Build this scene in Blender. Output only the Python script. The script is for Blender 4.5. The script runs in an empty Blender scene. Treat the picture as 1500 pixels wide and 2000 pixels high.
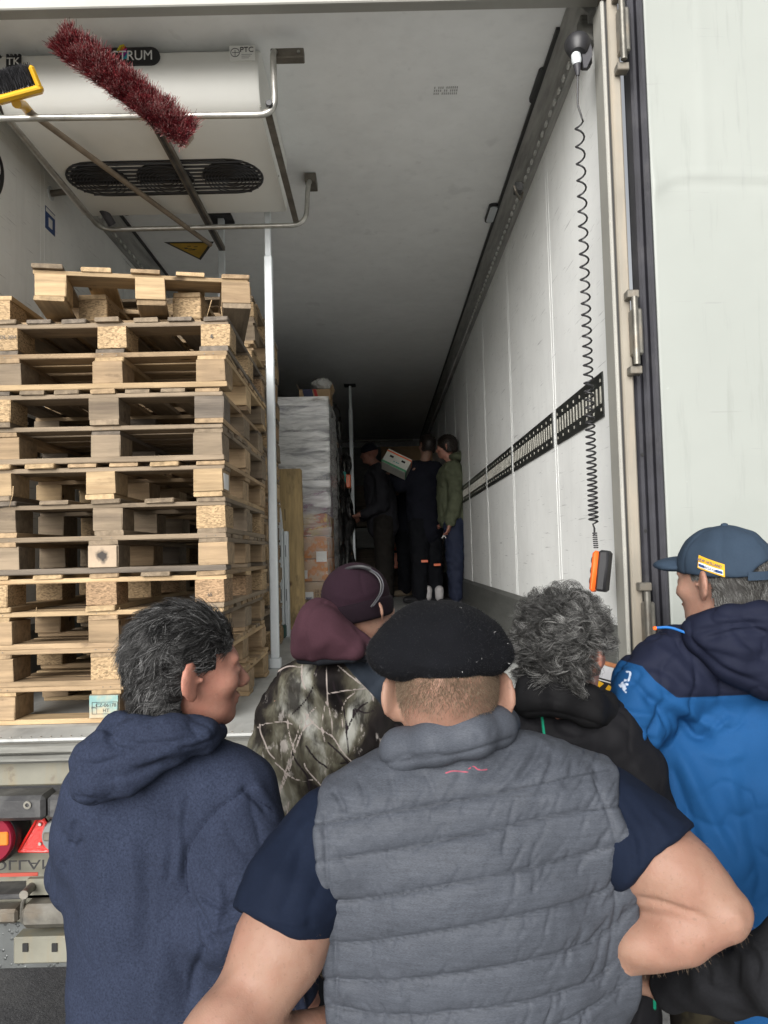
import bpy, bmesh, math, random
import numpy as np
from mathutils import Vector, Matrix

random.seed(7)
rng = np.random.default_rng(7)
C = bpy.context.scene.collection
R = math.radians

# ---------------------------------------------------------------- camera
FPX = 1500.0                      # focal length for a 1500 x 2000 picture
PITCH, ROLL, YAW = math.atan(80 / 1500), 0.025, R(0.27)
EYE = np.array([0.0, 0.0, 1.81])
_fw = np.array([math.sin(YAW) * math.cos(PITCH), math.cos(YAW) * math.cos(PITCH), math.sin(PITCH)])
_rt0 = np.array([math.cos(YAW), -math.sin(YAW), 0.0])
_up0 = np.cross(_rt0, _fw)
CR = _rt0 * math.cos(ROLL) - _up0 * math.sin(ROLL)
CU = _up0 * math.cos(ROLL) + _rt0 * math.sin(ROLL)
cam_d = bpy.data.cameras.new('camera')
cam = bpy.data.objects.new('camera', cam_d)
C.objects.link(cam)
m = Matrix.Identity(4)
for i in range(3):
    m[i][0], m[i][1], m[i][2], m[i][3] = CR[i], CU[i], -_fw[i], EYE[i]
cam.matrix_world = m
cam_d.sensor_fit = 'VERTICAL'
cam_d.sensor_height = 24.0
cam_d.lens = 24.0 * FPX / 2000.0
cam_d.clip_start = 0.05
cam_d.clip_end = 3000
bpy.context.scene.camera = cam

# ---------------------------------------------------------------- sky, sun, exposure
W = bpy.data.worlds.new('World')
bpy.context.scene.world = W
W.use_nodes = True
wn, wl = W.node_tree.nodes, W.node_tree.links
bg = wn['Background']
sky = wn.new('ShaderNodeTexSky')
sky.sky_type = 'NISHITA'
sky.sun_disc = False
SUN_EL, SUN_ROT = R(21), R(199)
sky.sun_elevation = SUN_EL
sky.sun_rotation = SUN_ROT
sky.air_density = 1.0
sky.dust_density = 4.0
hs = wn.new('ShaderNodeHueSaturation')       # thin cloud takes the blue out of the sky
hs.inputs['Saturation'].default_value = 0.16
wl.new(sky.outputs[0], hs.inputs['Color'])
wl.new(hs.outputs[0], bg.inputs['Color'])
bg.inputs['Strength'].default_value = 0.05
sun_d = bpy.data.lights.new('sun', 'SUN')
sun_d.energy = 2.0
sun_d.angle = R(50)
sun_d.color = (1.0, 0.975, 0.94)
sun = bpy.data.objects.new('sun', sun_d)
C.objects.link(sun)
_sd = Vector((math.sin(SUN_ROT) * math.cos(SUN_EL), math.cos(SUN_ROT) * math.cos(SUN_EL), math.sin(SUN_EL)))
sun.rotation_euler = _sd.to_track_quat('Z', 'Y').to_euler()
vs = bpy.context.scene.view_settings
vs.view_transform = 'Standard'
vs.look = 'None'
vs.gamma = 1
vs.use_curve_mapping = False
vs.exposure = 1.42
cy = bpy.context.scene.cycles
cy.max_bounces = 10
cy.diffuse_bounces = 8
cy.glossy_bounces = 3
cy.transparent_max_bounces = 16
cy.use_denoising = True

# ---------------------------------------------------------------- measuring helper: the place seen at a picture position, Y metres ahead
def at(x, y, Y):
    a, b = x - 750.0, 1000.0 - y
    d = _fw + CR * (a / FPX) + CU * (b / FPX)
    return EYE + d * (Y / d[1])

def seen(P):
    d = np.asarray(P, float) - EYE
    w = d @ _fw
    return 750 + FPX * (d @ CR) / w, 1000 - FPX * (d @ CU) / w

# ---------------------------------------------------------------- objects
def world_of(o):
    v = Vector((0, 0, 0))
    while o:
        v += o.location
        o = o.parent
    return v

def link(o, parent=None, local=False):
    C.objects.link(o)
    if parent is not None:
        o.parent = parent
        if not local:
            o.location = o.location - world_of(parent)
    return o

def thing(name, label, cat, loc, group=None, kind=None):
    o = bpy.data.objects.new(name, None)
    o.empty_display_size = 0.1
    o.location = Vector([float(c) for c in loc])
    C.objects.link(o)
    return tag(o, label, cat, group, kind)

def tag(o, label=None, cat=None, group=None, kind=None):
    if label: o['label'] = label
    if cat: o['category'] = cat
    if group: o['group'] = group
    if kind: o['kind'] = kind
    return o

def mesh_np(name, V, F, smooth=True):
    """V (n,3) array, F list of (m,k) arrays of faces"""
    me = bpy.data.meshes.new(name)
    V = np.asarray(V, np.float32)
    if not isinstance(F, list): F = [F]
    F = [np.asarray(f, np.int32) for f in F if len(f)]
    me.vertices.add(len(V))
    me.vertices.foreach_set('co', V.ravel())
    nl = sum(f.size for f in F)
    me.loops.add(nl)
    me.loops.foreach_set('vertex_index', np.concatenate([f.ravel() for f in F]))
    starts, s = [], 0
    for f in F:
        starts.append(s + np.arange(len(f)) * f.shape[1])
        s += f.size
    starts = np.concatenate(starts)
    me.polygons.add(len(starts))
    me.polygons.foreach_set('loop_start', starts.astype(np.int32))
    me.update(calc_edges=True)
    me.polygons.foreach_set('use_smooth', np.full(len(starts), bool(smooth)))
    me.update()
    return me

def attr(me, name, vals):
    a = me.attributes.new(name, 'FLOAT', 'POINT')
    a.data.foreach_set('value', np.asarray(vals, np.float32))

def put(name, me, mat, parent=None, loc=(0, 0, 0), rot=None, local=False):
    o = bpy.data.objects.new(name, me)
    if mat is not None and not me.materials: me.materials.append(mat)
    o.location = Vector([float(c) for c in loc])
    if rot is not None: o.rotation_euler = rot
    return link(o, parent, local)

class MB:
    """collects simple shapes for ONE mesh"""
    def __init__(s): s.v, s.f, s.n = [], {}, 0
    def add(s, V, faces):
        V = np.asarray(V, float)
        for f in faces:
            s.f.setdefault(len(f), []).append([i + s.n for i in f])
        s.v.append(V); s.n += len(V)
        return s
    def box(s, lo, hi, bevel=0.0, M=None):
        lo, hi = np.minimum(lo, hi).astype(float), np.maximum(lo, hi).astype(float)
        b = min(bevel, 0.45 * float((hi - lo).min()))
        if b <= 0:
            V = [[(lo, hi)[i][0], (lo, hi)[j][1], (lo, hi)[k][2]] for i in (0, 1) for j in (0, 1) for k in (0, 1)]
            Fs = [(0, 1, 3, 2), (4, 6, 7, 5), (0, 4, 5, 1), (2, 3, 7, 6), (0, 2, 6, 4), (1, 5, 7, 3)]
        else:
            V, idx = [], {}
            for i in (0, 1):
                for j in (0, 1):
                    for k in (0, 1):
                        c = (i, j, k)
                        for ax in range(3):
                            p = [(lo, hi)[c[a]][a] + (0 if a == ax else (b if c[a] == 0 else -b)) for a in range(3)]
                            idx[(c, ax)] = len(V); V.append(p)
            Fs = []
            for ax in range(3):
                o1, o2 = [(1, 2), (2, 0), (0, 1)][ax]
                for sgn in (0, 1):
                    q = []
                    for (p1, p2) in ((0, 0), (1, 0), (1, 1), (0, 1)):
                        c = [0, 0, 0]; c[ax] = sgn; c[o1] = p1; c[o2] = p2
                        q.append(idx[(tuple(c), ax)])
                    Fs.append(tuple(q if sgn else q[::-1]))
                for p1 in (0, 1):
                    for p2 in (0, 1):
                        c0 = [0, 0, 0]; c0[o1] = p1; c0[o2] = p2
                        c1 = list(c0); c1[ax] = 1
                        c0, c1 = tuple(c0), tuple(c1)
                        q = [idx[(c0, o1)], idx[(c1, o1)], idx[(c1, o2)], idx[(c0, o2)]]
                        Fs.append(tuple(q if (p1 != p2) else q[::-1]))
            for i in (0, 1):
                for j in (0, 1):
                    for k in (0, 1):
                        q = [idx[((i, j, k), a)] for a in range(3)]
                        Fs.append(tuple(q if (i + j + k) % 2 else q[::-1]))
        V = np.array(V, float)
        if M is not None:
            V = V @ np.array(M.to_3x3()).T + np.array(M.translation)
        return s.add(V, Fs)
    def tube(s, pts, r, n=10, cap=True):
        P = np.array(pts, float)
        rr = np.full(len(P), r, float) if np.isscalar(r) else np.array(r, float)
        T = np.gradient(P, axis=0)
        T /= np.linalg.norm(T, axis=1)[:, None] + 1e-12
        up = np.array([0, 0, 1.0]) if abs(T[0][2]) < 0.9 else np.array([1.0, 0, 0])
        N = np.cross(T[0], up); N /= np.linalg.norm(N)
        V = []
        for i in range(len(P)):
            N = N - T[i] * (N @ T[i]); N /= np.linalg.norm(N)
            B = np.cross(T[i], N)
            for k in range(n):
                a = 2 * math.pi * k / n
                V.append(P[i] + rr[i] * (math.cos(a) * N + math.sin(a) * B))
        Fs = []
        for i in range(len(P) - 1):
            for k in range(n):
                a, b = i * n + k, i * n + (k + 1) % n
                Fs.append((a, b, b + n, a + n))
        if cap:
            Fs.append(tuple(range(n))[::-1])
            Fs.append(tuple(range((len(P) - 1) * n, len(P) * n)))
        return s.add(V, Fs)
    def lathe(s, c, axis, prof, n=24):
        """prof: list of (radius, along)"""
        ax = Vector(axis).normalized()
        q = ax.to_track_quat('Z', 'Y').to_matrix()
        V = []
        for r, t in prof:
            for k in range(n):
                a = 2 * math.pi * k / n
                V.append(np.array(c) + np.array(q @ Vector((r * math.cos(a), r * math.sin(a), t))))
        Fs = []
        for i in range(len(prof) - 1):
            for k in range(n):
                a, b = i * n + k, i * n + (k + 1) % n
                Fs.append((a, b, b + n, a + n))
        Fs.append(tuple(range(n))[::-1])
        Fs.append(tuple(range((len(prof) - 1) * n, len(prof) * n)))
        return s.add(V, Fs)
    def prism(s, poly, d):
        """poly: list of 3D points of one face, d: offset vector"""
        P = np.array(poly, float); n = len(P)
        V = np.vstack([P, P + np.array(d, float)])
        Fs = [tuple(range(n))[::-1], tuple(range(n, 2 * n))]
        for k in range(n):
            Fs.append((k, (k + 1) % n, (k + 1) % n + n, k + n))
        return s.add(V, Fs)
    def mesh(s, name, smooth=False):
        V = np.vstack(s.v)
        me = mesh_np(name, V, [np.array(f) for f in s.f.values()], smooth)
        if smooth == 'auto' or smooth:
            me.set_sharp_from_angle(angle=R(40))
        return me
    def put(s, name, mat, parent=None, smooth=False, origin=None):
        me = s.mesh(name, smooth)
        if origin is not None:
            me.transform(Matrix.Translation(-Vector(origin)))
            return put(name, me, mat, parent, origin)
        return put(name, me, mat, parent)

def box(name, lo, hi, mat, parent=None, bevel=0.0, rot=None):
    """box whose own origin is its centre"""
    lo, hi = np.minimum(lo, hi).astype(float), np.maximum(lo, hi).astype(float)
    c = (lo + hi) / 2
    me = MB().box(lo - c, hi - c, bevel).mesh(name)
    return put(name, me, mat, parent, c, rot)

def bend(pts, r=0.05, n=6):
    """rounds the inner corners of a polyline"""
    P = [np.array(p, float) for p in pts]
    out = [P[0]]
    for i in range(1, len(P) - 1):
        a, b, c = P[i - 1], P[i], P[i + 1]
        u, v = (a - b), (c - b)
        lu, lv = np.linalg.norm(u), np.linalg.norm(v)
        rr = min(r, lu * .45, lv * .45)
        p0, p1 = b + u / lu * rr, b + v / lv * rr
        for k in range(n + 1):
            t = k / n
            out.append((1 - t) ** 2 * p0 + 2 * t * (1 - t) * b + t * t * p1)
    out.append(P[-1])
    return out

def text(name, s, size, loc, right, up, mat, parent=None, depth=0.0008, align='CENTER', squash=1.0):
    cu = bpy.data.curves.new(name, 'FONT')
    cu.body = s; cu.size = size; cu.extrude = depth
    cu.align_x = align; cu.align_y = 'CENTER'
    o = bpy.data.objects.new(name, cu)
    dg = bpy.context.evaluated_depsgraph_get()
    C.objects.link(o); dg.update()
    me = bpy.data.meshes.new_from_object(o.evaluated_get(bpy.context.evaluated_depsgraph_get()))
    bpy.data.objects.remove(o)
    r_, u_ = Vector(right).normalized(), Vector(up).normalized()
    n_ = r_.cross(u_)
    M = Matrix((r_ * squash, u_, n_)).transposed().to_4x4()
    me.transform(M)
    me.materials.clear()
    return put(name, me, mat, parent, loc)

# ---------------------------------------------------------------- materials
def srgb(r, g, b):
    f = lambda c: (c / 255 / 12.92) if c <= 10 else ((c / 255 + .055) / 1.055) ** 2.4
    return (f(r), f(g), f(b))

class Mat:
    def __init__(s, name, col=(.5, .5, .5), rough=.6, metal=0.0, spec=.5):
        s.m = bpy.data.materials.new(name); s.m.use_nodes = True
        s.t = s.m.node_tree; s.n = s.t.nodes; s.l = s.t.links
        s.b = s.n['Principled BSDF']
        s.b.inputs['Base Color'].default_value = (*col, 1)
        s.b.inputs['Roughness'].default_value = rough
        s.b.inputs['Metallic'].default_value = metal
        s.b.inputs['Specular IOR Level'].default_value = spec
        s.col = None; s.h = None; s.base = col
        s.tc = s.n.new('ShaderNodeTexCoord').outputs['Object']
    def node(s, t, **k):
        n = s.n.new(t)
        for a, b in k.items():
            if hasattr(n, a): setattr(n, a, b)
        return n
    def vec(s, scale=(1, 1, 1), rot=(0, 0, 0), per_obj=False, coord=None):
        mp = s.n.new('ShaderNodeMapping')
        mp.inputs['Scale'].default_value = scale
        mp.inputs['Rotation'].default_value = rot
        s.l.new(coord or s.tc, mp.inputs['Vector'])
        if per_obj:
            oi = s.n.new('ShaderNodeObjectInfo')
            mu = s.math('MULTIPLY', oi.outputs['Random'], 37.0)
            cb = s.n.new('ShaderNodeCombineXYZ')
            for i in range(3): s.l.new(mu, cb.inputs[i])
            s.l.new(cb.outputs[0], mp.inputs['Location'])
        return mp.outputs[0]
    def math(s, op, a, b=None, c=None):
        n = s.n.new('ShaderNodeMath'); n.operation = op
        for i, x in enumerate((a, b, c)):
            if x is None: continue
            if isinstance(x, (int, float)): n.inputs[i].default_value = x
            else: s.l.new(x, n.inputs[i])
        return n.outputs[0]
    def noise(s, scale=5, detail=4, rough=.5, vec=None, dist=0.0):
        n = s.n.new('ShaderNodeTexNoise')
        n.inputs['Scale'].default_value = scale
        n.inputs['Detail'].default_value = detail
        n.inputs['Roughness'].default_value = rough
        n.inputs['Distortion'].default_value = dist
        s.l.new(vec if vec is not None else s.tc, n.inputs['Vector'])
        return n.outputs[0]
    def voro(s, scale=50, vec=None, feature='F1', out='Distance'):
        n = s.n.new('ShaderNodeTexVoronoi'); n.feature = feature
        n.inputs['Scale'].default_value = scale
        s.l.new(vec if vec is not None else s.tc, n.inputs['Vector'])
        return n.outputs[out]
    def ramp(s, fac, stops):
        n = s.n.new('ShaderNodeValToRGB')
        el = n.color_ramp.elements
        while len(el) < len(stops): el.new(0.5)
        for e, (p, c) in zip(el, stops):
            e.position = p
            e.color = (*c, 1) if not isinstance(c, (int, float)) else (c, c, c, 1)
        s.l.new(fac, n.inputs[0])
        return n.outputs[0]
    def mix(s, fac, a, b, mode='MIX'):
        n = s.n.new('ShaderNodeMix'); n.data_type = 'RGBA'; n.blend_type = mode
        for i, x in ((0, fac), (6, a), (7, b)):
            if isinstance(x, (int, float)):
                n.inputs[i].default_value = x if i == 0 else (x, x, x, 1)
            elif isinstance(x, tuple): n.inputs[i].default_value = (*x, 1)
            else: s.l.new(x, n.inputs[i])
        return n.outputs[2]
    def attr(s, name):
        n = s.n.new('ShaderNodeAttribute'); n.attribute_name = name
        return n.outputs['Fac']
    def cur(s): return s.col if s.col is not None else s.base
    def vary(s, scale=3, amt=.25, detail=5, vec=None, lo=.35, hi=.65):
        """multiplies the colour by a soft random pattern of (1-amt .. 1)"""
        f = s.ramp(s.noise(scale, detail, .6, vec), [(lo, 1 - amt), (hi, 1.0)])
        s.col = s.mix(1.0, s.cur(), f, 'MULTIPLY'); return s
    def spots(s, scale, lo, hi, colour, strength=1.0, detail=5, vec=None):
        f = s.ramp(s.noise(scale, detail, .6, vec), [(lo, 0.0), (hi, strength)])
        s.col = s.mix(f, s.cur(), colour); return s
    def randtint(s, amt=.25):
        oi = s.n.new('ShaderNodeObjectInfo')
        f = s.ramp(oi.outputs['Random'], [(0, 1 - amt), (1, 1.0)])
        s.col = s.mix(1.0, s.cur(), f, 'MULTIPLY'); return s
    def bump(s, h, strength=.3, dist=.002):
        n = s.n.new('ShaderNodeBump')
        n.inputs['Strength'].default_value = strength
        n.inputs['Distance'].default_value = dist
        s.l.new(h, n.inputs['Height'])
        if s.h is not None: s.l.new(s.h, n.inputs['Normal'])
        s.h = n.outputs[0]; return s
    def rough_var(s, scale, a, b):
        f = s.ramp(s.noise(scale, 4), [(.3, a), (.7, b)])
        s.l.new(f, s.b.inputs['Roughness']); return s
    def done(s):
        if s.col is not None: s.l.new(s.col, s.b.inputs['Base Color'])
        if s.h is not None: s.l.new(s.h, s.b.inputs['Normal'])
        return s.m

def plain(name, col, rough=.6, metal=0.0, amt=.2, scale=6, bump=.0):
    k = Mat(name, col, rough, metal).vary(scale, amt)
    if bump: k.bump(k.noise(60, 3), bump, .001)
    return k.done()
# ================================================================= materials of the place
M = {}
k = Mat('asphalt', (.52, .515, .49), .9)
k.vary(40, .5).spots(1.5, .5, .7, (.42, .415, .4), .6)
sp = k.ramp(k.voro(160), [(.1, 1.0), (.35, 0.0)])
k.col = k.mix(k.ramp(k.noise(300, 2), [(.55, 0.0), (.65, .6)]), k.cur(), (.22, .21, .2))
k.bump(k.noise(90, 4), .5, .004); M['asphalt'] = k.done()

def panel_white(name, col, amt=.1, scuffs=.5, rough=.42):
    k = Mat(name, col, rough, 0, .4)
    k.vary(1.3, amt, 6)
    k.vary(9, .05, 4)
    # streaks running down and long scuffs
    v = k.vec((6, 6, .6)); k.spots(2.2, .55, .78, tuple(c * .72 for c in col), .35, 5, v)
    v2 = k.vec((1.5, 1.0, 26), (R(20), 0, 0))
    k.spots(3.0, .66, .72, (.16, .16, .17), scuffs, 3, v2)
    v3 = k.vec((3, 2.0, 40), (R(-24), 0, 0))
    k.spots(4.0, .70, .73, (.22, .22, .22), scuffs * .8, 2, v3)
    k.bump(k.noise(3, 3), .15, .01)
    return k.done()
M['wall'] = panel_white('wall_laminate', (.87, .885, .87), .09, .55)
M['ceiling'] = panel_white('ceiling_laminate', (.89, .90, .895), .06, .12, .38)
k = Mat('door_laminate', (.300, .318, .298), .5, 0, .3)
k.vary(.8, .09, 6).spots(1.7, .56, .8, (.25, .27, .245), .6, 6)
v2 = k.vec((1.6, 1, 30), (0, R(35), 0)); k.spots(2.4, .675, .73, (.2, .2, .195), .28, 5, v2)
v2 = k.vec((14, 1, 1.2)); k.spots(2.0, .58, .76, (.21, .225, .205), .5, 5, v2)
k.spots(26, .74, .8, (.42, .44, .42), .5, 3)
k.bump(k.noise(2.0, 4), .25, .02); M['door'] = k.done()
k = Mat('frame_paint', (.27, .243, .198), .45, .0); k.vary(3, .2).spots(2.5, .5, .75, (.36, .29, .21), .6, 6, k.vec((8, 8, 1)))
k.spots(30, .66, .7, (.3, .22, .15), .5); M['frame'] = k.done()
k = Mat('header_paint', (.33, .325, .295), .45); k.vary(3, .15).spots(9, .6, .75, (.4, .37, .31), .4, 4, k.vec((.3, 1, 4))); M['header'] = k.done()
k = Mat('rail_aluminium', (.42, .42, .40), .5, .15); k.vary(6, .4, 5, k.vec((6, .6, 6))).spots(30, .6, .7, (.3, .3, .3), .3); M['rail'] = k.done()
k = Mat('galvanised', (.62, .66, .68), .42, .2); k.vary(9, .22).col = k.mix(k.ramp(k.voro(45, out='Distance'), [(.2, 0.0), (.8, .25)]), k.cur(), (.75, .78, .8)); M['galv'] = k.done()
k = Mat('white_unit', (.74, .74, .70), .5, 0, .3); k.vary(2, .06).spots(3, .6, .8, (.55, .54, .49), .3, 6); M['unit'] = k.done()
M['black'] = plain('black_plastic', (.018, .018, .02), .45)
M['black_line'] = plain('black_sealant', (.01, .01, .01), .5)
k = Mat('rubber', (.028, .028, .036), .55); k.vary(8, .4).spots(6, .55, .75, (.075, .072, .075), .6, 6); M['rubber'] = k.done()
M['void'] = plain('dark_inside', (.012, .012, .012), .8)
k = Mat('floor_grey', (.46, .47, .455), .55); k.vary(4, .25, 6).spots(3, .5, .7, (.13, .13, .125), .6, 6, k.vec((3, .7, 3))).spots(60, .62, .7, (.36, .36, .35), .4)
k.bump(k.noise(200, 2), .2, .001); M['floor'] = k.done()
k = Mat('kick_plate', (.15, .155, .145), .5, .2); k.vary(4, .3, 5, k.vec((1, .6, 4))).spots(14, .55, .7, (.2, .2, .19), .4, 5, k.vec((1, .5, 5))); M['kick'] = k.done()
k = Mat('sill_metal', (.22, .22, .20), .45, .35); k.vary(6, .45, 6, k.vec((1, 4, 8))).spots(5, .5, .7, (.13, .12, .1), .6, 6, k.vec((1, 3, 6))); M['sill'] = k.done()
k = Mat('grimy_paint', (.20, .195, .155), .55); k.vary(5, .3, 6).spots(5, .5, .75, (.2, .16, .09), .7, 6, k.vec((5, 5, .8))).spots(25, .62, .7, (.1, .08, .06), .6); M['grimy'] = k.done()
k = Mat('worn_black', (.03, .03, .032), .5); k.spots(9, .5, .72, (.14, .14, .135), .6, 6); k.bump(k.noise(30, 4), .5, .004); M['wornblack'] = k.done()
k = Mat('cast_metal', (.21, .20, .175), .45, .6); k.vary(12, .5, 6).spots(10, .5, .7, (.16, .12, .08), .6); k.bump(k.noise(40, 4), .4, .003); M['cast'] = k.done()
k = Mat('tube_steel', (.52, .51, .47), .38, .75); k.vary(10, .3, 5, k.vec((2, 2, 2))); M['steel'] = k.done()
k = Mat('dark_strip', (.19, .17, .14), .45, .5); k.vary(12, .4); M['strip'] = k.done()
k = Mat('red_lens', (.55, .02, .015), .25, 0, .6); k.vary(4, .2); k.bump(k.voro(260), .5, .002); M['redlens'] = k.done()
M['orangelens'] = plain('orange_lens', (.8, .2, .03), .25)
M['darkred'] = plain('dark_red_lens', (.22, .012, .03), .15)
M['yellow'] = plain('yellow_plastic', (.75, .42, .02), .4)
M['ink'] = plain('black_ink', (.012, .012, .014), .5)
M['faint_ink'] = plain('faint_ink', (.42, .42, .41), .5)
M['white_print'] = plain('white_print', (.78, .78, .76), .5)
M['blue_print'] = plain('blue_print', (.02, .06, .2), .5)
M['orange'] = plain('orange_plastic', (.85, .14, .02), .35)
M['teal'] = plain('teal_print', (.03, .35, .3), .5)

def wood(name, base, dark, spec=(.8, 1.0)):
    k = Mat(name, base, .75, 0, .25)
    g = k.vec((1.2, 14, 14), per_obj=True)
    k.vary(3.0, .38, 6, g)
    k.spots(2.0, .52, .8, dark, .75, 5, g)
    g2 = k.vec((3, 3, 3), per_obj=True)
    k.spots(1.3, .55, .78, tuple(c * .8 + .03 for c in dark), .55, 5, g2)
    k.spots(7, .62, .74, tuple(c * .45 for c in dark), .7, 5, k.vec((1, 2, 2), per_obj=True))
    kn = k.ramp(k.voro(5.5, k.vec((.6, 1.6, 1.6), per_obj=True)), [(.05, 1.0), (.10, 0.0)])
    k.col = k.mix(kn, k.cur(), tuple(c * .35 for c in dark))
    k.randtint(.28)
    k.bump(k.noise(5, 5, .6, k.vec((1.5, 22, 22), per_obj=True)), .5, .004)
    return k.done()
M['pine'] = wood('pine_fresh', (.54, .39, .225), (.33, .22, .12))
M['tan'] = wood('pine_tan', (.42, .30, .18), (.21, .14, .085))
M['weathered'] = wood('pine_weathered', (.29, .225, .155), (.12, .09, .068))
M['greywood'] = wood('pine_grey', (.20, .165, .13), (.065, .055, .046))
def chip(name, base):
    k = Mat(name, base, .8, 0, .2)
    f = k.voro(120, k.vec((1, 1, 2.2), per_obj=True), out='Color')
    bw = k.node('ShaderNodeRGBToBW'); k.l.new(f, bw.inputs[0])
    k.col = k.mix(1.0, base, k.ramp(bw.outputs[0], [(.1, .55), (.5, 1.0), (.9, 1.35)]), 'MULTIPLY')
    k.vary(6, .25).randtint(.2)
    k.bump(k.noise(150, 3), .5, .002)
    return k.done()
M['chip'] = chip('chipboard', (.38, .27, .155))
M['chipdark'] = chip('chipboard_old', (.33, .22, .13))
M['cardboard'] = plain('cardboard', (.40, .27, .15), .8, 0, .15)

# ================================================================= setting: ground and sky
GR = MB().box((-60, -60, -.3), (60, 80, 0.0))
g = GR.put('ground', M['asphalt']); tag(g, kind='structure')
k = Mat('shaded_asphalt', (.050, .050, .053), .9); k.vary(30, .4).spots(2.5, .5, .7, (.075, .074, .072), .6)
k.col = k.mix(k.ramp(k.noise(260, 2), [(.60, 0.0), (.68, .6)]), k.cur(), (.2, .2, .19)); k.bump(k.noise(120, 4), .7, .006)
g = MB().box((-14, 1.2, .0035), (.98, 40, .0045)).put('shaded_ground', k.done()); tag(g, kind='structure')  # dark asphalt sheet; the shade under the trailer is put into its colour

# ================================================================= the semi trailer
RX, LX, FZ, CZ, YF, YB = .842, -1.59, 1.25, 3.85, 2.70, 13.8
T = thing('semi_trailer', 'white refrigerated semi trailer standing open at the back', 'trailer', (0, 8, 0))
box('floor', (LX - .06, 2.50, FZ - .12), (RX + .06, YB + .08, FZ), M['floor'], T)
box('ceiling', (LX - .06, YF + .02, CZ), (RX + .06, YB + .08, CZ + .09), M['ceiling'], T)
wr = box('side_wall', (RX, YF, FZ - .12), (RX + .065, YB + .08, CZ), M['wall'], T)
wl_ = box('side_wall', (LX - .065, YF, FZ - .12), (LX, YB + .08, CZ), M['wall'], T)
wb = box('front_wall', (LX, YB, FZ), (RX, YB + .08, CZ), M['wall'], T)
# panel joints: raised double beads, both walls
y = 3.62
ys = []
while y < YB - .3:
    ys.append(y); y += 1.18
for wallx, sgn, w_ in ((RX, -1, wr), (LX, 1, wl_)):
    for yy in ys:
        for dy in (-.022, .022):
            box('joint_bead', (wallx, yy + dy - .0028, FZ + .27), (wallx + sgn * .0008, yy + dy + .0028, CZ - .1), M['wall'], w_)
# load track along both walls: a sheet per panel with slots
def track_mesh(L, sgn):
    m_ = MB().box((0, -L / 2, -.085), (sgn * .006, L / 2, .085), .001)
    return m_.mesh('load_track')
def slot_mesh(L, sgn):
    m_ = MB(); n = int(L / .05)
    for i in range(n):
        yy = -L / 2 + (i + .5) * L / n
        m_.box((sgn * .0062, yy - .007, -.032), (sgn * .0085, yy + .007, .032))
        if i % 2 == 0:
            for dz in (.055, -.055):
                m_.box((sgn * .0062, yy - .005, dz - .006), (sgn * .0078, yy + .005, dz + .006))
    return m_.mesh('slot')
edges = [YF + .08] + ys + [YB]
M['track'] = plain('track_dark', (.026, .028, .026), .4, .3)
M['slot'] = plain('slot_bright', (.5, .49, .43), .5, .2, .4, 30)
tm, sm_ = {}, {}
for wallx, sgn, w_ in ((RX, -1, wr), (LX, 1, wl_)):
    for a_, b_ in zip(edges[:-1], edges[1:]):
        L = b_ - a_ - .085
        key = (round(L, 2), sgn)
        if key not in tm: tm[key] = track_mesh(L, sgn)
        tr = put('load_track', tm[key], M['track'], T, (wallx, (a_ + b_) / 2, 1.235 + (.0)))
        zc = FZ + 1.13
        tr.location.z = zc - world_of(T).z
        if key not in sm_: sm_[key] = slot_mesh(L, sgn)
        s_ = put('slot', sm_[key], M['slot'], tr, tuple(world_of(tr)))
        tag(s_, kind='stuff')
# kick plates
for wallx, sgn in ((RX, -1), (LX, 1)):
    m_ = MB().prism([(wallx - sgn * .001, YF + .02, FZ), (wallx + sgn * .028, YF + .02, FZ), (wallx + sgn * .022, YF + .02, FZ + .255), (wallx - sgn * .001, YF + .02, FZ + .28)][::sgn], (0, YB - YF - .02, 0))
    m_.put('kick_plate', M['kick'], T)
    MB().prism([(wallx + sgn * .0, YF + .04, FZ), (wallx + sgn * .075, YF + .04, FZ), (wallx + sgn * .028, YF + .04, FZ + .03)][::sgn], (0, YB - YF - .04, 0)).put('floor_coving', M['kick'], T)
# ceiling rails: chamfered aluminium profile with stamped pegs
for wallx, sgn in ((RX, -1), (LX, 1)):
    x0, x1 = wallx, wallx + sgn * .092
    prof = [(x0 - sgn * .001, YF + .03, CZ + .001), (x1, YF + .03, CZ + .001), (x1 + sgn * .0, YF + .03, CZ - .012), (x0 + sgn * .030, YF + .03, CZ - .070), (x0 + sgn * .030, YF + .03, CZ - .105), (x0 - sgn * .001, YF + .03, CZ - .105)]
    rl = MB().prism(prof[::sgn], (0, YB - YF - .03, 0)).put('ceiling_rail', M['rail'], T)
    box('seal_line', (x1, YF + .2, CZ - .014), (x1 + sgn * .014, YB - .01, CZ + .001), M['black_line'], rl)
    m_ = MB(); yy = YF + .2
    n = 0
    while yy < YB - .2:
        m_.box((x0 + sgn * .0305, yy, CZ - .100), (x0 + sgn * .042, yy + .034, CZ - .082), .003); yy += .085; n += 1
    pg = m_.put('peg', plain('peg_metal', (.62, .62, .59), .4, .2), rl); tag(pg, kind='stuff')
# rear portal frame
MF = M['frame']
box('portal_header', (LX - .06, 2.601, 3.79), (RX + .04, YF + .018, CZ + .12), M['header'], T, .006)
box('header_lip', (LX - .05, 2.585, 3.735), (RX + .03, 2.60, 3.80), M['header'], T, .004)
box('portal_post', (RX - .024, 2.60, FZ + .001), (RX - .010, YF - .0005, 3.735), M['header'], T, .004)
box('portal_seal', (RX - .0095, 2.604, FZ + .001), (RX - .004, YF - .001, 3.735), M['black_line'], T)
box('portal_post', (RX - .0035, 2.59, FZ - .14), (RX + .034, 2.6995, CZ + .1), MF, T, .005)
box('portal_post', (LX - .08, 2.60, FZ - .14), (LX - .0, 2.70, 3.712), MF, T, .004)
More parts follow.
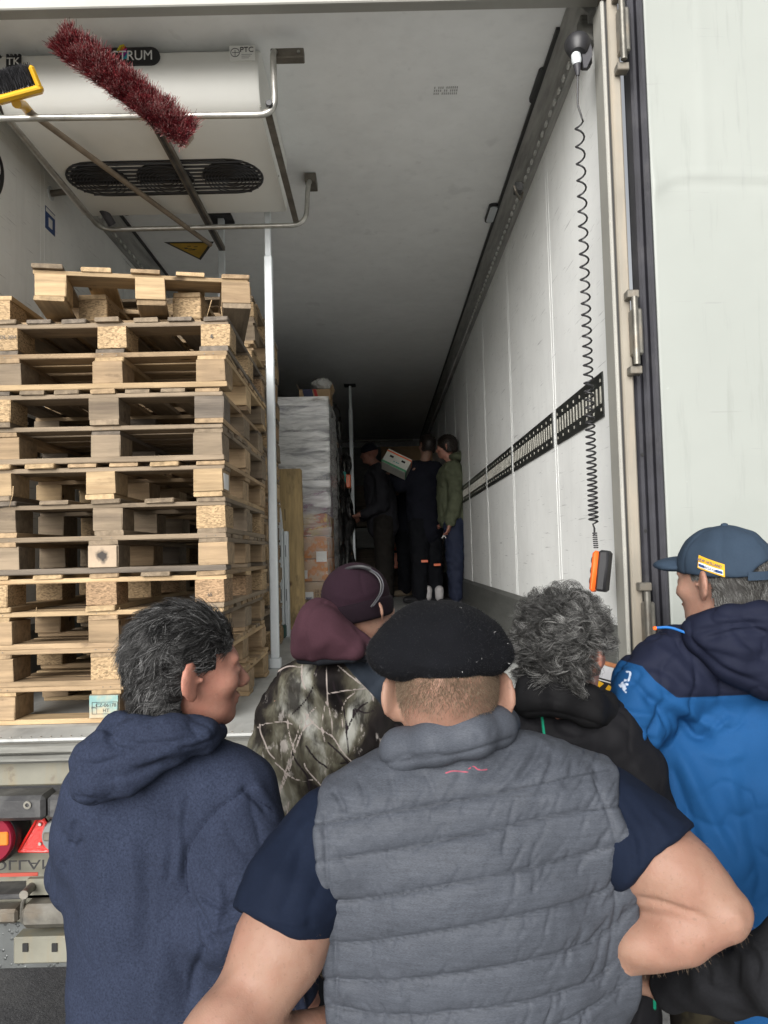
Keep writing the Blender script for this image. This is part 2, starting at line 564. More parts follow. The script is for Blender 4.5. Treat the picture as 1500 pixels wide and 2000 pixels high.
# hinges on the right post
for hy in (at(1225, 75, 2.6)[2], at(1240, 655, 2.6)[2], at(1275, 1220, 2.6)[2]):
    hx = RX + .022
    hb = box('hinge', (hx, 2.545, hy - .08), (hx + .036, 2.588, hy + .08), M['cast'], T, .006)
    MB().tube([(hx + .008, 2.54, hy - .115), (hx + .008, 2.54, hy + .115)], .011, 10).put('hinge_pin', M['cast'], hb, True)
    for dz in (-.13, .13):
        box('hinge_ear', (hx - .012, 2.55, hy + dz - .014), (hx + .03, 2.588, hy + dz + .014), M['cast'], hb, .003)
# door swung open, lining towards us
DX0, DY0, DA = .922, 2.66, R(3.0)
def dpt(u, v, w): # u along the door, v towards the viewer, w height
    return (DX0 + u * math.cos(DA) + v * math.sin(DA), DY0 + u * math.sin(DA) - v * math.cos(DA), w)
door = thing('trailer_door', 'pale green white trailer door swung open on the right', 'door', dpt(.6, 0, 1.2))
DM = Matrix.Translation(Vector((DX0, DY0, 0))) @ Matrix.Rotation(DA, 4, 'Z')
# lining as a slightly dented sheet
nx, nz = 90, 150
U, Wd = np.meshgrid(np.linspace(.055, 1.22, nx), np.linspace(FZ - .02, 3.84, nz), indexing='ij')
zc_ = at(1400, 372, 2.75)[2]
cz_ = zc_ + .006 * np.sin(U * 7) - .05 * np.exp(-((U - .05) / .07) ** 2)
dent = .006 * np.exp(-((Wd - cz_) / .010) ** 2) * np.clip((U - .05) / .15, 0, 1) * (1 - .5 * np.clip((U - .3) / .3, 0, 1)) - .005 * np.exp(-((Wd - cz_ + .028) / .016) ** 2) * np.clip((U - .05) / .15, 0, 1)
dent += .012 * np.exp(-((U - .06) / .05) ** 2 - ((Wd - zc_ + .03) / .06) ** 2)
dent += .003 * np.sin(U * 9 + 1) * np.sin(Wd * 5) + .0015 * np.exp(-((U - .26) / .02) ** 2) * (Wd > zc_)
Vd = -.03 - dent
V = np.stack([U, Vd, Wd], -1).reshape(-1, 3)
idx = np.arange(nx * nz).reshape(nx, nz)
Fq = np.stack([idx[:-1, :-1], idx[1:, :-1], idx[1:, 1:], idx[:-1, 1:]], -1).reshape(-1, 4)
V2 = V.copy(); V2[:, 1] = .05
rim = np.concatenate([idx[:, 0], idx[-1, 1:], idx[-2::-1, -1], idx[0, -2:0:-1]])
rq = np.stack([rim, np.roll(rim, -1), np.roll(rim, -1) + nx * nz, rim + nx * nz], -1)[:, ::-1]
me = mesh_np('lining', np.vstack([V, V2]), [Fq, Fq[:, ::-1] + nx * nz, rq])
me.transform(DM)
put('lining', me, M['door'], door)
def dbox(name, a, b, mat, bev=.004, par=None):
    m_ = MB().box((a[0], -a[1], a[2]), (b[0], -b[1], b[2]), bev, DM)
    return m_.put(name, mat, par or door)
dbox('door_gasket', (-.0, -.04, FZ - .02), (.026, .035, 3.84), M['rubber'], .008)
dbox('door_gasket', (.028, -.03, FZ - .02), (.054, .046, 3.84), M['rubber'], .009)
# torn rubber profile on the lower part of the door edge
sg = dbox('edge_guard', (-.034, -.02, FZ + .05), (-.002, .03, at(1235, 700, 2.7)[2]), M['rubber'], .01)
for zz in (738, 892, 1038, 1185):
    p = at(1240, zz, 2.68); q = DM @ Vector((-.017, -.031, p[2]))
    MB().lathe(q, (0, -1, 0), [(.006, 0), (.006, .002)], 10).put('rivet_hole', M['void'], sg)
stk = dbox('sticker', (.44, .0285, at(1490, 1160, 2.7)[2] - .02), (.56, .0315, at(1490, 1160, 2.7)[2] + .02), M['yellow'], 0)
q = DM @ Vector((.448, -.033, at(1490, 1158, 2.7)[2]))
text('lettering', 'OI', .022, q, (1, 0, 0), (0, 0, 1), M['ink'], stk)

# sill, rear beam, buffers, tail lift gear
SX0, SX1 = LX - .07, RX + .085
box('sill', (SX0, 2.455, FZ - .006), (SX1, 2.62, FZ + .004), M['floor'], T, .002)
sl = box('sill_profile', (SX0, 2.415, FZ - .035), (SX1, 2.456, FZ - .005), M['sill'], T, .006)
box('sill_profile', (SX0, 2.400, FZ - .060), (SX1, 2.43, FZ - .037), M['sill'], T, .008)
m_ = MB()
for i in range(80):
    m_.lathe((SX0 + .02 + i * .032, 2.478, FZ + .004), (0, 0, 1), [(.004, 0), (.003, .002)], 6)
tag(m_.put('rivet', M['cast'], sl), kind='stuff')
box('rear_beam', (SX0, 2.46, 1.106), (SX1, 2.56, FZ - .06), M['grimy'], T, .006)
xb = at(88, 1565, 2.36)[0]
for a_, b_ in ((SX0, xb - .003), (xb + .003, xb + .8), (xb + .81, SX1)):
    bf = box('buffer', (a_, 2.36, 1.030), (b_, 2.46, 1.104), M['wornblack'], T, .012)
p = at(54, 1572, 2.36)
MB().lathe(p, (0, -1, 0), [(.012, -.01), (.012, .004), (.006, .004), (.006, -.008)], 12).put('bolt', M['cast'], T)
# lock block on the rear beam
p = at(472, 1480, 2.43)
lb = box('lock_block', p - np.array([.034, .03, .018]), p + np.array([.034, .03, .018]), M['cast'], T, .012)
box('lock_latch', p + np.array([-.024, -.04, -.012]), p + np.array([.012, -.028, .004]), M['wornblack'], lb, .004)
# lamp panel
box('lamp_panel', (SX0, 2.50, .80), (SX1, 2.53, 1.05), M['grimy'], T)
def lamp(px, py, r, mats, name='tail_light'):
    c = at(px, py, 2.42)
    hs_ = MB().lathe(c, (0, -1, 0), [(r * 1.08, -.07), (r * 1.08, .0), (r * 1.0, .012)], 28).put(name, M['black'], T, True)
    MB().lathe(c + np.array([0, -.012, 0]), (0, -1, 0), [(r * .98, -.002), (r * .98, .008), (r * .9, .016), (.002, .018)], 28).put('lens', mats[0], hs_, True)
    box('lens_band', c + np.array([-r * .8, -.034, -r * .22]), c + np.array([r * .8, -.026, r * .3]), mats[1], hs_, .004)
    return hs_
lamp(-14, 1634, .078, (M['darkred'], M['orangelens']))
lamp(118, 1628, .05, (plain('smoked_lens', (.16, .17, .17), .2), M['strip']), 'reversing_light')
a_, b_, c_ = at(80, 1588, 2.44), at(37, 1662, 2.44), at(123, 1662, 2.44)
tri = MB().prism([a_, b_, c_], (0, .012, 0)).put('warning_reflector', M['redlens'], T)
ctr = (a_ + b_ + c_) / 3
for s_ in (.0, ):
    pass
fr = MB()
for (p_, q_) in ((a_, b_), (b_, c_), (c_, a_)):
    fr.tube([p_ + (0, -.003, 0), q_ + (0, -.003, 0)], .004, 6)
fr.put('reflector_rim', M['redlens'], tri)
for py in (1610, 1648):
    MB().lathe(at(78, py, 2.436), (0, -1, 0), [(.006, 0), (.005, .003)], 8).put('screw', M['steel'], tri)
box('lamp_shelf', (SX0, 2.40, .785), (SX1, 2.50, .800), M['wornblack'], T, .003)
# tail lift below
lp = box('lift_plate', (SX0, 2.44, .70), (SX0 + 1.4, 2.462, .783), M['grimy'], T, .003)
p = at(60, 1690, 2.43)
text('lettering', 'DHOLLANDIA', .042, (p[0] - .02, 2.4385, p[2]), (1, 0, 0), (0, 0, -1), M['ink'], lp, squash=-1.5 * -1)
M['orange_red'] = plain('red_paint', (.35, .05, .03), .5)
box('red_mark', (at(0, 1710, 2.44)[0] - .1, 2.436, at(0, 1712, 2.44)[2]), (at(75, 1710, 2.44)[0], 2.4395, at(0, 1705, 2.44)[2]), M['orange_red'], lp)
k = Mat('tread_plate', (.15, .16, .16), .45, .5); k.vary(6, .3)
k.bump(k.ramp(k.voro(34, k.vec((1.6, .6, 1.6), (0, R(45), 0))), [(.15, 1.0), (.3, 0.0)]), .7, .004); M['tread'] = k.done()
box('lift_platform', (SX0, 2.44, .56), (SX0 + 1.5, 2.47, .698), M['tread'], T, .003)
p0, p1 = at(40, 1787, 2.36), at(210, 1787, 2.36)
br = box('lift_beam', (p0[0], 2.34, p0[2] - .038), (p1[0] + .3, 2.42, p0[2] + .032), M['cast'], T, .018)
p0 = at(-60, 1790, 2.38)
box('lift_arm', (p0[0] - .2, 2.37, p0[2] - .022), (at(36, 1790, 2.38)[0], 2.43, p0[2] + .02), M['cast'], T, .008)
box('lift_bracket', (at(50, 1730, 2.40)[0], 2.40, at(50, 1758, 2.4)[2]), (at(190, 1730, 2.40)[0], 2.425, at(50, 1718, 2.4)[2]), M['grimy'], T, .004)
MB().tube([at(46, 1748, 2.33), at(62, 1732, 2.40)], .013, 12).put('pivot_bolt', M['cast'], T, True)
MB().tube([at(42, 1790, 2.36), at(44, 1765, 2.35), at(52, 1740, 2.35)], .006, 8).put('link_rod', M['cast'], T, True)
lb = box('lift_foot', (at(32, 1850, 2.38)[0], 2.36, at(32, 1877, 2.38)[2]), (at(200, 1850, 2.38)[0], 2.42, at(32, 1825, 2.38)[2]), M['grimy'], T, .004)
for px in (50, 107):
    p = at(px, 1850, 2.36)
    box('slot', p + np.array([-.008, -.004, -.012]), p + np.array([.008, .003, .012]), M['void'], lb)
# chassis and wheels under the body
for xx in (-.85, .05):
    box('chassis_beam', (xx - .06, 2.6, .85), (xx + .06, YB, 1.12), M['wornblack'], T)
wm = MB().lathe((0, 0, 0), (1, 0, 0), [(.28, -.17), (.44, -.19), (.5, -.14), (.5, .14), (.44, .19), (.28, .17)], 36).mesh('wheel', True)
rm = MB().lathe((0, 0, 0), (1, 0, 0), [(.12, -.15), (.28, -.165), (.275, .165), (.12, .15)], 24).mesh('rim', True)
for xx in (LX + .12, RX - .12):
    for yy in (5.2, 6.5, 7.8):
        w_ = put('wheel', wm, M['rubber'], T, (xx, yy, .5))
        put('rim', rm, M['galv'], w_, (xx, yy, .5))
box('mud_guard', (LX, 4.4, .3), (RX, 4.42, 1.0), M['wornblack'], T)

# ceiling fittings on the right
p = at(1053, 130, 3.27)
MB().prism([(p[0] + .027 * math.cos(a), p[1] + (.10 if math.sin(a) > 0 else -.10) + .027 * math.sin(a), CZ - .012) for a in np.linspace(0, 2 * math.pi, 24, endpoint=False)], (0, 0, .0125)).put('roof_vent', M['black'], T)
p = at(960, 409, 4.53)
lm = MB().prism([(p[0] + .03 * math.cos(a), p[1] + (.09 if math.sin(a) > 0 else -.09) + .03 * math.sin(a), CZ - .018) for a in np.linspace(0, 2 * math.pi, 24, endpoint=False)], (0, 0, .0185)).put('roof_lamp', M['black'], T)
MB().prism([(p[0] + .022 * math.cos(a), p[1] + (.085 if math.sin(a) > 0 else -.085) + .022 * math.sin(a), CZ - .022) for a in np.linspace(0, 2 * math.pi, 24, endpoint=False)], (0, 0, .0045)).put('lens', M['galv'], lm)
p = at(1012, 368, 3.75)
hk = box('rail_clamp', p - np.array([.02, .035, .022]), p + np.array([.02, .035, .022]), M['wornblack'], T, .006)
MB().tube(bend([p + (-.03, -.05, -.01), p + (-.02, -.05, -.045), p + (.02, .04, -.045), p + (.03, .04, 0)], .02), .006, 8).put('clamp_hook', M['strip'], hk, True)
p = at(1140, 72, 2.78)
box('post_bracket', (p[0] - .02, 2.74, p[2] - .04), (RX, 2.80, p[2] + .06), M['sill'], T, .004)
# faint stencil on the ceiling
m_ = MB(); p = at(868, 130, 3.3)
for r_ in range(3):
    for c_ in range(12):
        if rng.random() < .85:
            m_.box((p[0] - .05 + c_ * .009, p[1] - .03 + r_ * .022, CZ - .0015), (p[0] - .05 + c_ * .009 + .005, p[1] - .03 + r_ * .022 + .014, CZ + .0001))
tag(m_.put('ceiling_stencil', M['faint_ink'], T), kind='stuff')
# left wall fittings
p = at(97, 432, 3.60)
zz = p[2]; yy = None
for t_ in np.linspace(2.8, 6, 600):
    q = at(97, 432, t_)
    if q[0] <= LX: yy = t_; break
q = at(97, 432, yy)
st = box('sticker', (LX - .001, q[1] - .055, q[2] - .055), (LX + .002, q[1] + .055, q[2] + .055), M['blue_print'], T)
box('sticker_mark', (LX + .002, q[1] - .02, q[2] - .035), (LX + .004, q[1] + .02, q[2] + .01), M['white_print'], st)
box('sticker_band', (LX + .002, q[1] - .05, q[2] + .03), (LX + .004, q[1] + .05, q[2] + .048), M['white_print'], st)
def on_left(px, py):
    for t_ in np.linspace(2.6, 8, 3000):
        if at(px, py, t_)[0] <= LX: return at(px, py, t_)
q = on_left(-6, 350)
text('wall_number', '9', .30, (LX + .002, q[1], q[2]), (0, 1, 0), (0, 0, 1), M['ink'], T, squash=.9)
# drain hose stub behind the cooling unit
q = on_left(98, 378)
hs_ = MB().tube([q, q + np.array([.11, -.02, .0])], .016, 12).put('drain_pipe', M['strip'], T, True)
MB().tube(bend([q + (.09, -.02, 0), q + (.2, -.02, .0), q + (.24, .05, -.06), q + (.27, .1, -.12)], .06), .021, 12).put('hose', M['rubber'], hs_, True)
MB().lathe(q, (1, 0, 0), [(.035, 0), (.035, .006)], 12).put('flange', M['galv'], hs_)
a_ = at(222, 405, 3.86)
MB().tube(bend([a_, a_ + (.02, 0, -.02), a_ + (.07, 0, -.045), a_ + (.10, 0, -.02), a_ + (.10, 0, .05)], .03), .005, 8).put('cable_loop', M['black'], T, True)
# warning sticker on the ceiling
a_, b_, c_ = at(325, 473, 4.3), at(417, 473, 4.3), at(392, 507, 4.3)
def on_ceiling(px, py, dz=0):
    Y = (CZ - dz - EYE[2])
    d = at(px, py, 1.0) - EYE
    return EYE + d * (Y / d[2])
tri = [on_ceiling(320, 473, .001), on_ceiling(418, 472, .001), on_ceiling(392, 508, .001)]
ws = MB().prism(tri, (0, 0, .002)).put('warning_sticker', M['ink'], T)
cc = sum(tri) / 3
M['yellow_print'] = plain('yellow_print', (.62, .36, .02), .5, 0, .3)
MB().prism([cc + (p_ - cc) * .80 - np.array([0, 0, .002]) for p_ in tri], (0, 0, .002)).put('warning_face', M['yellow_print'], ws)
m_ = MB()
for i in range(9):
    u_ = cc + np.array([rng.uniform(-.05, .04), rng.uniform(-.04, .03), -.003])
    m_.box(u_ - (.012, .004, 0), u_ + (.012, .004, .0008), 0)
m_.put('warning_symbol', M['ink'], ws)

# back of the load space: bulkhead lip and dark stacked goods
box('bulkhead_bar', (LX + .3, YB - .55, at(760, 860, YB - .5)[2] - .02), (RX - .25, YB - .5, at(760, 860, YB - .5)[2] + .015), M['sill'], T)
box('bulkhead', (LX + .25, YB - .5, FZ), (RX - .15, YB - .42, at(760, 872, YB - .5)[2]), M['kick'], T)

# ================================================================= cooling unit (part of the trailer body)
UX0, UX1 = -1.46, -.437
prof = [(2.945, 3.81), (2.925, 3.79), (2.918, 3.70), (2.925, 3.655), (2.945, 3.615), (2.975, 3.588), (3.01, 3.575), (3.79, 3.545), (3.83, 3.56), (3.86, 3.84), (3.0, 3.848)]
def unit_prof(x, s=1.0):
    cy_, cz_ = 3.4, 3.7
    return [(x, cy_ + (a - cy_) * s, cz_ + (b - cz_) * s) for a, b in prof]
m_ = MB()
rings = [unit_prof(UX0, .985), unit_prof(UX0 + .012), unit_prof(UX1 - .012), unit_prof(UX1, .985)]
V = [p for r_ in rings for p in r_]; n = len(prof); Fs = []
for i in range(3):
    for k_ in range(n):
        a, b = i * n + k_, i * n + (k_ + 1) % n
        Fs.append((a, b, b + n, a + n))
Fs.append(tuple(range(n))[::-1]); Fs.append(tuple(range(3 * n, 4 * n)))
m_.add(V, Fs)
cu = m_.put('cooling_unit', M['unit'], T, 'auto')
bmv = bmesh.new(); bmv.from_mesh(cu.data); bmesh.ops.recalc_face_normals(bmv, faces=bmv.faces); bmv.to_mesh(cu.data); bmv.free()
# grille on the underside: black stadium with slats and three fans
def under(x, y, dz=0.0): # point on the sloping underside
    return (x, y, 3.575 + (y - 3.01) * (3.545 - 3.575) / .78 - dz)
gx0, gx1, gy0, gy1 = -1.40, -.50, 3.30, 3.60
rr = (gy1 - gy0) / 2; gyc = (gy0 + gy1) / 2
def stadium(s, dz):
    r_ = rr * s
    pts = []
    for a in np.linspace(-math.pi / 2, math.pi / 2, 14): pts.append(under(gx1 - rr + r_ * math.cos(a), gyc + r_ * math.sin(a), dz))
    for a in np.linspace(math.pi / 2, 3 * math.pi / 2, 14): pts.append(under(gx0 + rr + r_ * math.cos(a), gyc + r_ * math.sin(a), dz))
    return pts
m_ = MB(); o_, i_ = stadium(1.0, .004), stadium(.93, .004)
n = len(o_)
V = o_ + i_ + [(a, b, c + .006) for a, b, c in o_] + [(a, b, c + .006) for a, b, c in i_]
Fs = []
for k_ in range(n):
    j = (k_ + 1) % n
    Fs += [(k_, j, n + j, n + k_), (k_, 2 * n + k_, 2 * n + j, j), (n + k_, n + j, 3 * n + j, 3 * n + k_)]
m_.add(V, Fs)
gr = m_.put('grille_rim', M['black'], cu)
for i in range(9):
    yy = gy0 + .022 + (gy1 - gy0 - .044) * i / 8
    hw = math.sqrt(max(0, rr * rr - (yy - gyc) ** 2)) * .97
    a, b = under(gx0 + rr - hw, yy), under(gx1 - rr + hw, yy)
    MB().tube([(a[0], a[1], a[2] - .004), (b[0], b[1], b[2] - .004)], .0055, 6).put('grille_bar', M['black'], cu)
for fx in (gx0 + rr, (gx0 + gx1) / 2 + .0, gx1 - rr):
    c = under(fx, gyc, .0008)
    fn = MB().lathe(c, (0, 0, -1), [(.128, -.004), (.128, .0008)], 30).put('fan', M['void'], cu)
    m_ = MB()
    for r_ in np.linspace(.015, .13, 9):
        m_.tube([(c[0] + r_ * math.cos(a), c[1] + r_ * math.sin(a), c[2] - .010) for a in np.linspace(0, 2 * math.pi, 25)], .0022, 4, False)
    m_.put('fan_guard', M['black'], cu)
# badge on the front: pill with lettering
def ufront(px, py): return at(px, py, 2.915)
p0, p1 = ufront(128, 112), ufront(312, 107)
zc = p0[2] - .002; xa, xb_ = p0[0] , p1[0]; rb = .0355
pill = []
for a in np.linspace(-math.pi / 2, math.pi / 2, 12): pill.append((xb_ - rb + rb * math.cos(a), 2.9125, zc + rb * math.sin(a)))
for a in np.linspace(math.pi / 2, 3 * math.pi / 2, 12): pill.append((xa + rb + rb * math.cos(a), 2.9125, zc + rb * math.sin(a)))
bd = MB().prism(pill, (0, .012, 0)).put('badge', M['ink'], cu)
text('lettering', 'SPECTRUM', .055, (xb_ - .026, 2.9115, zc), (1, 0, 0), (0, 0, 1), M['white_print'], bd, align='RIGHT', squash=.90)
for i, c in enumerate(((.6, .5, .02), (.7, .2, .02), (.6, .02, .2), (.3, .02, .3), (.02, .3, .4))):
    q = ufront(228 + i * 3, 100 + i * 4)
    mm = plain('rainbow_print', c, .5)
    MB().prism([(q[0], 2.912, q[2]), (q[0] + .012, 2.912, q[2] + .022), (q[0] + .03, 2.912, q[2] + .026), (q[0] + .014, 2.912, q[2])], (0, .008, 0)).put('badge_stripe', mm, bd)
q = ufront(26, 120)
lg = box('logo', (q[0] - .028, 2.914, q[2] - .026), (q[0] + .028, 2.925, q[2] + .022), M['ink'], cu)
for i in range(4):
    box('logo_notch', (q[0] - .028 + i * .0156, 2.914, q[2] + .0225), (q[0] - .028 + i * .0156 + .009, 2.925, q[2] + .030), M['ink'], lg)
text('lettering', 'TK', .042, (q[0], 2.913, q[2] - .002), (1, 0, 0), (0, 0, 1), M['white_print'], lg)
q = ufront(473, 103)
lb = box('label', (q[0] - .05, 2.916, q[2] - .03), (q[0] + .05, 2.9245, q[2] + .03), M['unit'], cu)
text('lettering', 'PTC', .03, (q[0] + .018, 2.915, q[2] + .012), (1, 0, 0), (0, 0, 1), M['ink'], lb)
m_ = MB(); m_.tube([(q[0] - .028 + .017 * math.cos(a), 2.9155, q[2] + .002 + .017 * math.sin(a)) for a in np.linspace(0, 2 * math.pi, 25)], .0012, 5, False)
m_.tube([(q[0] - .028, 2.9155, q[2] - .012), (q[0] - .028, 2.9155, q[2] + .012)], .001, 4); m_.tube([(q[0] - .04, 2.9155, q[2] + .002), (q[0] - .012, 2.9155, q[2] + .002)], .001, 4)
m_.put('emblem', M['ink'], lb)
m_ = MB()
for i in range(3): m_.box((q[0] - .003, 2.915, q[2] - .008 - i * .007), (q[0] + .038 - i * .006, 2.9165, q[2] - .0055 - i * .007))
m_.put('small_print', M['faint_ink'], lb)
for px, py in ((438, 184), (530, 208), (560, 300), (573, 343), (100, 212)):
    p = at(px, py, 2.97) if py < 250 else at(px, py, 3.5)
    p = (UX1 + .0005 if px > 520 else p[0], p[1], p[2]) if px > 520 else p
    MB().lathe(p, (0, -.3, -1) if px < 520 else (1, 0, 0), [(.006, -.004), (.005, .003)], 8).put('screw', M['steel'], cu)

# ================================================================= guard rack hung under the unit
FYr, RYr, ZB = 2.86, 3.86, 3.50
rk = thing('guard_rack', 'bent steel tube rack under the cooling unit, brooms lying on it', 'rack', (-.9, 3.3, 3.5))
xr_, xl_ = -.365, -1.60
MB().tube(bend([(LX + .02, FYr, ZB + .008), (xr_ + .0, FYr, ZB - .002), (xr_ - .005, FYr + .0, 3.745), (xr_ - .005, FYr + .08, 3.80)], .065), .0125, 14).put('front_tube', M['steel'], rk, True)
MB().tube(bend([(-1.40, 2.88, ZB + .02), (-1.395, RYr, ZB), (-.345, RYr, ZB), (-.332, RYr + .01, 3.72), (-.335, RYr + .22, 3.845)], .08), .0125, 14).put('rear_tube', M['steel'], rk, True)
box('bracket', (-.385, 2.90, 3.752), (-.255, 2.945, 3.79), M['strip'], rk, .003)
MB().lathe((-.275, 2.90, 3.771), (0, -1, 0), [(.006, 0), (.006, .006)], 8).put('bolt', M['steel'], rk)
box('bracket', (-.36, RYr + .14, 3.80), (-.30, RYr + .26, 3.848), M['strip'], rk, .003)
for xx in (-.395, ):
    MB().prism([(xx - .014, FYr, ZB + .012), (xx + .014, FYr, ZB + .012), (xx + .014, FYr, ZB + .02), (xx - .014, FYr, ZB + .02)], (0, RYr - FYr, 0)).put('side_strip', M['strip'], rk)
MB().lathe((-.385, FYr - .012, ZB + .03), (0, -1, 0), [(.014, 0), (.014, .012), (.011, .016)], 12).put('rubber_knob', M['black'], rk)

# load bracing poles
def pole(px, py, Y, w0, zsplit, label, ceil=True):
    p = at(px, py, Y)
    t_ = thing('load_pole', label, 'pole', (p[0], Y, FZ), 'load bracing poles between floor and ceiling')
    box('upper_tube', (p[0] - w0 * .38, Y - w0 * .38, zsplit), (p[0] + w0 * .38, Y + w0 * .38, CZ - .012), M['galv'], t_, .003)
    box('lower_tube', (p[0] - w0 / 2, Y - w0 / 2, FZ + .05), (p[0] + w0 / 2, Y + w0 / 2, zsplit + .001), M['galv'], t_, .004)
    box('foot', (p[0] - w0 * .7, Y - w0 * .7, FZ), (p[0] + w0 * .7, Y + w0 * .7, FZ + .05), M['galv'], t_, .004)
    box('head_plate', (p[0] - .07, Y - .07, CZ - .014), (p[0] + .07, Y + .07, CZ - .0005), M['black'], t_, .003)
    return t_
pole(531, 900, 3.88, .041, at(525, 502, 3.88)[2], 'galvanised square pole in front, beside the pallet stack')
pole(433, 500, 4.52, .048, at(433, 560, 4.52)[2], 'grey pole rising behind the tilted top pallet')
pole(687, 900, 9.2, .045, at(684, 800, 9.2)[2], 'thin far pole beside the dark film wrapped goods')

# ================================================================= pallets
def board_mesh(L, w, t, seed):
    r = random.Random(seed)
    m_ = MB().box((-L / 2, -w / 2, -t / 2), (L / 2, w / 2, t / 2), .002)
    me = m_.mesh('board')
    for v in me.vertices:
        v.co.x += r.uniform(-.002, .002); v.co.y += r.uniform(-.0015, .0015); v.co.z += r.uniform(-.0012, .0012)
    me.materials.append(None)
    return me
PW, PL = .84, 1.0
meshes = {}
def bm_(kind, *a):
    key = (kind,) + a
    if key not in meshes:
        meshes[key] = [board_mesh(*a, s) for s in range(3)]
    return random.choice(meshes[key])
def piece(name, me, mat, parent, x, y, z, rz=0.0):
    o = bpy.data.objects.new(name, me)
    C.objects.link(o)
    o.parent = parent
    o.location = (x, y, z); o.rotation_euler = (random.uniform(-.002, .002), random.uniform(-.002, .002), rz)
    o.material_slots[0].link = 'OBJECT'
    o.material_slots[0].material = mat
    return o
TONES = {'fresh': ['pine', 'pine', 'tan', 'pine', 'tan', 'weathered'], 'tan': ['tan', 'tan', 'pine', 'weathered', 'tan'], 'old': ['weathered', 'weathered', 'tan', 'weathered', 'greywood'], 'dark': ['greywood', 'weathered', 'greywood']}
def pallet(kind, tone, label, bx=0.0, chipb=False, width=PW, ends=7, cat='pallet', group='wooden pallets stacked in the trailer'):
    """kind A: boards run across the front; kind B: deck board ends look out at the front"""
    t_ = thing('wooden_pallet', label, cat, (0, 0, 0), group)
    tn = lambda: M[random.choice(TONES[tone])]
    bt, bh, ct = .018, .079, .0155
    j = lambda a=.004: random.uniform(-a, a)
    hw, hl = width / 2, PL / 2
    bw, bl = .102, .14
    ysb = (-hl + bl / 2, 0, hl - bl / 2); xsb = (-hw + bw / 2, bx, hw - bw / 2)
    # bottom boards
    if kind == 'A':
        for i, yy in enumerate(ysb):
            piece('bottom_board', bm_('b', width, .1, bt), tn(), t_, j(), yy + (-.02, 0, .02)[i] + j(), bt / 2, j(.003))
    else:
        for xx in xsb:
            piece('bottom_board', bm_('b', PL, .1, bt), tn(), t_, xx + j(), j(), bt / 2, math.pi / 2 + j(.004))
    z = bt
    for xx in xsb:
        for yy in ysb:
            mt = (M['chip'] if random.random() < .8 else M['chipdark']) if chipb else (tn() if random.random() < .9 else M['chip'])
            piece('block', bm_('k', bw, bl, bh), mt, t_, xx + j(.006), yy + j(.006), z + bh / 2, j(.03))
    z += bh
    if kind == 'A':
        for xx in xsb:
            piece('stringer', bm_('b', PL, .1, ct), tn(), t_, xx + j(), j(), z + ct / 2, math.pi / 2 + j(.004))
        z += ct
        for i in range(8):
            yy = -hl + .05 + i * (PL - .1) / 7
            piece('deck_board', bm_('b', width, .1, ct), tn(), t_, j(), yy + j(), z + ct / 2, j(.004))
    else:
        for yy in ysb:
            piece('stringer', bm_('b', width, .12, ct), tn(), t_, j(), yy + j(), z + ct / 2, j(.003))
        z += ct
        for i in range(ends):
            xx = -hw + .05 + i * (width - .1) / (ends - 1)
            piece('deck_board', bm_('b', PL, .1 if ends < 7 else .085, ct), tn(), t_, xx + j(.006), j(.008), z + ct / 2, math.pi / 2 + j(.006))
    return t_
SXc = at(449, 1080, 2.67)[0] - PW / 2 - .016
rows = [('A', 'fresh', 0, 0), ('A', 'tan', 0, 0), ('A', 'tan', 0, 0), ('B', 'fresh', 1, 5), ('A', 'old', 0, 0), ('B', 'old', 0, 5),
        ('B', 'fresh', 0, 6), ('A', 'old', 0, 0), ('B', 'old', 0, 7), ('A', 'fresh', 0, 0), ('B', 'dark', 1, 7)]
PH = .1285
ordn = ['bottom', 'second', 'third', 'fourth', 'fifth', 'sixth', 'seventh', 'eighth', 'ninth', 'tenth', 'eleventh']
tone_words = {'fresh': 'fresh yellow wooden pallet', 'tan': 'tan wooden pallet', 'old': 'weathered brown wooden pallet', 'dark': 'greyish wooden pallet with chipboard blocks'}
front = []
dxs = [0, -.01, -.012, 0, .005, 0, -.006, .006, -.012, .022, .012]
for i, (kd, tone, chp, en) in enumerate(rows):
    lab = tone_words[tone] + (', bottom of the front stack' if i == 0 else ', %s from the floor in the front stack' % ordn[i])
    t_ = pallet(kd, tone, lab, random.uniform(-.015, .02), chp, PW + random.uniform(-.02, .01), en or 7)
    t_.location = (SXc + dxs[i] + random.uniform(-.005, .005), 2.67 + PL / 2 + random.uniform(-.012, .012), FZ + .001 + i * PH)
    t_.rotation_euler = (0, 0, random.uniform(-.010, .010) + .006)
    front.append(t_)
ztop = FZ + .001 + 11 * PH
# turned over pallet, blocks up
t_ = pallet('B', 'fresh', 'upside down wooden pallet below the tilted one, chipboard blocks upwards', 0, True, .80, 7)
t_.rotation_euler = (0, math.pi, .01)
t_.location = (SXc - .09, 2.80 + PL / 2, ztop + .1285)
# tilted and turned pallet on top
p = at(283, 560, 2.68)
t_ = pallet('B', 'fresh', 'topmost pallet lying skewed and tilted on the stack, five board ends forward', .02, False, .735, 5)
ang = R(13)
cxy = np.array([p[0], p[1]]) + np.array([-math.sin(ang), math.cos(ang)]) * PL / 2
t_.rotation_euler = (R(.6), R(-.4), ang)
t_.location = (cxy[0], cxy[1], ztop + .050)
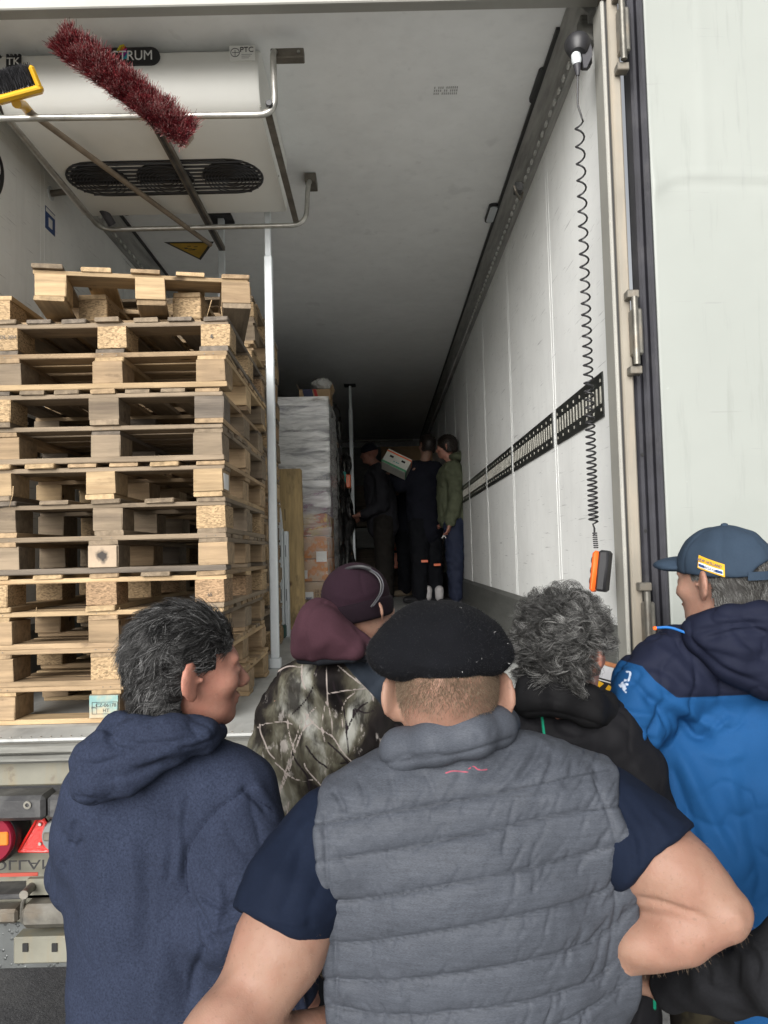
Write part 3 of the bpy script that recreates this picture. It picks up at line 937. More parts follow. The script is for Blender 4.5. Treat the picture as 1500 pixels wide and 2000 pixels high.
# second stack behind
nb = 15
bxc = at(492, 640, 3.98)[0] - PW / 2
for i in range(nb):
    tone = random.choice(['tan', 'old', 'fresh', 'old'])
    t_ = pallet('A' if i % 3 else 'B', tone, 'wooden pallet in the taller stack behind the front one, %s' % ('its topmost' if i == nb - 1 else 'its bottom one' if i == 0 else '%s from its floor end' % (ordn + ['twelfth', 'thirteenth', 'fourteenth'])[i]), 0, i % 2 == 0)
    t_.location = (bxc + random.uniform(-.01, .01), 3.98 + PL / 2, FZ + .001 + i * PH)
# stamps and paint on the front blocks
def face_of(t_, px, py):
    y_ = min((o for o in t_.children if o.name.startswith('block')), key=lambda o: (o.location.y > 0) * 9 + abs(seen((o.location + t_.location))[0] - px))
    w_ = t_.location + y_.location
    return y_, w_, np.array([w_[0], w_[1] - .0712, w_[2]])
bpy.context.view_layer.update()
def plate(t_, px, py, w, h, mat, name):
    b_, w_, f_ = face_of(t_, px, py)
    f_ = f_ - np.array([0, .003, 0])
    return box(name, f_ - (w / 2, .0015, h / 2), f_ + (w / 2, .0015, h / 2), mat, t_), f_
def mark(t_, f_, s, size, dx=0, dz=0, mat=None):
    return text('stamp', s, size, f_ + np.array([dx, -.0022, dz]), (1, 0, 0), (0, 0, 1), mat or M['ink'], t_, .0003)
k = Mat('teal_paint', (.20, .36, .35), .7); k.spots(12, .42, .62, (.42, .32, .20), .9, 4).vary(20, .3); teal = k.done()
pl_, f_ = plate(front[0], 205, 1370, .098, .076, teal, 'paint_mark')
mark(front[0], f_, 'CZ-06178', .017, .008, .004); mark(front[0], f_, 'HT', .017, .008, -.014); mark(front[0], f_, 'IPPC', .010, -.032, -.004)
m_ = MB()
for (x0_, z0_, x1_, z1_) in ((-.040, .014, .048, .0155), (-.040, -.0255, .048, -.024), (-.040, -.0255, -.0385, .0155), (.0465, -.0255, .048, .0155), (-.024, -.0255, -.0228, .0155)):
    m_.box(f_ + (x0_, -.0026, z0_), f_ + (x1_, -.0018, z1_))
m_.put('stamp_frame', M['ink'], front[0])
k = Mat('scorched_block', (.40, .31, .22), .8)
gx = k.node('ShaderNodeVectorMath'); gx.operation = 'LENGTH'
k.l.new(k.vec((24, 1, 22)), gx.inputs[0])
k.col = k.mix(k.ramp(k.math('ADD', gx.outputs['Value'], k.math('MULTIPLY', k.noise(45, 4), .8)), [(.70, .92), (1.45, 0.0)]), k.cur(), (.012, .012, .014)); k.vary(14, .2)
pl_, f_ = plate(front[4], 205, 1068, .097, .074, k.done(), 'scorch_mark')
b_, w_, f_ = face_of(front[10], 405, 660); mark(front[10], f_ - np.array([0, .001, 0]), '6', .022, -.01, -.005)
b_, w_, f_ = face_of(front[10], 10, 680); mark(front[10], f_ - np.array([0, .001, 0]), 'DE-30H', .017, .02, .005)
for i_, px_, s_ in ((3, 430, '65'), (2, 430, '0761')):
    b_, w_, f_ = face_of(front[i_], px_, 0); mark(front[i_], f_ - np.array([0, .001, 0]), s_, .016, .0, -.012)
b_, w_, f_ = face_of(front[6], 430, 930)
box('paper_label', (w_[0] + .0512, w_[1] - .05, w_[2] - .03), (w_[0] + .0535, w_[1] + .03, w_[2] + .025), M['white_print'], front[6])
# nail heads in the board edges above the front blocks
m_ = [MB() for _ in front]
for i_, t_ in enumerate(front):
    for o in t_.children:
        if o.name.startswith('deck_board') and rows[i_][0] == 'A' and o.location.y < -.4:
            for xx in (-.37, -.34, -.02, .02, .34, .37):
                m_[i_].lathe((t_.location.x + xx + random.uniform(-.008, .008), t_.location.y + o.location.y - .0515, t_.location.z + o.location.z + random.uniform(-.003, .003)), (0, -1, 0), [(.0022, 0), (.0018, .0008)], 6)
    if m_[i_].n: m_[i_].put('nail_head', M['strip'], t_)
# splinters
rs_ = random.Random(5)
m_ = MB()
q = at(25, 950, 2.655); MB().tube([q, q + np.array([.004, -.012, -.03]), q + np.array([-.006, -.018, -.075])], [.002, .0018, .0004], 5).put('splinter', M['pine'], front[6])
for i_ in range(5):
    q = at(rs_.uniform(60, 430), 1186, 2.655) ; MB().tube([q, q + np.array([rs_.uniform(-.01, .01), -.004, -rs_.uniform(.008, .02)])], [.0012, .0003], 4).put('splinter', M['pine'], front[3])
for (x_, y_, dx_, dz_) in ((428, 598, .01, -.08), (410, 585, -.025, .085), (485, 560, .004, -.05)):
    q = at(x_, y_, 2.80); MB().tube([q, q + np.array([dx_, 0, -abs(dz_)])], [.0018, .0006], 5).put('splinter', M['pine'], t_ if False else front[10])
bpy.context.view_layer.update()
# ================================================================= implicit surfaces for people and cloth
f32 = np.float32
class Sh:
    """a shape as a distance function with a bounding box"""
    def __init__(s, f, lo, hi): s.f, s.lo, s.hi = f, np.array(lo, float), np.array(hi, float)

def cap(a, b, ra, rb=None, sq=1.0):
    rb = ra if rb is None else rb
    a, b = np.array(a, float), np.array(b, float)
    S_ = np.array([1, 1 / sq, 1.0])
    A, B = a * S_, b * S_
    ab = B - A; L2 = max(ab @ ab, 1e-9)
    def f(P):
        Q = P * S_.astype(f32)
        t = np.clip((Q - A.astype(f32)) @ (ab / L2).astype(f32), 0, 1)
        d = np.sqrt((((Q - A.astype(f32)) - t[:, None] * ab.astype(f32)) ** 2).sum(1)) - (ra + (rb - ra) * t)
        return d * f32(min(1, sq) ** .5)
    rm = max(ra, rb)
    e = np.array([rm, rm * sq, rm])
    return Sh(f, np.minimum(a, b) - e, np.maximum(a, b) + e)

def rotm(axis_x=None, yaw=0, roll=0, pitch=0):
    return np.array(Matrix.Rotation(yaw, 3, 'Z') @ Matrix.Rotation(pitch, 3, 'X') @ Matrix.Rotation(roll, 3, 'Y'))

def ell(c, r, Rm=None):
    c, r = np.array(c, float), np.array(r, float)
    Rm = np.eye(3) if Rm is None else np.array(Rm)
    def f(P):
        Q = ((P - c.astype(f32)) @ Rm.astype(f32))
        k0 = np.sqrt(((Q / r.astype(f32)) ** 2).sum(1)) + f32(1e-6)
        k1 = np.sqrt(((Q / (r * r).astype(f32)) ** 2).sum(1)) + f32(1e-6)
        return k0 * (k0 - 1) / k1
    e = np.sqrt(((Rm * r) ** 2).sum(1))
    return Sh(f, c - e, c + e)

def half(p, n):
    n = np.array(n, float); n /= np.linalg.norm(n); p = np.array(p, float)
    return Sh(lambda P: (P - p.astype(f32)) @ n.astype(f32), [-9] * 3, [9] * 3)

def chain(pts, rs, sq=1.0):
    return [cap(pts[i], pts[i + 1], rs[i], rs[i + 1], sq) for i in range(len(pts) - 1)]

class Blob:
    def __init__(s, k=.03): s.k, s.ops = k, []
    def u(s, *sh, k=None):
        for x in sh:
            for y in (x if isinstance(x, (list, tuple)) else [x]): s.ops.append(('u', y, s.k if k is None else k))
        return s
    def cut(s, x, k=.006): s.ops.append(('s', x, k)); return s
    def keep(s, x, k=.006): s.ops.append(('i', x, k)); return s
    def f(s, P):
        d = None
        for op, sh, k in s.ops:
            v = sh.f(P)
            if d is None: d = v; continue
            if op == 'u':
                h = np.clip(.5 + .5 * (d - v) / k, 0, 1)
                d = d + (v - d) * h - k * h * (1 - h)
            else:
                if op == 's': v = -v
                h = np.clip(.5 - .5 * (d - v) / k, 0, 1)
                d = d + (v - d) * h + k * h * (1 - h)
        return d
    def box(s):
        us = [sh for op, sh, k in s.ops if op == 'u']
        return np.min([u.lo for u in us], 0), np.max([u.hi for u in us], 0)

def nets(blob, h, zmin=None):
    lo, hi = blob.box(); lo = lo - 4 * h - .01; hi = hi + 4 * h + .01
    if zmin is not None: lo[2] = max(lo[2], zmin)
    nb = np.ceil((hi - lo) / (4 * h)).astype(int) + 1
    ax = [lo[i] + (np.arange(nb[i]) * 4 + 1.5) * h for i in range(3)]
    G = np.stack(np.meshgrid(*ax, indexing='ij'), -1).reshape(-1, 3).astype(f32)
    dc = np.concatenate([blob.f(G[i:i + 400000]) for i in range(0, len(G), 400000)]).reshape(nb)
    act = np.abs(dc) < 4 * h * 1.6 + .004
    D = np.repeat(np.repeat(np.repeat(np.where(dc < 0, -1, 1).astype(f32), 4, 0), 4, 1), 4, 2)
    blk = np.argwhere(act)
    o = np.stack(np.meshgrid(*[np.arange(4)] * 3, indexing='ij'), -1).reshape(-1, 3)
    I = (blk[:, None, :] * 4 + o[None]).reshape(-1, 3)
    for s0 in range(0, len(I), 500000):
        q = I[s0:s0 + 500000]
        D[q[:, 0], q[:, 1], q[:, 2]] = blob.f((lo + q * h).astype(f32))
    n = np.array(D.shape)
    ins = D < 0
    cnt = np.zeros(n - 1, np.int8)
    for dx in (0, 1):
        for dy in (0, 1):
            for dz in (0, 1):
                cnt += ins[dx:n[0] - 1 + dx, dy:n[1] - 1 + dy, dz:n[2] - 1 + dz]
    cells = np.argwhere((cnt > 0) & (cnt < 8))
    vid = -np.ones(n - 1, np.int32); vid[cells[:, 0], cells[:, 1], cells[:, 2]] = np.arange(len(cells))
    acc = np.zeros((len(cells), 3)); num = np.zeros(len(cells))
    for a in range(3):
        b, c = [(1, 2), (0, 2), (0, 1)][a]
        for db in (0, 1):
            for dc_ in (0, 1):
                p = cells.copy(); p[:, b] += db; p[:, c] += dc_
                q = p.copy(); q[:, a] += 1
                d0, d1 = D[p[:, 0], p[:, 1], p[:, 2]], D[q[:, 0], q[:, 1], q[:, 2]]
                x = (d0 < 0) != (d1 < 0)
                t = np.where(x, d0 / np.where(x, d0 - d1, 1), 0)
                e = p.astype(float); e[:, a] += t
                acc[x] += e[x]; num[x] += 1
    V = lo + acc / num[:, None] * h
    Fs = []
    for a in range(3):
        b, c = [(1, 2), (2, 0), (0, 1)][a]
        sl0 = [slice(None)] * 3; sl1 = [slice(None)] * 3
        sl0[a] = slice(0, -1); sl1[a] = slice(1, None)
        s0, s1 = ins[tuple(sl0)], ins[tuple(sl1)]
        E = np.argwhere(s0 != s1)
        E = E[(E[:, b] > 0) & (E[:, c] > 0) & (E[:, b] < n[b] - 1) & (E[:, c] < n[c] - 1)]
        q = []
        for (ob, oc) in ((-1, -1), (0, -1), (0, 0), (-1, 0)):
            w = E.copy(); w[:, b] += ob; w[:, c] += oc
            q.append(vid[w[:, 0], w[:, 1], w[:, 2]])
        q = np.stack(q, 1)
        fl = ~s0[E[:, 0], E[:, 1], E[:, 2]]
        q[fl] = q[fl][:, ::-1]
        Fs.append(q[(q >= 0).all(1)])
    F = np.concatenate(Fs)
    return V, F

def grad(blob, V, e=.002):
    g = np.zeros_like(V); V = V.astype(f32)
    for i in range(3):
        d = np.zeros(3, f32); d[i] = e
        g[:, i] = blob.f(V + d) - blob.f(V - d)
    return g / (np.linalg.norm(g, axis=1)[:, None] + 1e-9)

def sines(V, seed, scale, n=14, stretch=(1, 1, 1)):
    """smooth random field about -1..1, features about `scale` metres"""
    r = np.random.default_rng(seed); o = np.zeros(len(V))
    Q = V * np.array(stretch)
    for i in range(n):
        k = r.normal(size=3); k *= (2 * math.pi / scale) * r.uniform(.5, 1.4) / np.linalg.norm(k)
        o += np.sin(Q @ k + r.uniform(0, 6.28) + 1.2 * np.sin(Q @ (k[[1, 2, 0]] * .6) + i))
    return o / math.sqrt(n) / 1.2

def curve(pts, n=8):
    P = np.array(pts, float)
    if len(P) < 3: return P
    Q = np.vstack([2 * P[0] - P[1], P, 2 * P[-1] - P[-2]]); out = []
    for i in range(1, len(Q) - 2):
        for t in np.linspace(0, 1, n, endpoint=False):
            out.append(.5 * ((2 * Q[i]) + (-Q[i - 1] + Q[i + 1]) * t + (2 * Q[i - 1] - 5 * Q[i] + 4 * Q[i + 1] - Q[i + 2]) * t ** 2 + (-Q[i - 1] + 3 * Q[i] - 3 * Q[i + 1] + Q[i + 2]) * t ** 3))
    out.append(P[-1]); return np.array(out)

def dist2(S, line):
    """distance of the points S (n,2) to a polyline, and how far along it (0..1)"""
    best = np.full(len(S), 1e9); tt = np.zeros(len(S)); m_ = len(line) - 1
    for i in range(m_):
        a, b = line[i], line[i + 1]; ab = b - a
        t = np.clip(((S - a) @ ab) / max(ab @ ab, 1e-9), 0, 1)
        d = np.hypot(*(S - a - t[:, None] * ab).T)
        c = d < best; best[c] = d[c]; tt[c] = ((i + t) / m_)[c]
    return best, tt

def seen_many(V):
    d = V - EYE; w = d @ _fw
    return np.stack([750 + FPX * (d @ CR) / w, 1000 - FPX * (d @ CU) / w], 1)

def sculpt(V, N, strokes):
    """strokes: (points, width, depth) or (points, width, depth, 'v'); creases (-) and ridges (+) on the side towards us"""
    S = seen_many(V); tow = EYE - V; tow /= np.linalg.norm(tow, axis=1)[:, None]
    face = np.clip(((N * tow).sum(1) + .05) / .25, 0, 1)
    disp = np.zeros(len(V))
    for st in strokes:
        ln = curve(st[0], 5); w, dp = st[1], st[2]
        lo, hi = ln.min(0) - 4 * w, ln.max(0) + 4 * w
        k = np.where((S[:, 0] > lo[0]) & (S[:, 0] < hi[0]) & (S[:, 1] > lo[1]) & (S[:, 1] < hi[1]) & (face > 0))[0]
        if not len(k): continue
        d, t = dist2(S[k], ln)
        prof = np.exp(-(d / w) ** 2) if len(st) < 4 else np.exp(-d / w)
        taper = 1.0 if len(st) > 4 else np.clip(np.minimum(t, 1 - t) * 5 + .15, 0, 1)
        disp[k] += dp * prof * taper * face[k]
    return disp

def lines_attr(me, V, name, lines, far=99.0):
    S = seen_many(V); best = np.full(len(V), far)
    for ln in lines:
        d, _ = dist2(S, curve(ln, 5)); best = np.minimum(best, d)
    attr(me, name, best)

def side_attr(me, V, name, line):
    """signed distance (picture units) to a boundary line, positive below / right of it"""
    S = seen_many(V); ln = np.array(line, float)
    d, _ = dist2(S, ln)
    yl = np.interp(S[:, 0], ln[:, 0], ln[:, 1])
    attr(me, name, np.where(S[:, 1] > yl, d, -d))

def crease(V, seed, scale, depth, sharp=8, stretch=(1, 1, 1)):
    """irregular cloth creases: narrow valleys where a smooth field crosses zero, fading in and out"""
    g = sines(V, seed, scale, stretch=stretch)
    return -depth * np.exp(-np.abs(g) * sharp) * np.clip(.5 + sines(V, seed + 50, scale * 1.7), 0, 1.2)

def blob_mesh(name, blob, h, mat, parent=None, strokes=None, fn=None, zmin=None, post=None):
    V, F = nets(blob, h, zmin)
    if strokes or fn:
        N = grad(blob, V)
        dsp = np.zeros(len(V))
        if strokes: dsp += sculpt(V, N, strokes)
        if fn: dsp += fn(V, N)
        V = V + N * dsp[:, None]
    me = mesh_np(name, V, F, True)
    if post: post(me, V)
    if parent is None:
        lo = V.min(0); c = ((V.min(0) + V.max(0)) / 2); org = (c[0], c[1], lo[2])
    else:
        org = tuple(world_of(parent))
    me.transform(Matrix.Translation(-Vector([float(x) for x in org])))
    o = put(name, me, mat, parent, org)
    return o, V, F

def strand_mesh(name, P, rad, tint, mat, parent, sides=3):
    """P (s,k,3) strands as thin tapered tubes; rad scalar or (k,)"""
    S_, K = P.shape[:2]
    T = np.gradient(P, axis=1); T /= np.linalg.norm(T, axis=2)[..., None] + 1e-9
    ref = rng.normal(size=(S_, 1, 3)); ref = np.repeat(ref, K, 1)
    A = np.cross(T, ref); A /= np.linalg.norm(A, axis=2)[..., None] + 1e-9
    B = np.cross(T, A)
    rad = np.broadcast_to(rad, (K,))
    V = []
    for s in range(sides):
        a = 2 * math.pi * s / sides
        V.append(P + (A * math.cos(a) + B * math.sin(a)) * rad[None, :, None])
    V = np.stack(V, 2)                                  # s,k,side,3
    idx = np.arange(S_ * K * sides).reshape(S_, K, sides)
    q = [np.stack([idx[:, :-1, s], idx[:, :-1, (s + 1) % sides], idx[:, 1:, (s + 1) % sides], idx[:, 1:, s]], -1).reshape(-1, 4) for s in range(sides)]
    me = mesh_np(name, V.reshape(-1, 3), np.concatenate(q), True)
    attr(me, 'tint', np.repeat(tint, K * sides))
    if parent is not None:
        me.transform(Matrix.Translation(-world_of(parent)))
        return put(name, me, mat, parent, tuple(world_of(parent)))
    return put(name, me, mat, None)

def sample(V, F, n, keep=None, seed=1):
    r = np.random.default_rng(seed)
    A = V[F[:, 0]]; B = V[F[:, 1]]; D_ = V[F[:, 3]]
    area = np.linalg.norm(np.cross(B - A, D_ - A), axis=1)
    c = (V[F].mean(1))
    w = area.copy()
    if keep is not None: w *= keep(c)
    w /= w.sum()
    i = r.choice(len(F), n, p=w)
    a, b = r.random((n, 1)), r.random((n, 1))
    return A[i] + (B[i] - A[i]) * a + (D_[i] - A[i]) * b

# ---------------------------------------------------------------- heads, hands, bodies
def frame(fwd, up):
    f = np.array(fwd, float); f /= np.linalg.norm(f)
    u = np.array(up, float); u -= f * (u @ f); u /= np.linalg.norm(u)
    return np.stack([np.cross(f, u), f, u], 1)          # columns: right, forward, up

def head_shapes(B, c, Rm, s=1.0, ear=1.0):
    L = lambda x, y, z: c + Rm @ (np.array([x, y, z]) * s)
    B.u(ell(L(0, -.008, .018), np.array([.077, .098, .088]) * s, Rm))
    B.u(ell(L(0, .034, -.040), np.array([.060, .060, .072]) * s, Rm), k=.03 * s)
    B.u(ell(L(0, .052, -.085), np.array([.040, .036, .026]) * s, Rm), k=.025 * s)
    B.u(ell(L(0, .078, -.095), np.array([.020, .017, .016]) * s, Rm), k=.02 * s)
    B.u(ell(L(0, .080, .012), np.array([.052, .016, .014]) * s, Rm), k=.014 * s)
    for q in (-1, 1):
        B.u(ell(L(q * .040, .062, -.028), np.array([.024, .026, .020]) * s, Rm), k=.02 * s)
        B.cut(ell(L(q * .031, .099, -.008), np.array([.015, .012, .011]) * s, Rm), k=.010 * s)
        B.u(ell(L(q * .031, .084, -.009), np.array([.0125, .0125, .0115]) * s, Rm), k=.004 * s)
    B.u(cap(L(0, .092, .000), L(0, .114, -.034), .008 * s, .0125 * s), k=.012 * s)
    for q in (-1, 1): B.u(ell(L(q * .012, .103, -.040), np.array([.009, .011, .007]) * s, Rm), k=.006 * s)
    B.u(ell(L(0, .094, -.060), np.array([.024, .011, .0065]) * s, Rm), k=.006 * s)
    B.u(ell(L(0, .092, -.071), np.array([.021, .011, .0070]) * s, Rm), k=.005 * s)
    for q in (-1, 1):
        e = ear * s
        Re = Rm @ rotm(yaw=q * .62, pitch=-.12)
        B.u(ell(L(q * .089, -.016, -.012) , np.array([.0070, .021, .033]) * e, Re), k=.004 * s)
        B.u(ell(L(q * .081, -.008, -.038), np.array([.007, .012, .014]) * e, Re), k=.006 * s)
        B.cut(ell(L(q * .097, -.003, -.012), np.array([.0065, .012, .020]) * e, Re), k=.005 * s)
        B.u(ell(L(q * .083, .006, -.014), np.array([.004, .005, .008]) * e, Re), k=.004 * s)

def hand_shapes(B, w, d, n, s=1.0, curl=.5, thumb=1):
    """w wrist, d direction to the fingers, n palm normal (towards the palm side), thumb +-1"""
    d = np.array(d, float); d /= np.linalg.norm(d); n = np.array(n, float); n -= d * (n @ d); n /= np.linalg.norm(n)
    sd = np.cross(d, n) * thumb
    for i in range(4):
        o = (-.030 + .020 * i) * s
        B.u(cap(w + d * .015 * s + sd * o * .6, w + d * .075 * s + sd * o, .015 * s, .0125 * s), k=.012)
    for i, ln in enumerate((.060, .072, .078, .070)):
        o = (-.032 + .0215 * i) * s
        p = w + d * .085 * s + sd * o; a = curl * .5; q = d
        for j, fr in enumerate((.45, .32, .25)):
            q2 = d * math.cos(a) + n * math.sin(a)
            e = p + q2 * ln * fr * s
            B.u(cap(p, e, (.0098 - .001 * j) * s, (.0090 - .001 * j) * s), k=.003)
            p = e; a += curl * .9
    p = w + d * .02 * s + sd * .028 * s
    e = p + (d * .7 + sd * .6 + n * .35) * .042 * s; B.u(cap(p, e, .014 * s, .0115 * s), k=.008)
    e2 = e + (d * .9 + sd * .15 + n * .45) * .032 * s; B.u(cap(e, e2, .0105 * s, .009 * s), k=.003)

def hair_mat(name, dark, light, rough=.45):
    k = Mat(name, dark, rough, 0, .5)
    k.col = k.ramp(k.attr('tint'), [(0.0, dark), (.55, tuple((a * .6 + b * .4) * .7 for a, b in zip(dark, light))), (1.0, light)])
    return k.done()

def skin_mat(name, base, red, blot=.5):
    k = Mat(name, base, .55, 0, .3)
    k.spots(9, .4, .75, red, blot, 5)
    k.spots(28, .45, .7, tuple(c * r_ for c, r_ in zip(base, (.86, .74, .70))), .55, 5).spots(130, .62, .70, tuple(c * .62 for c in base), .45, 3)
    k.b.inputs['Subsurface Weight'].default_value = .12
    k.b.inputs['Subsurface Radius'].default_value = (.012, .004, .002)
    k.b.inputs['Subsurface Scale'].default_value = 1.0
    k.bump(k.noise(420, 3), .3, .0015); k.bump(k.noise(60, 4), .25, .004)
    k.bump(k.voro(260), .10, .001)
    return k
def cloth_mat(name, base, weave=900, rough=.85, heather=0.0, amt=.15, sheen=.2, bump=.25, horiz=False):
    k = Mat(name, base, rough, 0, .25)
    k.vary(7, amt, 5)
    if heather:
        v = k.vec((1, 1, 5)) if horiz else None
        f = k.ramp(k.noise(260 if horiz else 330, 3, .7, v), [(.38, 0.0), (.68, 1.0)])
        k.col = k.mix(1.0, k.cur(), k.ramp(k.noise(230, 3, .75, v), [(.3, 1 - heather), (.7, 1 + heather)]), 'MULTIPLY')
    k.b.inputs['Sheen Weight'].default_value = 0.0; k.b.inputs['Specular IOR Level'].default_value = .12
    k.bump(k.noise(weave, 2, .6), bump, .0008)
    return k
# ================================================================= the people outside, seen from behind
PG = 'people crowding at the back of the trailer'
M['skin'] = skin_mat('skin_light', (.255, .152, .110), (.25, .105, .077), .6).done()
M['skin_red'] = skin_mat('skin_ruddy', (.33, .17, .125), (.32, .11, .08), .9).done()
M['skin_tan'] = skin_mat('skin_tanned', (.29, .175, .13), (.27, .11, .08), .6).done()
M['trousers'] = cloth_mat('dark_trousers', (.010, .011, .014)).done()
M['jeans'] = cloth_mat('navy_trousers', (.009, .012, .024)).done()

def legs(B, hx, hy, hz, floor, w=.09, r=.085, lean=0.0, splay=.03):
    for q in (-1, 1):
        B.u(*chain([(hx + q * w, hy, hz), (hx + q * (w + splay * .5), hy + .01, floor + (hz - floor) * .5), (hx + q * (w + splay), hy - .01 + lean, floor + .09)], [r, r * .72, r * .50]), k=.03)
def shoes(B, hx, hy, floor, w=.12, fwd=(0, 1, 0)):
    f = np.array(fwd, float)
    for q in (-1, 1):
        p = np.array([hx + q * w * abs(f[1]), hy + q * w * abs(f[0]), floor + .045])
        B.u(cap(p - f * .05, p + f * .15, .046, .040)); 

# ----------------------------------------------------------------- man with the beret
P3 = Blob(.03)
hc = at(872, 1338, 1.345); HR = frame((0, 1, -.02), (.01, 0.02, 1))
head_shapes(P3, hc, HR, 1.10, 1.05)
P3.u(cap(at(873, 1385, 1.335), at(880, 1490, 1.365), .070, .078, .95), k=.03)
P3.u(cap(at(925, 1760, 1.40), at(930, 2200, 1.40), .20, .19, .55), k=.05)
P3.u(*chain([at(650, 1650, 1.37), at(550, 1840, 1.29), at(428, 2075, 1.22)], [.072, .068, .055]), k=.04)
P3.u(*chain([at(418, 2085, 1.22), at(520, 2060, 1.25), at(650, 2010, 1.34)], [.052, .052, .036]), k=.02)
P3.u(ell(at(415, 2040, 1.20), (.052, .05, .075), rotm(roll=.5)), k=.04)
P3.u(*chain([at(1190, 1600, 1.37), at(1300, 1700, 1.30), at(1412, 1782, 1.24)], [.070, .066, .042]), k=.04)
P3.u(ell(at(1330, 1715, 1.27), (.085, .05, .055), rotm(roll=.68)), k=.03)
P3.u(ell(at(1446, 1782, 1.232), (.015, .017, .017)), k=.014)
P3.u(*chain([at(1412, 1790, 1.238), at(1330, 1820, 1.262), at(1222, 1862, 1.31)], [.036, .048, .036]), k=.010)
P3.u(ell(at(1295, 1828, 1.28), (.078, .044, .038), rotm(roll=-.25)), k=.02)
wr_ = at(1205, 1888, 1.33)
hand_shapes(P3, wr_, (-.05, .55, -.8), (-1, 0, 0), 1.05, .35, 1)
hand_shapes(P3, at(655, 2015, 1.36), (.05, .55, -.8), (1, 0, 0), 1.05, .35, -1)
legs(P3, at(930, 2000, 1.42)[0], 1.42, .95, 0, .10, .10)
shoes(P3, at(930, 2000, 1.42)[0], 1.42, 0, .14)
def sk(V, N):
    return sines(V, 5, .05) * .0008
beret_man, BV, BF = blob_mesh('person', P3, .0050, M['skin'], None, [([(1228, 1752), (1290, 1765), (1385, 1795)], 7, -.006), ([(1430, 1778), (1448, 1800), (1435, 1822)], 12, .003)], sk)
tag(beret_man, 'man in a black beret and grey quilted vest, hands on his hips', 'person', PG)

# navy T-shirt
B = Blob(.03)
B.u(cap(at(915, 1740, 1.375), at(930, 2150, 1.375), .232, .225, .56), k=.05)
B.u(*chain([at(690, 1590, 1.375), at(640, 1640, 1.36), at(578, 1740, 1.32), at(505, 1880, 1.28)], [.064, .074, .082, .080]), k=.04)
B.u(*chain([at(1120, 1545, 1.375), at(1185, 1590, 1.36), at(1260, 1660, 1.31), at(1350, 1725, 1.27)], [.064, .072, .078, .074]), k=.04)
B.keep(half(at(543, 1818, 1.28), at(505, 1905, 1.25) - at(578, 1740, 1.31)), .004)
B.keep(half(at(1281, 1685, 1.29), at(1345, 1755, 1.25) - at(1236, 1632, 1.31)), .004)
tee = cloth_mat('navy_jersey', (.0055, .0095, .022), 1100, .85, .12, .12, .06).done()
fold = [([(600, 1600), (560, 1680), (520, 1760)], 14, .004), ([(630, 1720), (604, 1780), (606, 1820)], 9, -.003), ([(590, 1640), (575, 1720), (545, 1800)], 8, -.004),
        ([(618, 1780), (575, 1800), (520, 1790)], 8, .004), ([(1190, 1560), (1235, 1640), (1240, 1710)], 8, -.006), ([(1215, 1545), (1265, 1620), (1275, 1680)], 8, -.004),
        ([(1240, 1560), (1290, 1620), (1310, 1650)], 9, .004), ([(480, 1775), (545, 1825), (615, 1848)], 4, -.0025, 'v'), ([(1235, 1722), (1280, 1690), (1318, 1640)], 4, -.0025, 'v')]
blob_mesh('t_shirt', B, .006, tee, beret_man, fold, lambda V, N: sines(V, 11, .09) * .0022 + sines(V, 12, .04) * .0008)

# quilted vest
B = Blob(.04)
B.u(cap(at(918, 1735, 1.375), at(930, 2160, 1.375), .268, .255, .60), k=.05)
B.u(*chain([at(860, 1530, 1.35), at(760, 1580, 1.35), at(648, 1640, 1.355)], [.072, .080, .100]), k=.05)
B.u(*chain([at(900, 1525, 1.35), at(1040, 1545, 1.35), at(1172, 1592, 1.355)], [.072, .080, .102]), k=.05)
B.u(*chain([at(640, 1680, 1.37), at(662, 1900, 1.38)], [.105, .10]), k=.04)
B.u(*chain([at(1185, 1640, 1.37), at(1190, 1850, 1.38)], [.10, .10]), k=.04)
a0 = at(617, 1600, 1.30); B.keep(half(a0, (-1, .10, -.035)), .012)
a0 = at(1232, 1640, 1.30); B.keep(half(a0, (1, .12, .03)), .012)
B.cut(cap(at(1300, 1560, 1.10), at(1300, 1560, 1.6), .072), .02)
B.cut(cap(at(872, 1400, 1.36), at(872, 1340, 1.36), .088), .01)
seams = [[(612, 1610), (720, 1594), (810, 1578), (963, 1551), (1117, 1517), (1190, 1505)], [(612, 1684), (720, 1669), (810, 1653), (994, 1614), (1117, 1588), (1225, 1572)],
         [(612, 1767), (720, 1757), (810, 1741), (994, 1706), (1117, 1676), (1240, 1643)], [(615, 1846), (720, 1841), (810, 1829), (994, 1795), (1155, 1752), (1250, 1700)],
         [(620, 1912), (720, 1918), (810, 1913), (994, 1887), (1155, 1841), (1250, 1760)], [(640, 1966), (740, 1983), (841, 1982), (1002, 1963), (1155, 1917), (1240, 1840)],
         [(660, 2030), (800, 2050), (950, 2040), (1100, 2000), (1230, 1920)]]
strk = [([(634, 1590), (638, 1700), (650, 1800), (660, 1990)], 4, -.0055, 'v', 1), ([(1160, 1515), (1192, 1600), (1206, 1680), (1202, 1780), (1185, 1900)], 4, -.0055, 'v', 1)]
r_ = random.Random(4)
for i, sm in enumerate(seams):
    cv = curve(sm, 10)
    for j in range(46):
        p = cv[r_.randrange(len(cv))]
        L_ = r_.uniform(14, 48) * (1.25 if p[0] > 960 else .8)
        up = r_.choice((-1, 1))
        dx = r_.uniform(.15, .75) * (1 if p[0] > 800 else r_.choice((-1, .5)))
        q = p + np.array([dx * L_ * -up, up * L_])
        mdl = (p + q) / 2 + np.array([r_.uniform(-4, 4), 0])
        strk.append(([p, mdl, q], r_.uniform(2.6, 4.8), -r_.uniform(.0008, .0026) * (1.2 if p[0] > 960 else .8)))
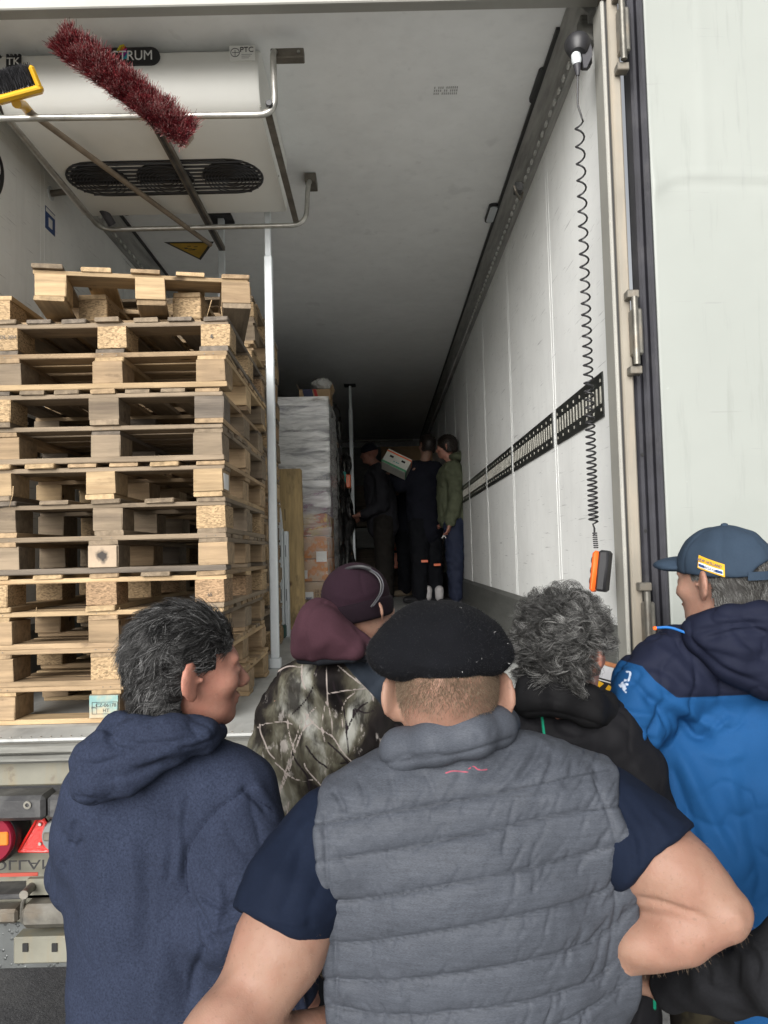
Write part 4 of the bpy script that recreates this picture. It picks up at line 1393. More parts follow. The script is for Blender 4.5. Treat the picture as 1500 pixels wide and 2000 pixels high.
for (x0, y0, x1, y1, w_, d_) in ((1060, 1440, 1010, 1530, 9, -.007), (1085, 1455, 1055, 1560, 8, -.005), (1000, 1455, 935, 1530, 10, -.006), (900, 1500, 880, 1545, 8, -.003), (1120, 1480, 1100, 1540, 7, -.005),
        (650, 1540, 672, 1590, 7, -.006), (700, 1520, 715, 1580, 7, -.005), (760, 1510, 770, 1580, 8, -.004), (825, 1505, 850, 1560, 7, -.003), (1160, 1490, 1168, 1540, 6, -.004), (1030, 1470, 960, 1560, 7, .004)):
    strk.append(([(x0, y0), ((x0 + x1) / 2 + 5, (y0 + y1) / 2), (x1, y1)], w_, d_))
sm_c = [curve(s_, 6) for s_ in seams]
def quilt(V, N):
    S = seen_many(V); dm = np.full(len(V), 999.0)
    for c_ in sm_c:
        d, _ = dist2(S, c_); dm = np.minimum(dm, d)
    up_ = np.clip((S[:, 1] - 1500) / 60, .25, 1)
    collar = 1 - .0 * up_
    xr_e = np.interp(S[:, 1], [1490, 1580, 1680, 1760, 1880, 2000], [1150, 1195, 1216, 1212, 1198, 1190])
    ed = np.clip(np.minimum(S[:, 0] - 618, xr_e - S[:, 0]) / 50, 0, 1)
    return up_ * ed * (.0064 * (1 - np.exp(-(dm / 16.0))) - .0026) - up_ * .0036 * np.exp(-dm / 3.2) + sines(V, 31, .08, stretch=(1, 1, 1.6)) * .0012 + sines(V, 32, .028) * .0005
k = cloth_mat('vest_nylon', (.060, .067, .082), 1500, .58, .30, .14, .05, .12, True)
k.vary(38, .16, 3, k.vec((.35, 1, 6)))
k.col = k.mix(k.ramp(k.attr('seam_shade'), [(0.0, .7), (3.4 / 20, 0.0)]), k.cur(), (.022, .025, .031))  # dark thread line also paints in the shade of the quilt seams
lg_ = k.math('DIVIDE', k.attr('logo'), 20.0)
k.col = k.mix(k.ramp(lg_, [(0.7 / 20, 1.0), (1.9 / 20, 0.0)]), k.cur(), (.30, .06, .09))
vest_mat = k.done()
def vpost(me, V):
    S = seen_many(V); dm = np.full(len(V), 999.0)
    for c_ in sm_c:
        d, _ = dist2(S, c_); dm = np.minimum(dm, d)
    attr(me, 'seam_shade', dm / 20.0)
    lines_attr(me, V, 'logo', [[(870, 1510), (885, 1506), (914, 1508)], [(914, 1503), (925, 1497), (934, 1503), (952, 1503)]])
vest, VV, VF = blob_mesh('vest', B, .0031, vest_mat, beret_man, strk, quilt, zmin=.80, post=vpost)
# stand collar
B = Blob(.02)
cp = [at(756, 1505, 1.39), at(785, 1466, 1.315), at(850, 1450, 1.280), at(925, 1434, 1.282), at(968, 1420, 1.32), at(982, 1414, 1.40)]
B.u(*chain(cp, [.032, .0355, .036, .036, .034, .032]), k=.015)
B.cut(ell(at(875, 1400, 1.385), (.080, .083, .20)), .012)
cs = [([(740, 1494), (800, 1488), (900, 1474), (1000, 1443)], 5, -.005, 'v', 1), ([(765, 1488), (785, 1478), (815, 1474)], 4, -.003), ([(790, 1488), (830, 1476), (870, 1474)], 4, -.003)]
for i in range(7):
    x = r_.uniform(755, 990); y = 1495 - (x - 740) * .23
    cs.append(([(x, y), (x + r_.uniform(-8, 8), y - r_.uniform(15, 30))], r_.uniform(3, 5), -r_.uniform(.0006, .0015)))
kc = cloth_mat('collar_nylon', (.060, .067, .082), 1500, .58, .30, .14, .05, .12, True).done()
blob_mesh('vest_collar', B, .004, kc, beret_man, cs, lambda V, N: sines(V, 36, .07) * .0006)
# beret
B = Blob(.05)
RB = frame((0, 1, .10), (.03, -.05, 1))
B.u(ell(at(864, 1272, 1.345), (.1225, .124, .040), RB), k=.05)
B.u(ell(at(862, 1245, 1.35), (.100, .105, .062), RB), k=.05)
B.u(ell(at(775, 1280, 1.33), (.042, .07, .032), RB), k=.03)
B.cut(ell(at(872, 1345, 1.36), (.084, .10, .060), RB), .015)
felt = cloth_mat('black_felt', (.0055, .006, .008), 350, .95, 0, .35, .12, .6)
felt.spots(60, .70, .76, (.10, .10, .11), .6, 4)
bs = [([(800, 1200), (850, 1225), (930, 1215)], 22, .003), ([(745, 1290), (860, 1318), (985, 1292)], 9, -.002), ([(900, 1240), (960, 1250), (990, 1265)], 16, -.003), ([(760, 1240), (830, 1250), (890, 1240)], 18, -.003)]
beret, EV, EF = blob_mesh('beret', B, .005, felt.done(), beret_man, bs, lambda V, N: sines(V, 41, .12) * .0025 + sines(V, 42, .03) * .0006)
# fuzz on the felt, lint
rt = sample(EV, EF, 5200, lambda c: (c[:, 1] < 1.40) * 1.0, 3)
nn = rng.normal(size=(5200, 3)) * .8 + (rt - at(864, 1262, 1.345)) / .1
nn /= np.linalg.norm(nn, axis=1)[:, None]
t_ = np.linspace(0, 1, 3)[None, :, None]
Pf = rt[:, None, :] + nn[:, None, :] * .0035 * t_ + rng.normal(size=(5200, 3, 3)) * .0005
tn_ = rng.random(5200) ** 10
tag(strand_mesh('felt_fuzz', Pf, np.array([.0002, .00015, .0001]), tn_, hair_mat('fuzz', (.006, .0065, .009), (.07, .07, .075), .9), beret), kind='stuff')
rt = sample(EV, EF, 9, lambda c: (c[:, 1] < 1.33) * (c[:, 0] > .05) * 1.0, 8)
Pf = rt[:, None, :] + rng.normal(size=(9, 4, 3)) * .0010 + (0, -.001, 0)
tag(strand_mesh('lint', Pf, .0003, np.ones(9), hair_mat('lint', (.5, .5, .5), (.6, .6, .6), .9), beret), kind='stuff')
# clipped hair on the back of the head
hb = Blob(.03)
hb.u(ell(hc + HR @ np.array([0, -.0085, .0195]), np.array([.077, .098, .088]) * 1.115, HR), cap(at(873, 1370, 1.335), at(876, 1430, 1.352), .0765, .0755, .95))
V_, F_ = nets(hb, .006)
def keep(c):
    S = seen_many(c)
    return ((S[:, 1] > 1290) & (S[:, 1] < 1405) & (c[:, 1] < 1.37)) * np.clip((1408 - S[:, 1]) / 70, 0.02, 1) ** 1.3
n_ = 17000
rt = sample(V_, F_, n_, keep, 5)
nr = grad(hb, rt)
dr = nr * .55 + np.array([0, 0, -.75]) + rng.normal(size=(n_, 3)) * .25
dr /= np.linalg.norm(dr, axis=1)[:, None]
Pf = rt[:, None, :] - nr[:, None, :] * .001 + dr[:, None, :] * np.array([0, .0028, .0052])[None, :, None]
tag(strand_mesh('hair', Pf, np.array([.00022, .0002, .00008]), rng.random(n_), hair_mat('clipped_hair', (.10, .06, .035), (.26, .19, .125), .6), beret_man), kind='stuff')
# fine hair on the arms
na_ = 1100
rt = sample(BV, BF, na_, lambda c: ((c[:, 2] < 1.42) & (c[:, 2] > .95) & (np.abs(c[:, 0] - .15) > .26)) * 1.0, 12)
nr = grad(P3, rt); dr = nr * .5 + np.array([0, -.1, -.8]) + rng.normal(size=(na_, 3)) * .35; dr /= np.linalg.norm(dr, axis=1)[:, None]
Pf = rt[:, None, :] + dr[:, None, :] * np.array([0, .005, .010])[None, :, None] * rng.uniform(.5, 1.2, (na_, 1, 1))
tag(strand_mesh('arm_hair', Pf, np.array([.00011, .00009, .00005]), rng.random(na_), hair_mat('arm_hair', (.24, .15, .10), (.40, .30, .20), .5), beret_man), kind='stuff')
B = Blob(.03); legs(B, at(930, 2000, 1.42)[0], 1.42, 1.0, 0, .10, .12)
blob_mesh('trousers', B, .014, M['trousers'], beret_man)
B = Blob(.02); shoes(B, at(930, 2000, 1.42)[0], 1.42, 0, .14)
blob_mesh('shoes', B, .012, M['black'], beret_man)
# ----------------------------------------------------------------- man in the blue hoodie, face turned right
P1 = Blob(.03)
f1 = (math.cos(R(30)), math.sin(R(30)), -.02)
H1 = frame(f1, (.06, 0, 1)); h1 = at(360, 1300, 1.56)
head_shapes(P1, h1, H1, 1.10, 1.0)
P1.u(cap(at(330, 1345, 1.56), at(322, 1450, 1.58), .062, .070), k=.03)
P1.u(cap(at(330, 1640, 1.60), at(330, 2100, 1.60), .165, .16, .62), k=.05)
P1.u(*chain([at(480, 1600, 1.57), at(495, 1830, 1.56), at(590, 1935, 1.66)], [.050, .042, .034]), k=.02)
P1.u(*chain([at(188, 1620, 1.62), at(168, 1700, 1.67), at(194, 1805, 1.81)], [.042, .036, .030]), k=.02)
hand_shapes(P1, at(592, 1938, 1.67), (.1, .8, -.3), (-.8, 0, -.3), 1.0, .5, 1)
hand_shapes(P1, at(194, 1808, 1.82), (.3, .7, -.4), (.8, 0, -.3), 1.0, .5, -1)
cx1 = at(330, 1950, 1.60)[0]
legs(P1, cx1, 1.60, .92, 0, .10, .09); shoes(P1, cx1, 1.60, 0, .12)
hoodie_man, HV, HF = blob_mesh('person', P1, .006, M['skin_red'])
tag(hoodie_man, 'dark haired man in a navy blue hoodie, face turned to the right', 'person', PG)
kk = hoodie_man
hood_cloth = cloth_mat('blue_sweat', (.0215, .0280, .050), 1000, .9, .35, .16, .05, .3).done()
k = cloth_mat('blue_sweat_body', (.0215, .0280, .050), 1000, .9, .35, .16, .05, .3)
k.col = k.mix(k.ramp(k.math('DIVIDE', k.attr('seam'), 20.0), [(.03, .75), (.13, 0.0)]), k.cur(), (.006, .008, .018))
hoodie_mat = k.done()
B = Blob(.04)
B.u(cap(at(330, 1660, 1.61), at(335, 2110, 1.61), .203, .213, .62), k=.05)
B.u(*chain([at(320, 1500, 1.58), at(208, 1560, 1.59), at(178, 1650, 1.61)], [.085, .080, .068]), k=.05)
B.u(*chain([at(340, 1490, 1.58), at(450, 1550, 1.57), at(478, 1640, 1.56), at(470, 1800, 1.53), at(500, 1840, 1.55), at(575, 1925, 1.64)], [.085, .082, .078, .070, .066, .052]), k=.045)
B.u(*chain([at(176, 1620, 1.61), at(160, 1700, 1.66), at(190, 1800, 1.80)], [.068, .062, .055]), k=.04)
B.u(ell(at(425, 1800, 1.50), (.06, .05, .075), rotm(roll=.2)), k=.04)
sp = [([(478, 1543), (418, 1589), (371, 1653), (363, 1713), (372, 1760)], 7, -.0075, 'v', 1), ([(375, 1760), (402, 1810), (430, 1860)], 7, -.008), ([(372, 1765), (380, 1840), (400, 1870)], 8, -.006),
      ([(395, 1790), (440, 1790), (470, 1775)], 8, -.004), ([(400, 1820), (440, 1812), (475, 1790)], 6, .004), ([(385, 1690), (430, 1720), (460, 1710)], 10, -.003),
      ([(350, 1560), (352, 1640), (345, 1720)], 10, .004), ([(335, 1570), (337, 1650), (325, 1740)], 8, -.003), ([(370, 1550), (362, 1600), (355, 1650)], 7, -.003),
      ([(250, 1600), (262, 1720), (255, 1850)], 20, .004), ([(285, 1640), (290, 1780), (280, 1900)], 16, -.004), ([(200, 1700), (215, 1850), (240, 1960)], 22, .003),
      ([(110, 1620), (125, 1660), (128, 1720)], 9, -.005), ([(330, 1850), (360, 1930), (360, 2000)], 16, -.004), ([(300, 1900), (310, 1960), (300, 2000)], 14, .003),
      ([(480, 1545), (505, 1570), (520, 1590)], 5, -.004), ([(490, 1530), (520, 1560), (545, 1610)], 9, .003), ([(440, 1850), (455, 1900), (440, 1950)], 9, -.004), ([(540, 1880), (560, 1930), (560, 1990)], 7, -.005), ([(570, 1890), (590, 1940), (600, 1990)], 6, .004)]
sp += [([(478, 1543), (500, 1560), (530, 1580)], 5, -.004, 'v', 1), ([(395, 1850), (380, 1900), (372, 1960)], 8, -.007), ([(420, 1700), (430, 1760), (415, 1820)], 10, .006), ([(380, 1740), (430, 1770), (470, 1760)], 6, -.006), ([(165, 1640), (140, 1660), (120, 1650)], 6, -.006), ([(150, 1600), (135, 1640), (140, 1700)], 7, -.006)]
sp = [(p_, w__, d__ * 1.35, *r__) for p_, w__, d__, *r__ in sp]
blob_mesh('hoodie', B, .0047, hoodie_mat, kk, sp, lambda V, N: sines(V, 51, .16) * .004 + sines(V, 52, .07, stretch=(1, 1, .5)) * .0016 + crease(V, 54, .17, .0045, 7, (1, 1, .55)), post=lambda me, V: lines_attr(me, V, 'seam', [[(478, 1543), (418, 1589), (371, 1653), (363, 1713), (372, 1760)], [(478, 1543), (500, 1560), (532, 1582)]]))
B = Blob(.02)
B.u(*chain([at(262, 1410, 1.55), at(235, 1425, 1.50), at(262, 1436, 1.46), at(330, 1432, 1.45), at(400, 1440, 1.50), at(420, 1430, 1.58)], [.026, .032, .034, .030, .026, .024]), k=.02)
B.u(ell(at(290, 1455, 1.475), (.130, .060, .040), rotm(roll=-.22)), k=.03)
B.u(ell(at(205, 1495, 1.47), (.062, .050, .062)), k=.03)
B.u(*chain([at(160, 1490, 1.47), at(178, 1535, 1.455), at(250, 1520, 1.45), at(340, 1475, 1.46)], [.020, .030, .028, .016]), k=.02)
B.cut(ell(at(330, 1405, 1.58), (.072, .085, .10)), .01)
hs = [([(255, 1392), (218, 1412), (211, 1440), (226, 1462), (262, 1462)], 6, -.009), ([(145, 1490), (188, 1493), (232, 1480), (290, 1450)], 6, -.007), ([(262, 1410), (240, 1428), (250, 1450), (320, 1452), (400, 1436)], 5, -.005),
      ([(170, 1475), (195, 1450), (205, 1425)], 7, .005), ([(150, 1505), (160, 1540), (185, 1556)], 5, .004), ([(230, 1500), (300, 1480), (370, 1450)], 10, .004), ([(300, 1440), (360, 1462), (420, 1445)], 5, -.004), ([(195, 1520), (250, 1515), (330, 1480)], 7, -.004)]
blob_mesh('hood', B, .0045, hood_cloth, kk, hs, lambda V, N: sines(V, 53, .06) * .002 + crease(V, 56, .09, .0035, 7))
k = cloth_mat('olive_collar', (.06, .065, .04)).done()
B = Blob(.01); B.u(*chain([at(250, 1400, 1.57), at(268, 1396, 1.505), at(330, 1402, 1.495), at(385, 1408, 1.53), at(392, 1408, 1.60)], [.012] * 5), k=.01)
blob_mesh('shirt_collar', B, .004, k, kk)
# combed hair, grey streaks
def hair(P, cen, Rm, s, n, keepf, flow, length, rad, mat, seed, wave=.0, grey=2.0, lift=.35, K=7, curlr=0.0, curlk=0, base_grow=1.03, parent=None, name='hair', clumps=0, lay_k=.45):
    b = Blob(.03).u(ell(cen + Rm @ (np.array([0, -.0085, .0195]) * s), np.array([.077, .098, .088]) * s * base_grow, Rm), ell(cen + Rm @ (np.array([0, -.03, -.05]) * s), np.array([.066, .062, .06]) * s * base_grow, Rm))
    V, F = nets(b, .006)
    loc = lambda Q: (Q - cen) @ Rm / s
    kf = lambda c: keepf(loc(c)).astype(float)
    # scalp cover so that no skin shows between the strands
    cf = V[F].mean(1); kp = keepf(loc(cf)) > .5
    used = np.unique(F[kp]); remap = -np.ones(len(V), int); remap[used] = np.arange(len(used))
    me = mesh_np('scalp', V[used], remap[F[kp]], True); attr(me, 'tint', np.full(len(used), .08))
    me.transform(Matrix.Translation(-world_of(parent)))
    sc = put('hair', me, mat, parent, tuple(world_of(parent)))
    rt = sample(V, F, n, kf, seed); nr = grad(b, rt)
    r = np.random.default_rng(seed)
    fl = flow(loc(rt)) @ Rm.T
    clump = sines(rt, seed + 1, .022)[:, None] * .5 * np.cross(nr, fl) + sines(rt, seed + 3, .05)[:, None] * .35 * np.cross(nr, fl)
    fl = fl + clump * wave
    fl -= nr * (fl * nr).sum(1)[:, None]; fl /= np.linalg.norm(fl, axis=1)[:, None] + 1e-9
    L = length * r.uniform(.6, 1.2, n)
    t = np.linspace(0, 1, K)
    side = np.cross(nr, fl)
    P_ = rt[:, None, :] + fl[:, None, :] * (L[:, None] * t)[..., None] + nr[:, None, :] * (lift * L[:, None] * (t * (1.15 - t) * 1.6)[None])[..., None]
    ph = r.uniform(0, 6.28, (n, 1)) + sines(rt, seed + 5, .03)[:, None] * 2
    if clumps:
        ci = r.choice(n, clumps, replace=False); best = np.full(n, 9e9); cl = np.zeros(n, int)
        for j_, c_ in enumerate(ci):
            dd = ((rt - rt[c_]) ** 2).sum(1); m__ = dd < best; best[m__] = dd[m__]; cl[m__] = j_
        cr = r.normal(size=(clumps, 3)); pull = (rt[ci][cl] - rt)
        # strands gather towards the tip of their lock, which lies its own way
        lay = cr[cl] - nr * (cr[cl] * nr).sum(1)[:, None]
        P_ += (pull * .8)[:, None, :] * (t ** .7)[None, :, None] + lay[:, None, :] * (L[:, None] * lay_k * t ** 1.5)[..., None]
        ph = r.uniform(0, 6.28, clumps)[cl][:, None] + r.normal(size=(n, 1)) * .35
        csg = r.choice([-1, 1], clumps)[cl][:, None]; crd = r.uniform(.6, 1.35, clumps)[cl][:, None]
    if curlr:
        rr_ = curlr * r.uniform(.6, 1.3, (n, 1)); tw = (curlk * r.uniform(.7, 1.2, (n, 1))) * t[None] * 6.28 * r.choice([-1, 1], (n, 1))
        if clumps:
            rr_ = curlr * crd * r.uniform(.85, 1.15, (n, 1)); tw = curlk * crd * t[None] * 6.28 * csg
        P_ += side[:, None, :] * (rr_ * (np.cos(tw + ph) - np.cos(ph)))[..., None] + nr[:, None, :] * (rr_ * (np.sin(tw + ph) - np.sin(ph)))[..., None]
    P_ += r.normal(size=(n, 1, 3)) * t[None, :, None] * L[:, None, None] * .10
    # keep above the scalp
    Q = P_.reshape(-1, 3); d = b.f(Q.astype(f32)); g = np.where(d < .001, .001 - d, 0)
    Q = Q + grad(b, Q) * g[:, None]; P_ = Q.reshape(P_.shape)
    tint = np.clip(r.random(n) ** grey * (1 + .5 * sines(rt, seed + 7, .05)), 0, 1)
    st = strand_mesh(name, P_, rad * np.linspace(1, .35, K), tint, mat, sc)
    tag(st, kind='stuff')
    return sc
M['hair1'] = hair_mat('dark_hair_greying', (.004, .0036, .0034), (.26, .26, .26), .34)
def keep1(q):
    # q: right, forward, up in head units
    x, y, z = q[:, 0], q[:, 1], q[:, 2]
    hairline = .085 - .8 * np.clip(.045 - z, 0, .2)
    return ((z > -.085) & (y < hairline) & ~((np.abs(x) > .05) & (z < -.0) & (y > -.022)) & ~((z < .025) & (y > .035)))
def flow1(q):
    f = np.stack([q[:, 0] * 1.5, -np.ones(len(q)) * 1.0, np.where(q[:, 1] > -.04, -.15, -1.0) - np.clip(-q[:, 2] * 6, 0, 1)], 1)
    return f
hair(P1, h1, H1, 1.10, 15000, keep1, flow1, .038, .00050, M['hair1'], 21, wave=1.0, grey=3.2, lift=.13, curlr=.0035, curlk=.5, parent=kk, clumps=700, lay_k=.16)

# ----------------------------------------------------------------- camouflage jacket, plum beanie
P2 = Blob(.03)
H2 = frame((.62, .78, .10), (-.25, -.05, 1)); h2 = at(702, 1186, 2.24)
head_shapes(P2, h2, H2, 1.04, .72)
P2.u(cap(at(702, 1225, 2.24), at(685, 1330, 2.26), .054, .05), k=.03)
P2.u(cap(at(668, 1440, 2.26), at(672, 1750, 2.26), .13, .13, .55), k=.03)
P2.u(*chain([at(560, 1370, 2.24), at(530, 1560, 2.22), at(560, 1720, 2.30)], [.055, .048, .038]), k=.04)
P2.u(*chain([at(775, 1370, 2.24), at(800, 1560, 2.22), at(770, 1720, 2.30)], [.055, .048, .038]), k=.04)
hand_shapes(P2, at(560, 1722, 2.31), (.2, .7, -.4), (.8, 0, -.3), 1.0, .5, -1)
hand_shapes(P2, at(770, 1722, 2.31), (-.2, .7, -.4), (-.8, 0, -.3), 1.0, .5, 1)
cx2 = at(670, 1700, 2.24)[0]
legs(P2, cx2, 2.24, .90, 0, .09, .08); shoes(P2, cx2, 2.24, 0, .11)
camo_man, _, _ = blob_mesh('person', P2, .008, M['skin'])
tag(camo_man, 'person in a branch camouflage jacket and plum beanie with sunglasses on it', 'person', PG)
k = cloth_mat('camouflage', (.10, .095, .07), 900, .8, .15, .2, .05, .25)
v = k.vec((1, 1, .7))
k.col = k.ramp(k.noise(5.0, 6, .55, v, .6), [(.42, (.004, .0035, .0035)), (.475, (.012, .010, .009)), (.52, (.050, .045, .032)), (.57, (.11, .105, .080)), (.63, (.28, .28, .25)), (.75, (.42, .43, .42))])
k.spots(13, .50, .60, (.010, .008, .008), .85, 5, k.vec((1, 1, .30)))
k.spots(26, .60, .66, (.36, .33, .31), .6, 4, k.vec((1, 1, .5)))
def streak(k, at_name, w, colour):
    k.col = k.mix(k.ramp(k.math('DIVIDE', k.attr(at_name), 12.0), [(w / 12 * .6, 1.0), (w / 12, 0.0)]), k.cur(), colour)
streak(k, 'dark_branch', 2.2, (.014, .010, .012))
streak(k, 'pale_branch', 1.7, (.30, .26, .24))
k.col = k.mix(k.ramp(k.math('ADD', k.math('DIVIDE', k.attr('yoke'), 20.0), .5), [(.47, 1.0), (.53, 0.0)]), k.cur(), (.020, .026, .036))
camo = k.done()
rb_ = random.Random(12)
pale = [[(636, 1288), (638, 1330), (640, 1370), (648, 1410), (650, 1440)], [(594, 1392), (620, 1420), (650, 1440), (670, 1470), (700, 1500), (715, 1515)], [(542, 1555), (560, 1500), (575, 1450), (592, 1400)], [(545, 1553), (566, 1500), (590, 1430), (612, 1410)],
        [(530, 1320), (560, 1302), (590, 1303)], [(660, 1300), (690, 1325), (722, 1350), (730, 1370)], [(640, 1355), (680, 1348), (712, 1345)], [(560, 1600), (563, 1570), (566, 1565)]]
dark = [[(680, 1470), (676, 1420), (670, 1380), (655, 1350), (650, 1330)], [(676, 1430), (690, 1400), (705, 1380), (718, 1372)], [(690, 1400), (692, 1385), (712, 1392), (730, 1388)], [(700, 1520), (672, 1480), (640, 1450)], [(530, 1560), (545, 1590), (550, 1620)]]
for i in range(22):
    x, y = rb_.uniform(505, 790), rb_.uniform(1310, 1600); a = rb_.uniform(0, 6.28); ln = [(x, y)]
    for j in range(4):
        a += rb_.uniform(-.5, .5); s_ = rb_.uniform(10, 24); x += math.cos(a) * s_; y += math.sin(a) * s_; ln.append((x, y))
    (pale if i % 2 else dark).append(ln)
def cpost(me, V):
    lines_attr(me, V, 'pale_branch', pale); lines_attr(me, V, 'dark_branch', dark)
    S = seen_many(V); poly = np.array([(664, 1286), (690, 1318), (738, 1368), (762, 1400), (800, 1420)])
    d, _ = dist2(S, poly); yl = np.interp(S[:, 0], poly[:, 0], poly[:, 1], left=1200, right=1500)
    attr(me, 'yoke', np.where((S[:, 1] < yl) & (S[:, 0] > 664), -d, d))
B = Blob(.04)
B.u(cap(at(665, 1475, 2.26), at(672, 1750, 2.26), .225, .225, .62), k=.05)
B.u(ell(at(660, 1325, 2.22), (.13, .10, .075)), k=.04)
B.u(*chain([at(665, 1335, 2.25), at(590, 1350, 2.25), at(560, 1400, 2.25), at(533, 1480, 2.24), at(548, 1590, 2.24), at(562, 1700, 2.30)], [.080, .080, .075, .062, .052, .045]), k=.045)
B.u(*chain([at(670, 1335, 2.25), at(740, 1345, 2.25), at(775, 1400, 2.25), at(800, 1480, 2.24), at(800, 1590, 2.24), at(775, 1700, 2.30)], [.080, .080, .075, .062, .052, .045]), k=.045)
cst = [([(546, 1300), (528, 1380), (530, 1470)], 6, -.006), ([(535, 1390), (530, 1430), (545, 1480)], 7, -.005), ([(600, 1400), (620, 1470), (600, 1560)], 10, -.005), ([(700, 1420), (690, 1480), (640, 1530)], 9, -.006), ([(720, 1400), (740, 1440), (735, 1490)], 8, -.006),
       ([(505, 1380), (515, 1430), (530, 1460)], 6, .005), ([(650, 1450), (660, 1520), (650, 1600)], 12, .005), ([(560, 1450), (570, 1530), (565, 1620)], 9, .005), ([(590, 1290), (600, 1350), (605, 1420)], 8, .003)]
blob_mesh('camouflage_jacket', B, .0050, camo, camo_man, cst, lambda V, N: sines(V, 61, .12) * .005 + sines(V, 62, .05) * .002 + crease(V, 66, .15, .007, 7, (1, 1, .6)), post=cpost)
# maroon hood lying on the back
B = Blob(.03)
B.u(ell(at(622, 1238, 2.12), (.074, .075, .078), rotm(roll=.25)), ell(at(618, 1205, 2.13), (.050, .065, .040)), cap(at(640, 1250, 2.10), at(688, 1268, 2.10), .050, .034), cap(at(625, 1200, 2.14), at(724, 1262, 2.13), .040, .018), cap(at(590, 1270, 2.11), at(690, 1276, 2.10), .028, .022), k=.025)
B.cut(ell(at(712, 1180, 2.24), (.095, .11, .10)), .02)
B.keep(half(at(640, 1290, 2.1), (.05, 0, -1)), .012)
k = cloth_mat('maroon_fleece', (.050, .022, .030), 600, .95, .1, .15, .2, .4).done()
hs = [([(634, 1173), (606, 1190), (595, 1220), (600, 1285)], 4, -.006, 'v', 1), ([(638, 1173), (672, 1195), (712, 1250)], 5, -.004), ([(640, 1230), (680, 1262), (700, 1283)], 8, .004), ([(570, 1270), (572, 1230), (585, 1200)], 7, -.004), ([(650, 1200), (690, 1235), (730, 1262)], 8, .003)]
blob_mesh('hood', B, .0055, k, camo_man, hs, lambda V, N: sines(V, 63, .08) * .003)
B = Blob(.01); B.u(*chain([at(585, 1290, 2.13), at(625, 1292, 2.085), at(690, 1287, 2.085), at(745, 1285, 2.18)], [.010] * 4), k=.01)
blob_mesh('collar_band', B, .005, M['trousers'], camo_man)
# beanie
B = Blob(.03); upb = H2 @ np.array([.0, -.10, 1.0])
RB2 = frame((.62, .78, .1), (-.30, -.12, 1))
B.u(ell(h2 + RB2 @ np.array([0, -.006, .035]), (.090, .112, .096), RB2), k=.03)
B.keep(half(h2 + RB2 @ np.array([0, 0, .0]), RB2 @ np.array([0, .0, -1.0])), .01)
beanie_m = cloth_mat('plum_knit', (.017, .008, .013), 500, .95, .15, .2, .15, .4).done()
beanie_d = cloth_mat('plum_knit_cuff', (.009, .005, .008), 500, .95, .1, .2, .15, .4).done()
bn, _, _ = blob_mesh('beanie', B, .005, beanie_m, camo_man, [([(705, 1112), (706, 1140), (712, 1160)], 3, -.003, 'v'), ([(640, 1160), (690, 1170), (745, 1150)], 5, .002)], lambda V, N: sines(V, 65, .09) * .0015)
B = Blob(.01)
B.u(ell(h2 + RB2 @ np.array([0, -.006, .0]), (.096, .117, .090), RB2), k=.03)
B.keep(half(h2 + RB2 @ np.array([0, 0, .018]), RB2 @ np.array([0, .0, 1.0])), .008).keep(half(h2 + RB2 @ np.array([0, 0, -.038]), RB2 @ np.array([0, .0, -1.0])), .008)
blob_mesh('beanie_cuff', B, .005, beanie_d, camo_man)
# sunglasses pushed up
sgt = thing('sunglasses', 'dark sunglasses pushed up over the plum beanie', 'sunglasses', at(735, 1140, 2.2))
lp_ = curve([at(660, 1119, 2.20), at(684, 1109, 2.18), at(706, 1107, 2.17), at(724, 1112, 2.17)], 5)
MB().tube(lp_, np.linspace(.004, .007, len(lp_)), 8).put('lens', M['black'], sgt, True)
tp_ = curve([at(722, 1111, 2.17), at(739, 1122, 2.155), at(748, 1138, 2.145), at(747, 1156, 2.135), at(738, 1172, 2.125), at(729, 1184, 2.12)], 5)
MB().tube(tp_, np.linspace(.0026, .0014, len(tp_)), 8).put('temple', M['rubber'], sgt, True)
MB().tube(tp_ + np.array([-.006, .002, -.002]), .003, 8).put('temple_tip', M['black'], sgt, True)

# ----------------------------------------------------------------- curly grey hair, black jacket
P4 = Blob(.03)
H4 = frame((.66, .75, -.05), (.0, .0, 1)); h4 = at(1103, 1264, 1.84)
head_shapes(P4, h4, H4, 1.06)
P4.u(cap(at(1110, 1320, 1.83), at(1105, 1400, 1.85), .060, .066), k=.03)
P4.u(cap(at(1115, 1560, 1.87), at(1120, 2000, 1.87), .165, .16, .62), k=.05)
P4.u(*chain([at(1225, 1500, 1.87), at(1250, 1720, 1.86), at(1180, 1800, 2.02)], [.055, .048, .038]), k=.04)
P4.u(*chain([at(1005, 1500, 1.87), at(985, 1720, 1.86), at(1050, 1800, 2.02)], [.055, .048, .038]), k=.04)
hand_shapes(P4, at(1178, 1800, 2.03), (-.4, .7, .0), (-.3, 0, -.9), 1.0, .5, 1)
hand_shapes(P4, at(1052, 1800, 2.03), (.4, .7, .0), (.3, 0, -.9), 1.0, .5, -1)
cx4 = at(1120, 1950, 1.87)[0]
legs(P4, cx4, 1.87, .92, 0, .09, .08); shoes(P4, cx4, 1.87, 0, .11)
curly_man, _, _ = blob_mesh('person', P4, .0065, M['skin_red'])
tag(curly_man, 'man with curly grey hair in a black jacket with green piping', 'person', PG)
k = cloth_mat('black_softshell', (.011, .011, .013), 900, .7, .12, .2, .08, .25)
k.col = k.mix(k.ramp(k.math('DIVIDE', k.attr('piping'), 12.0), [(2.0 / 12, 1.0), (3.6 / 12, 0.0)]), k.cur(), (.01, .26, .15))
jk = k.done()
pip = [[(1053, 1366), (1058, 1400), (1065, 1456)], [(974, 1386), (990, 1368), (1010, 1354)], [(1274, 1780), (1276, 1860), (1279, 1970)]]
B = Blob(.04)
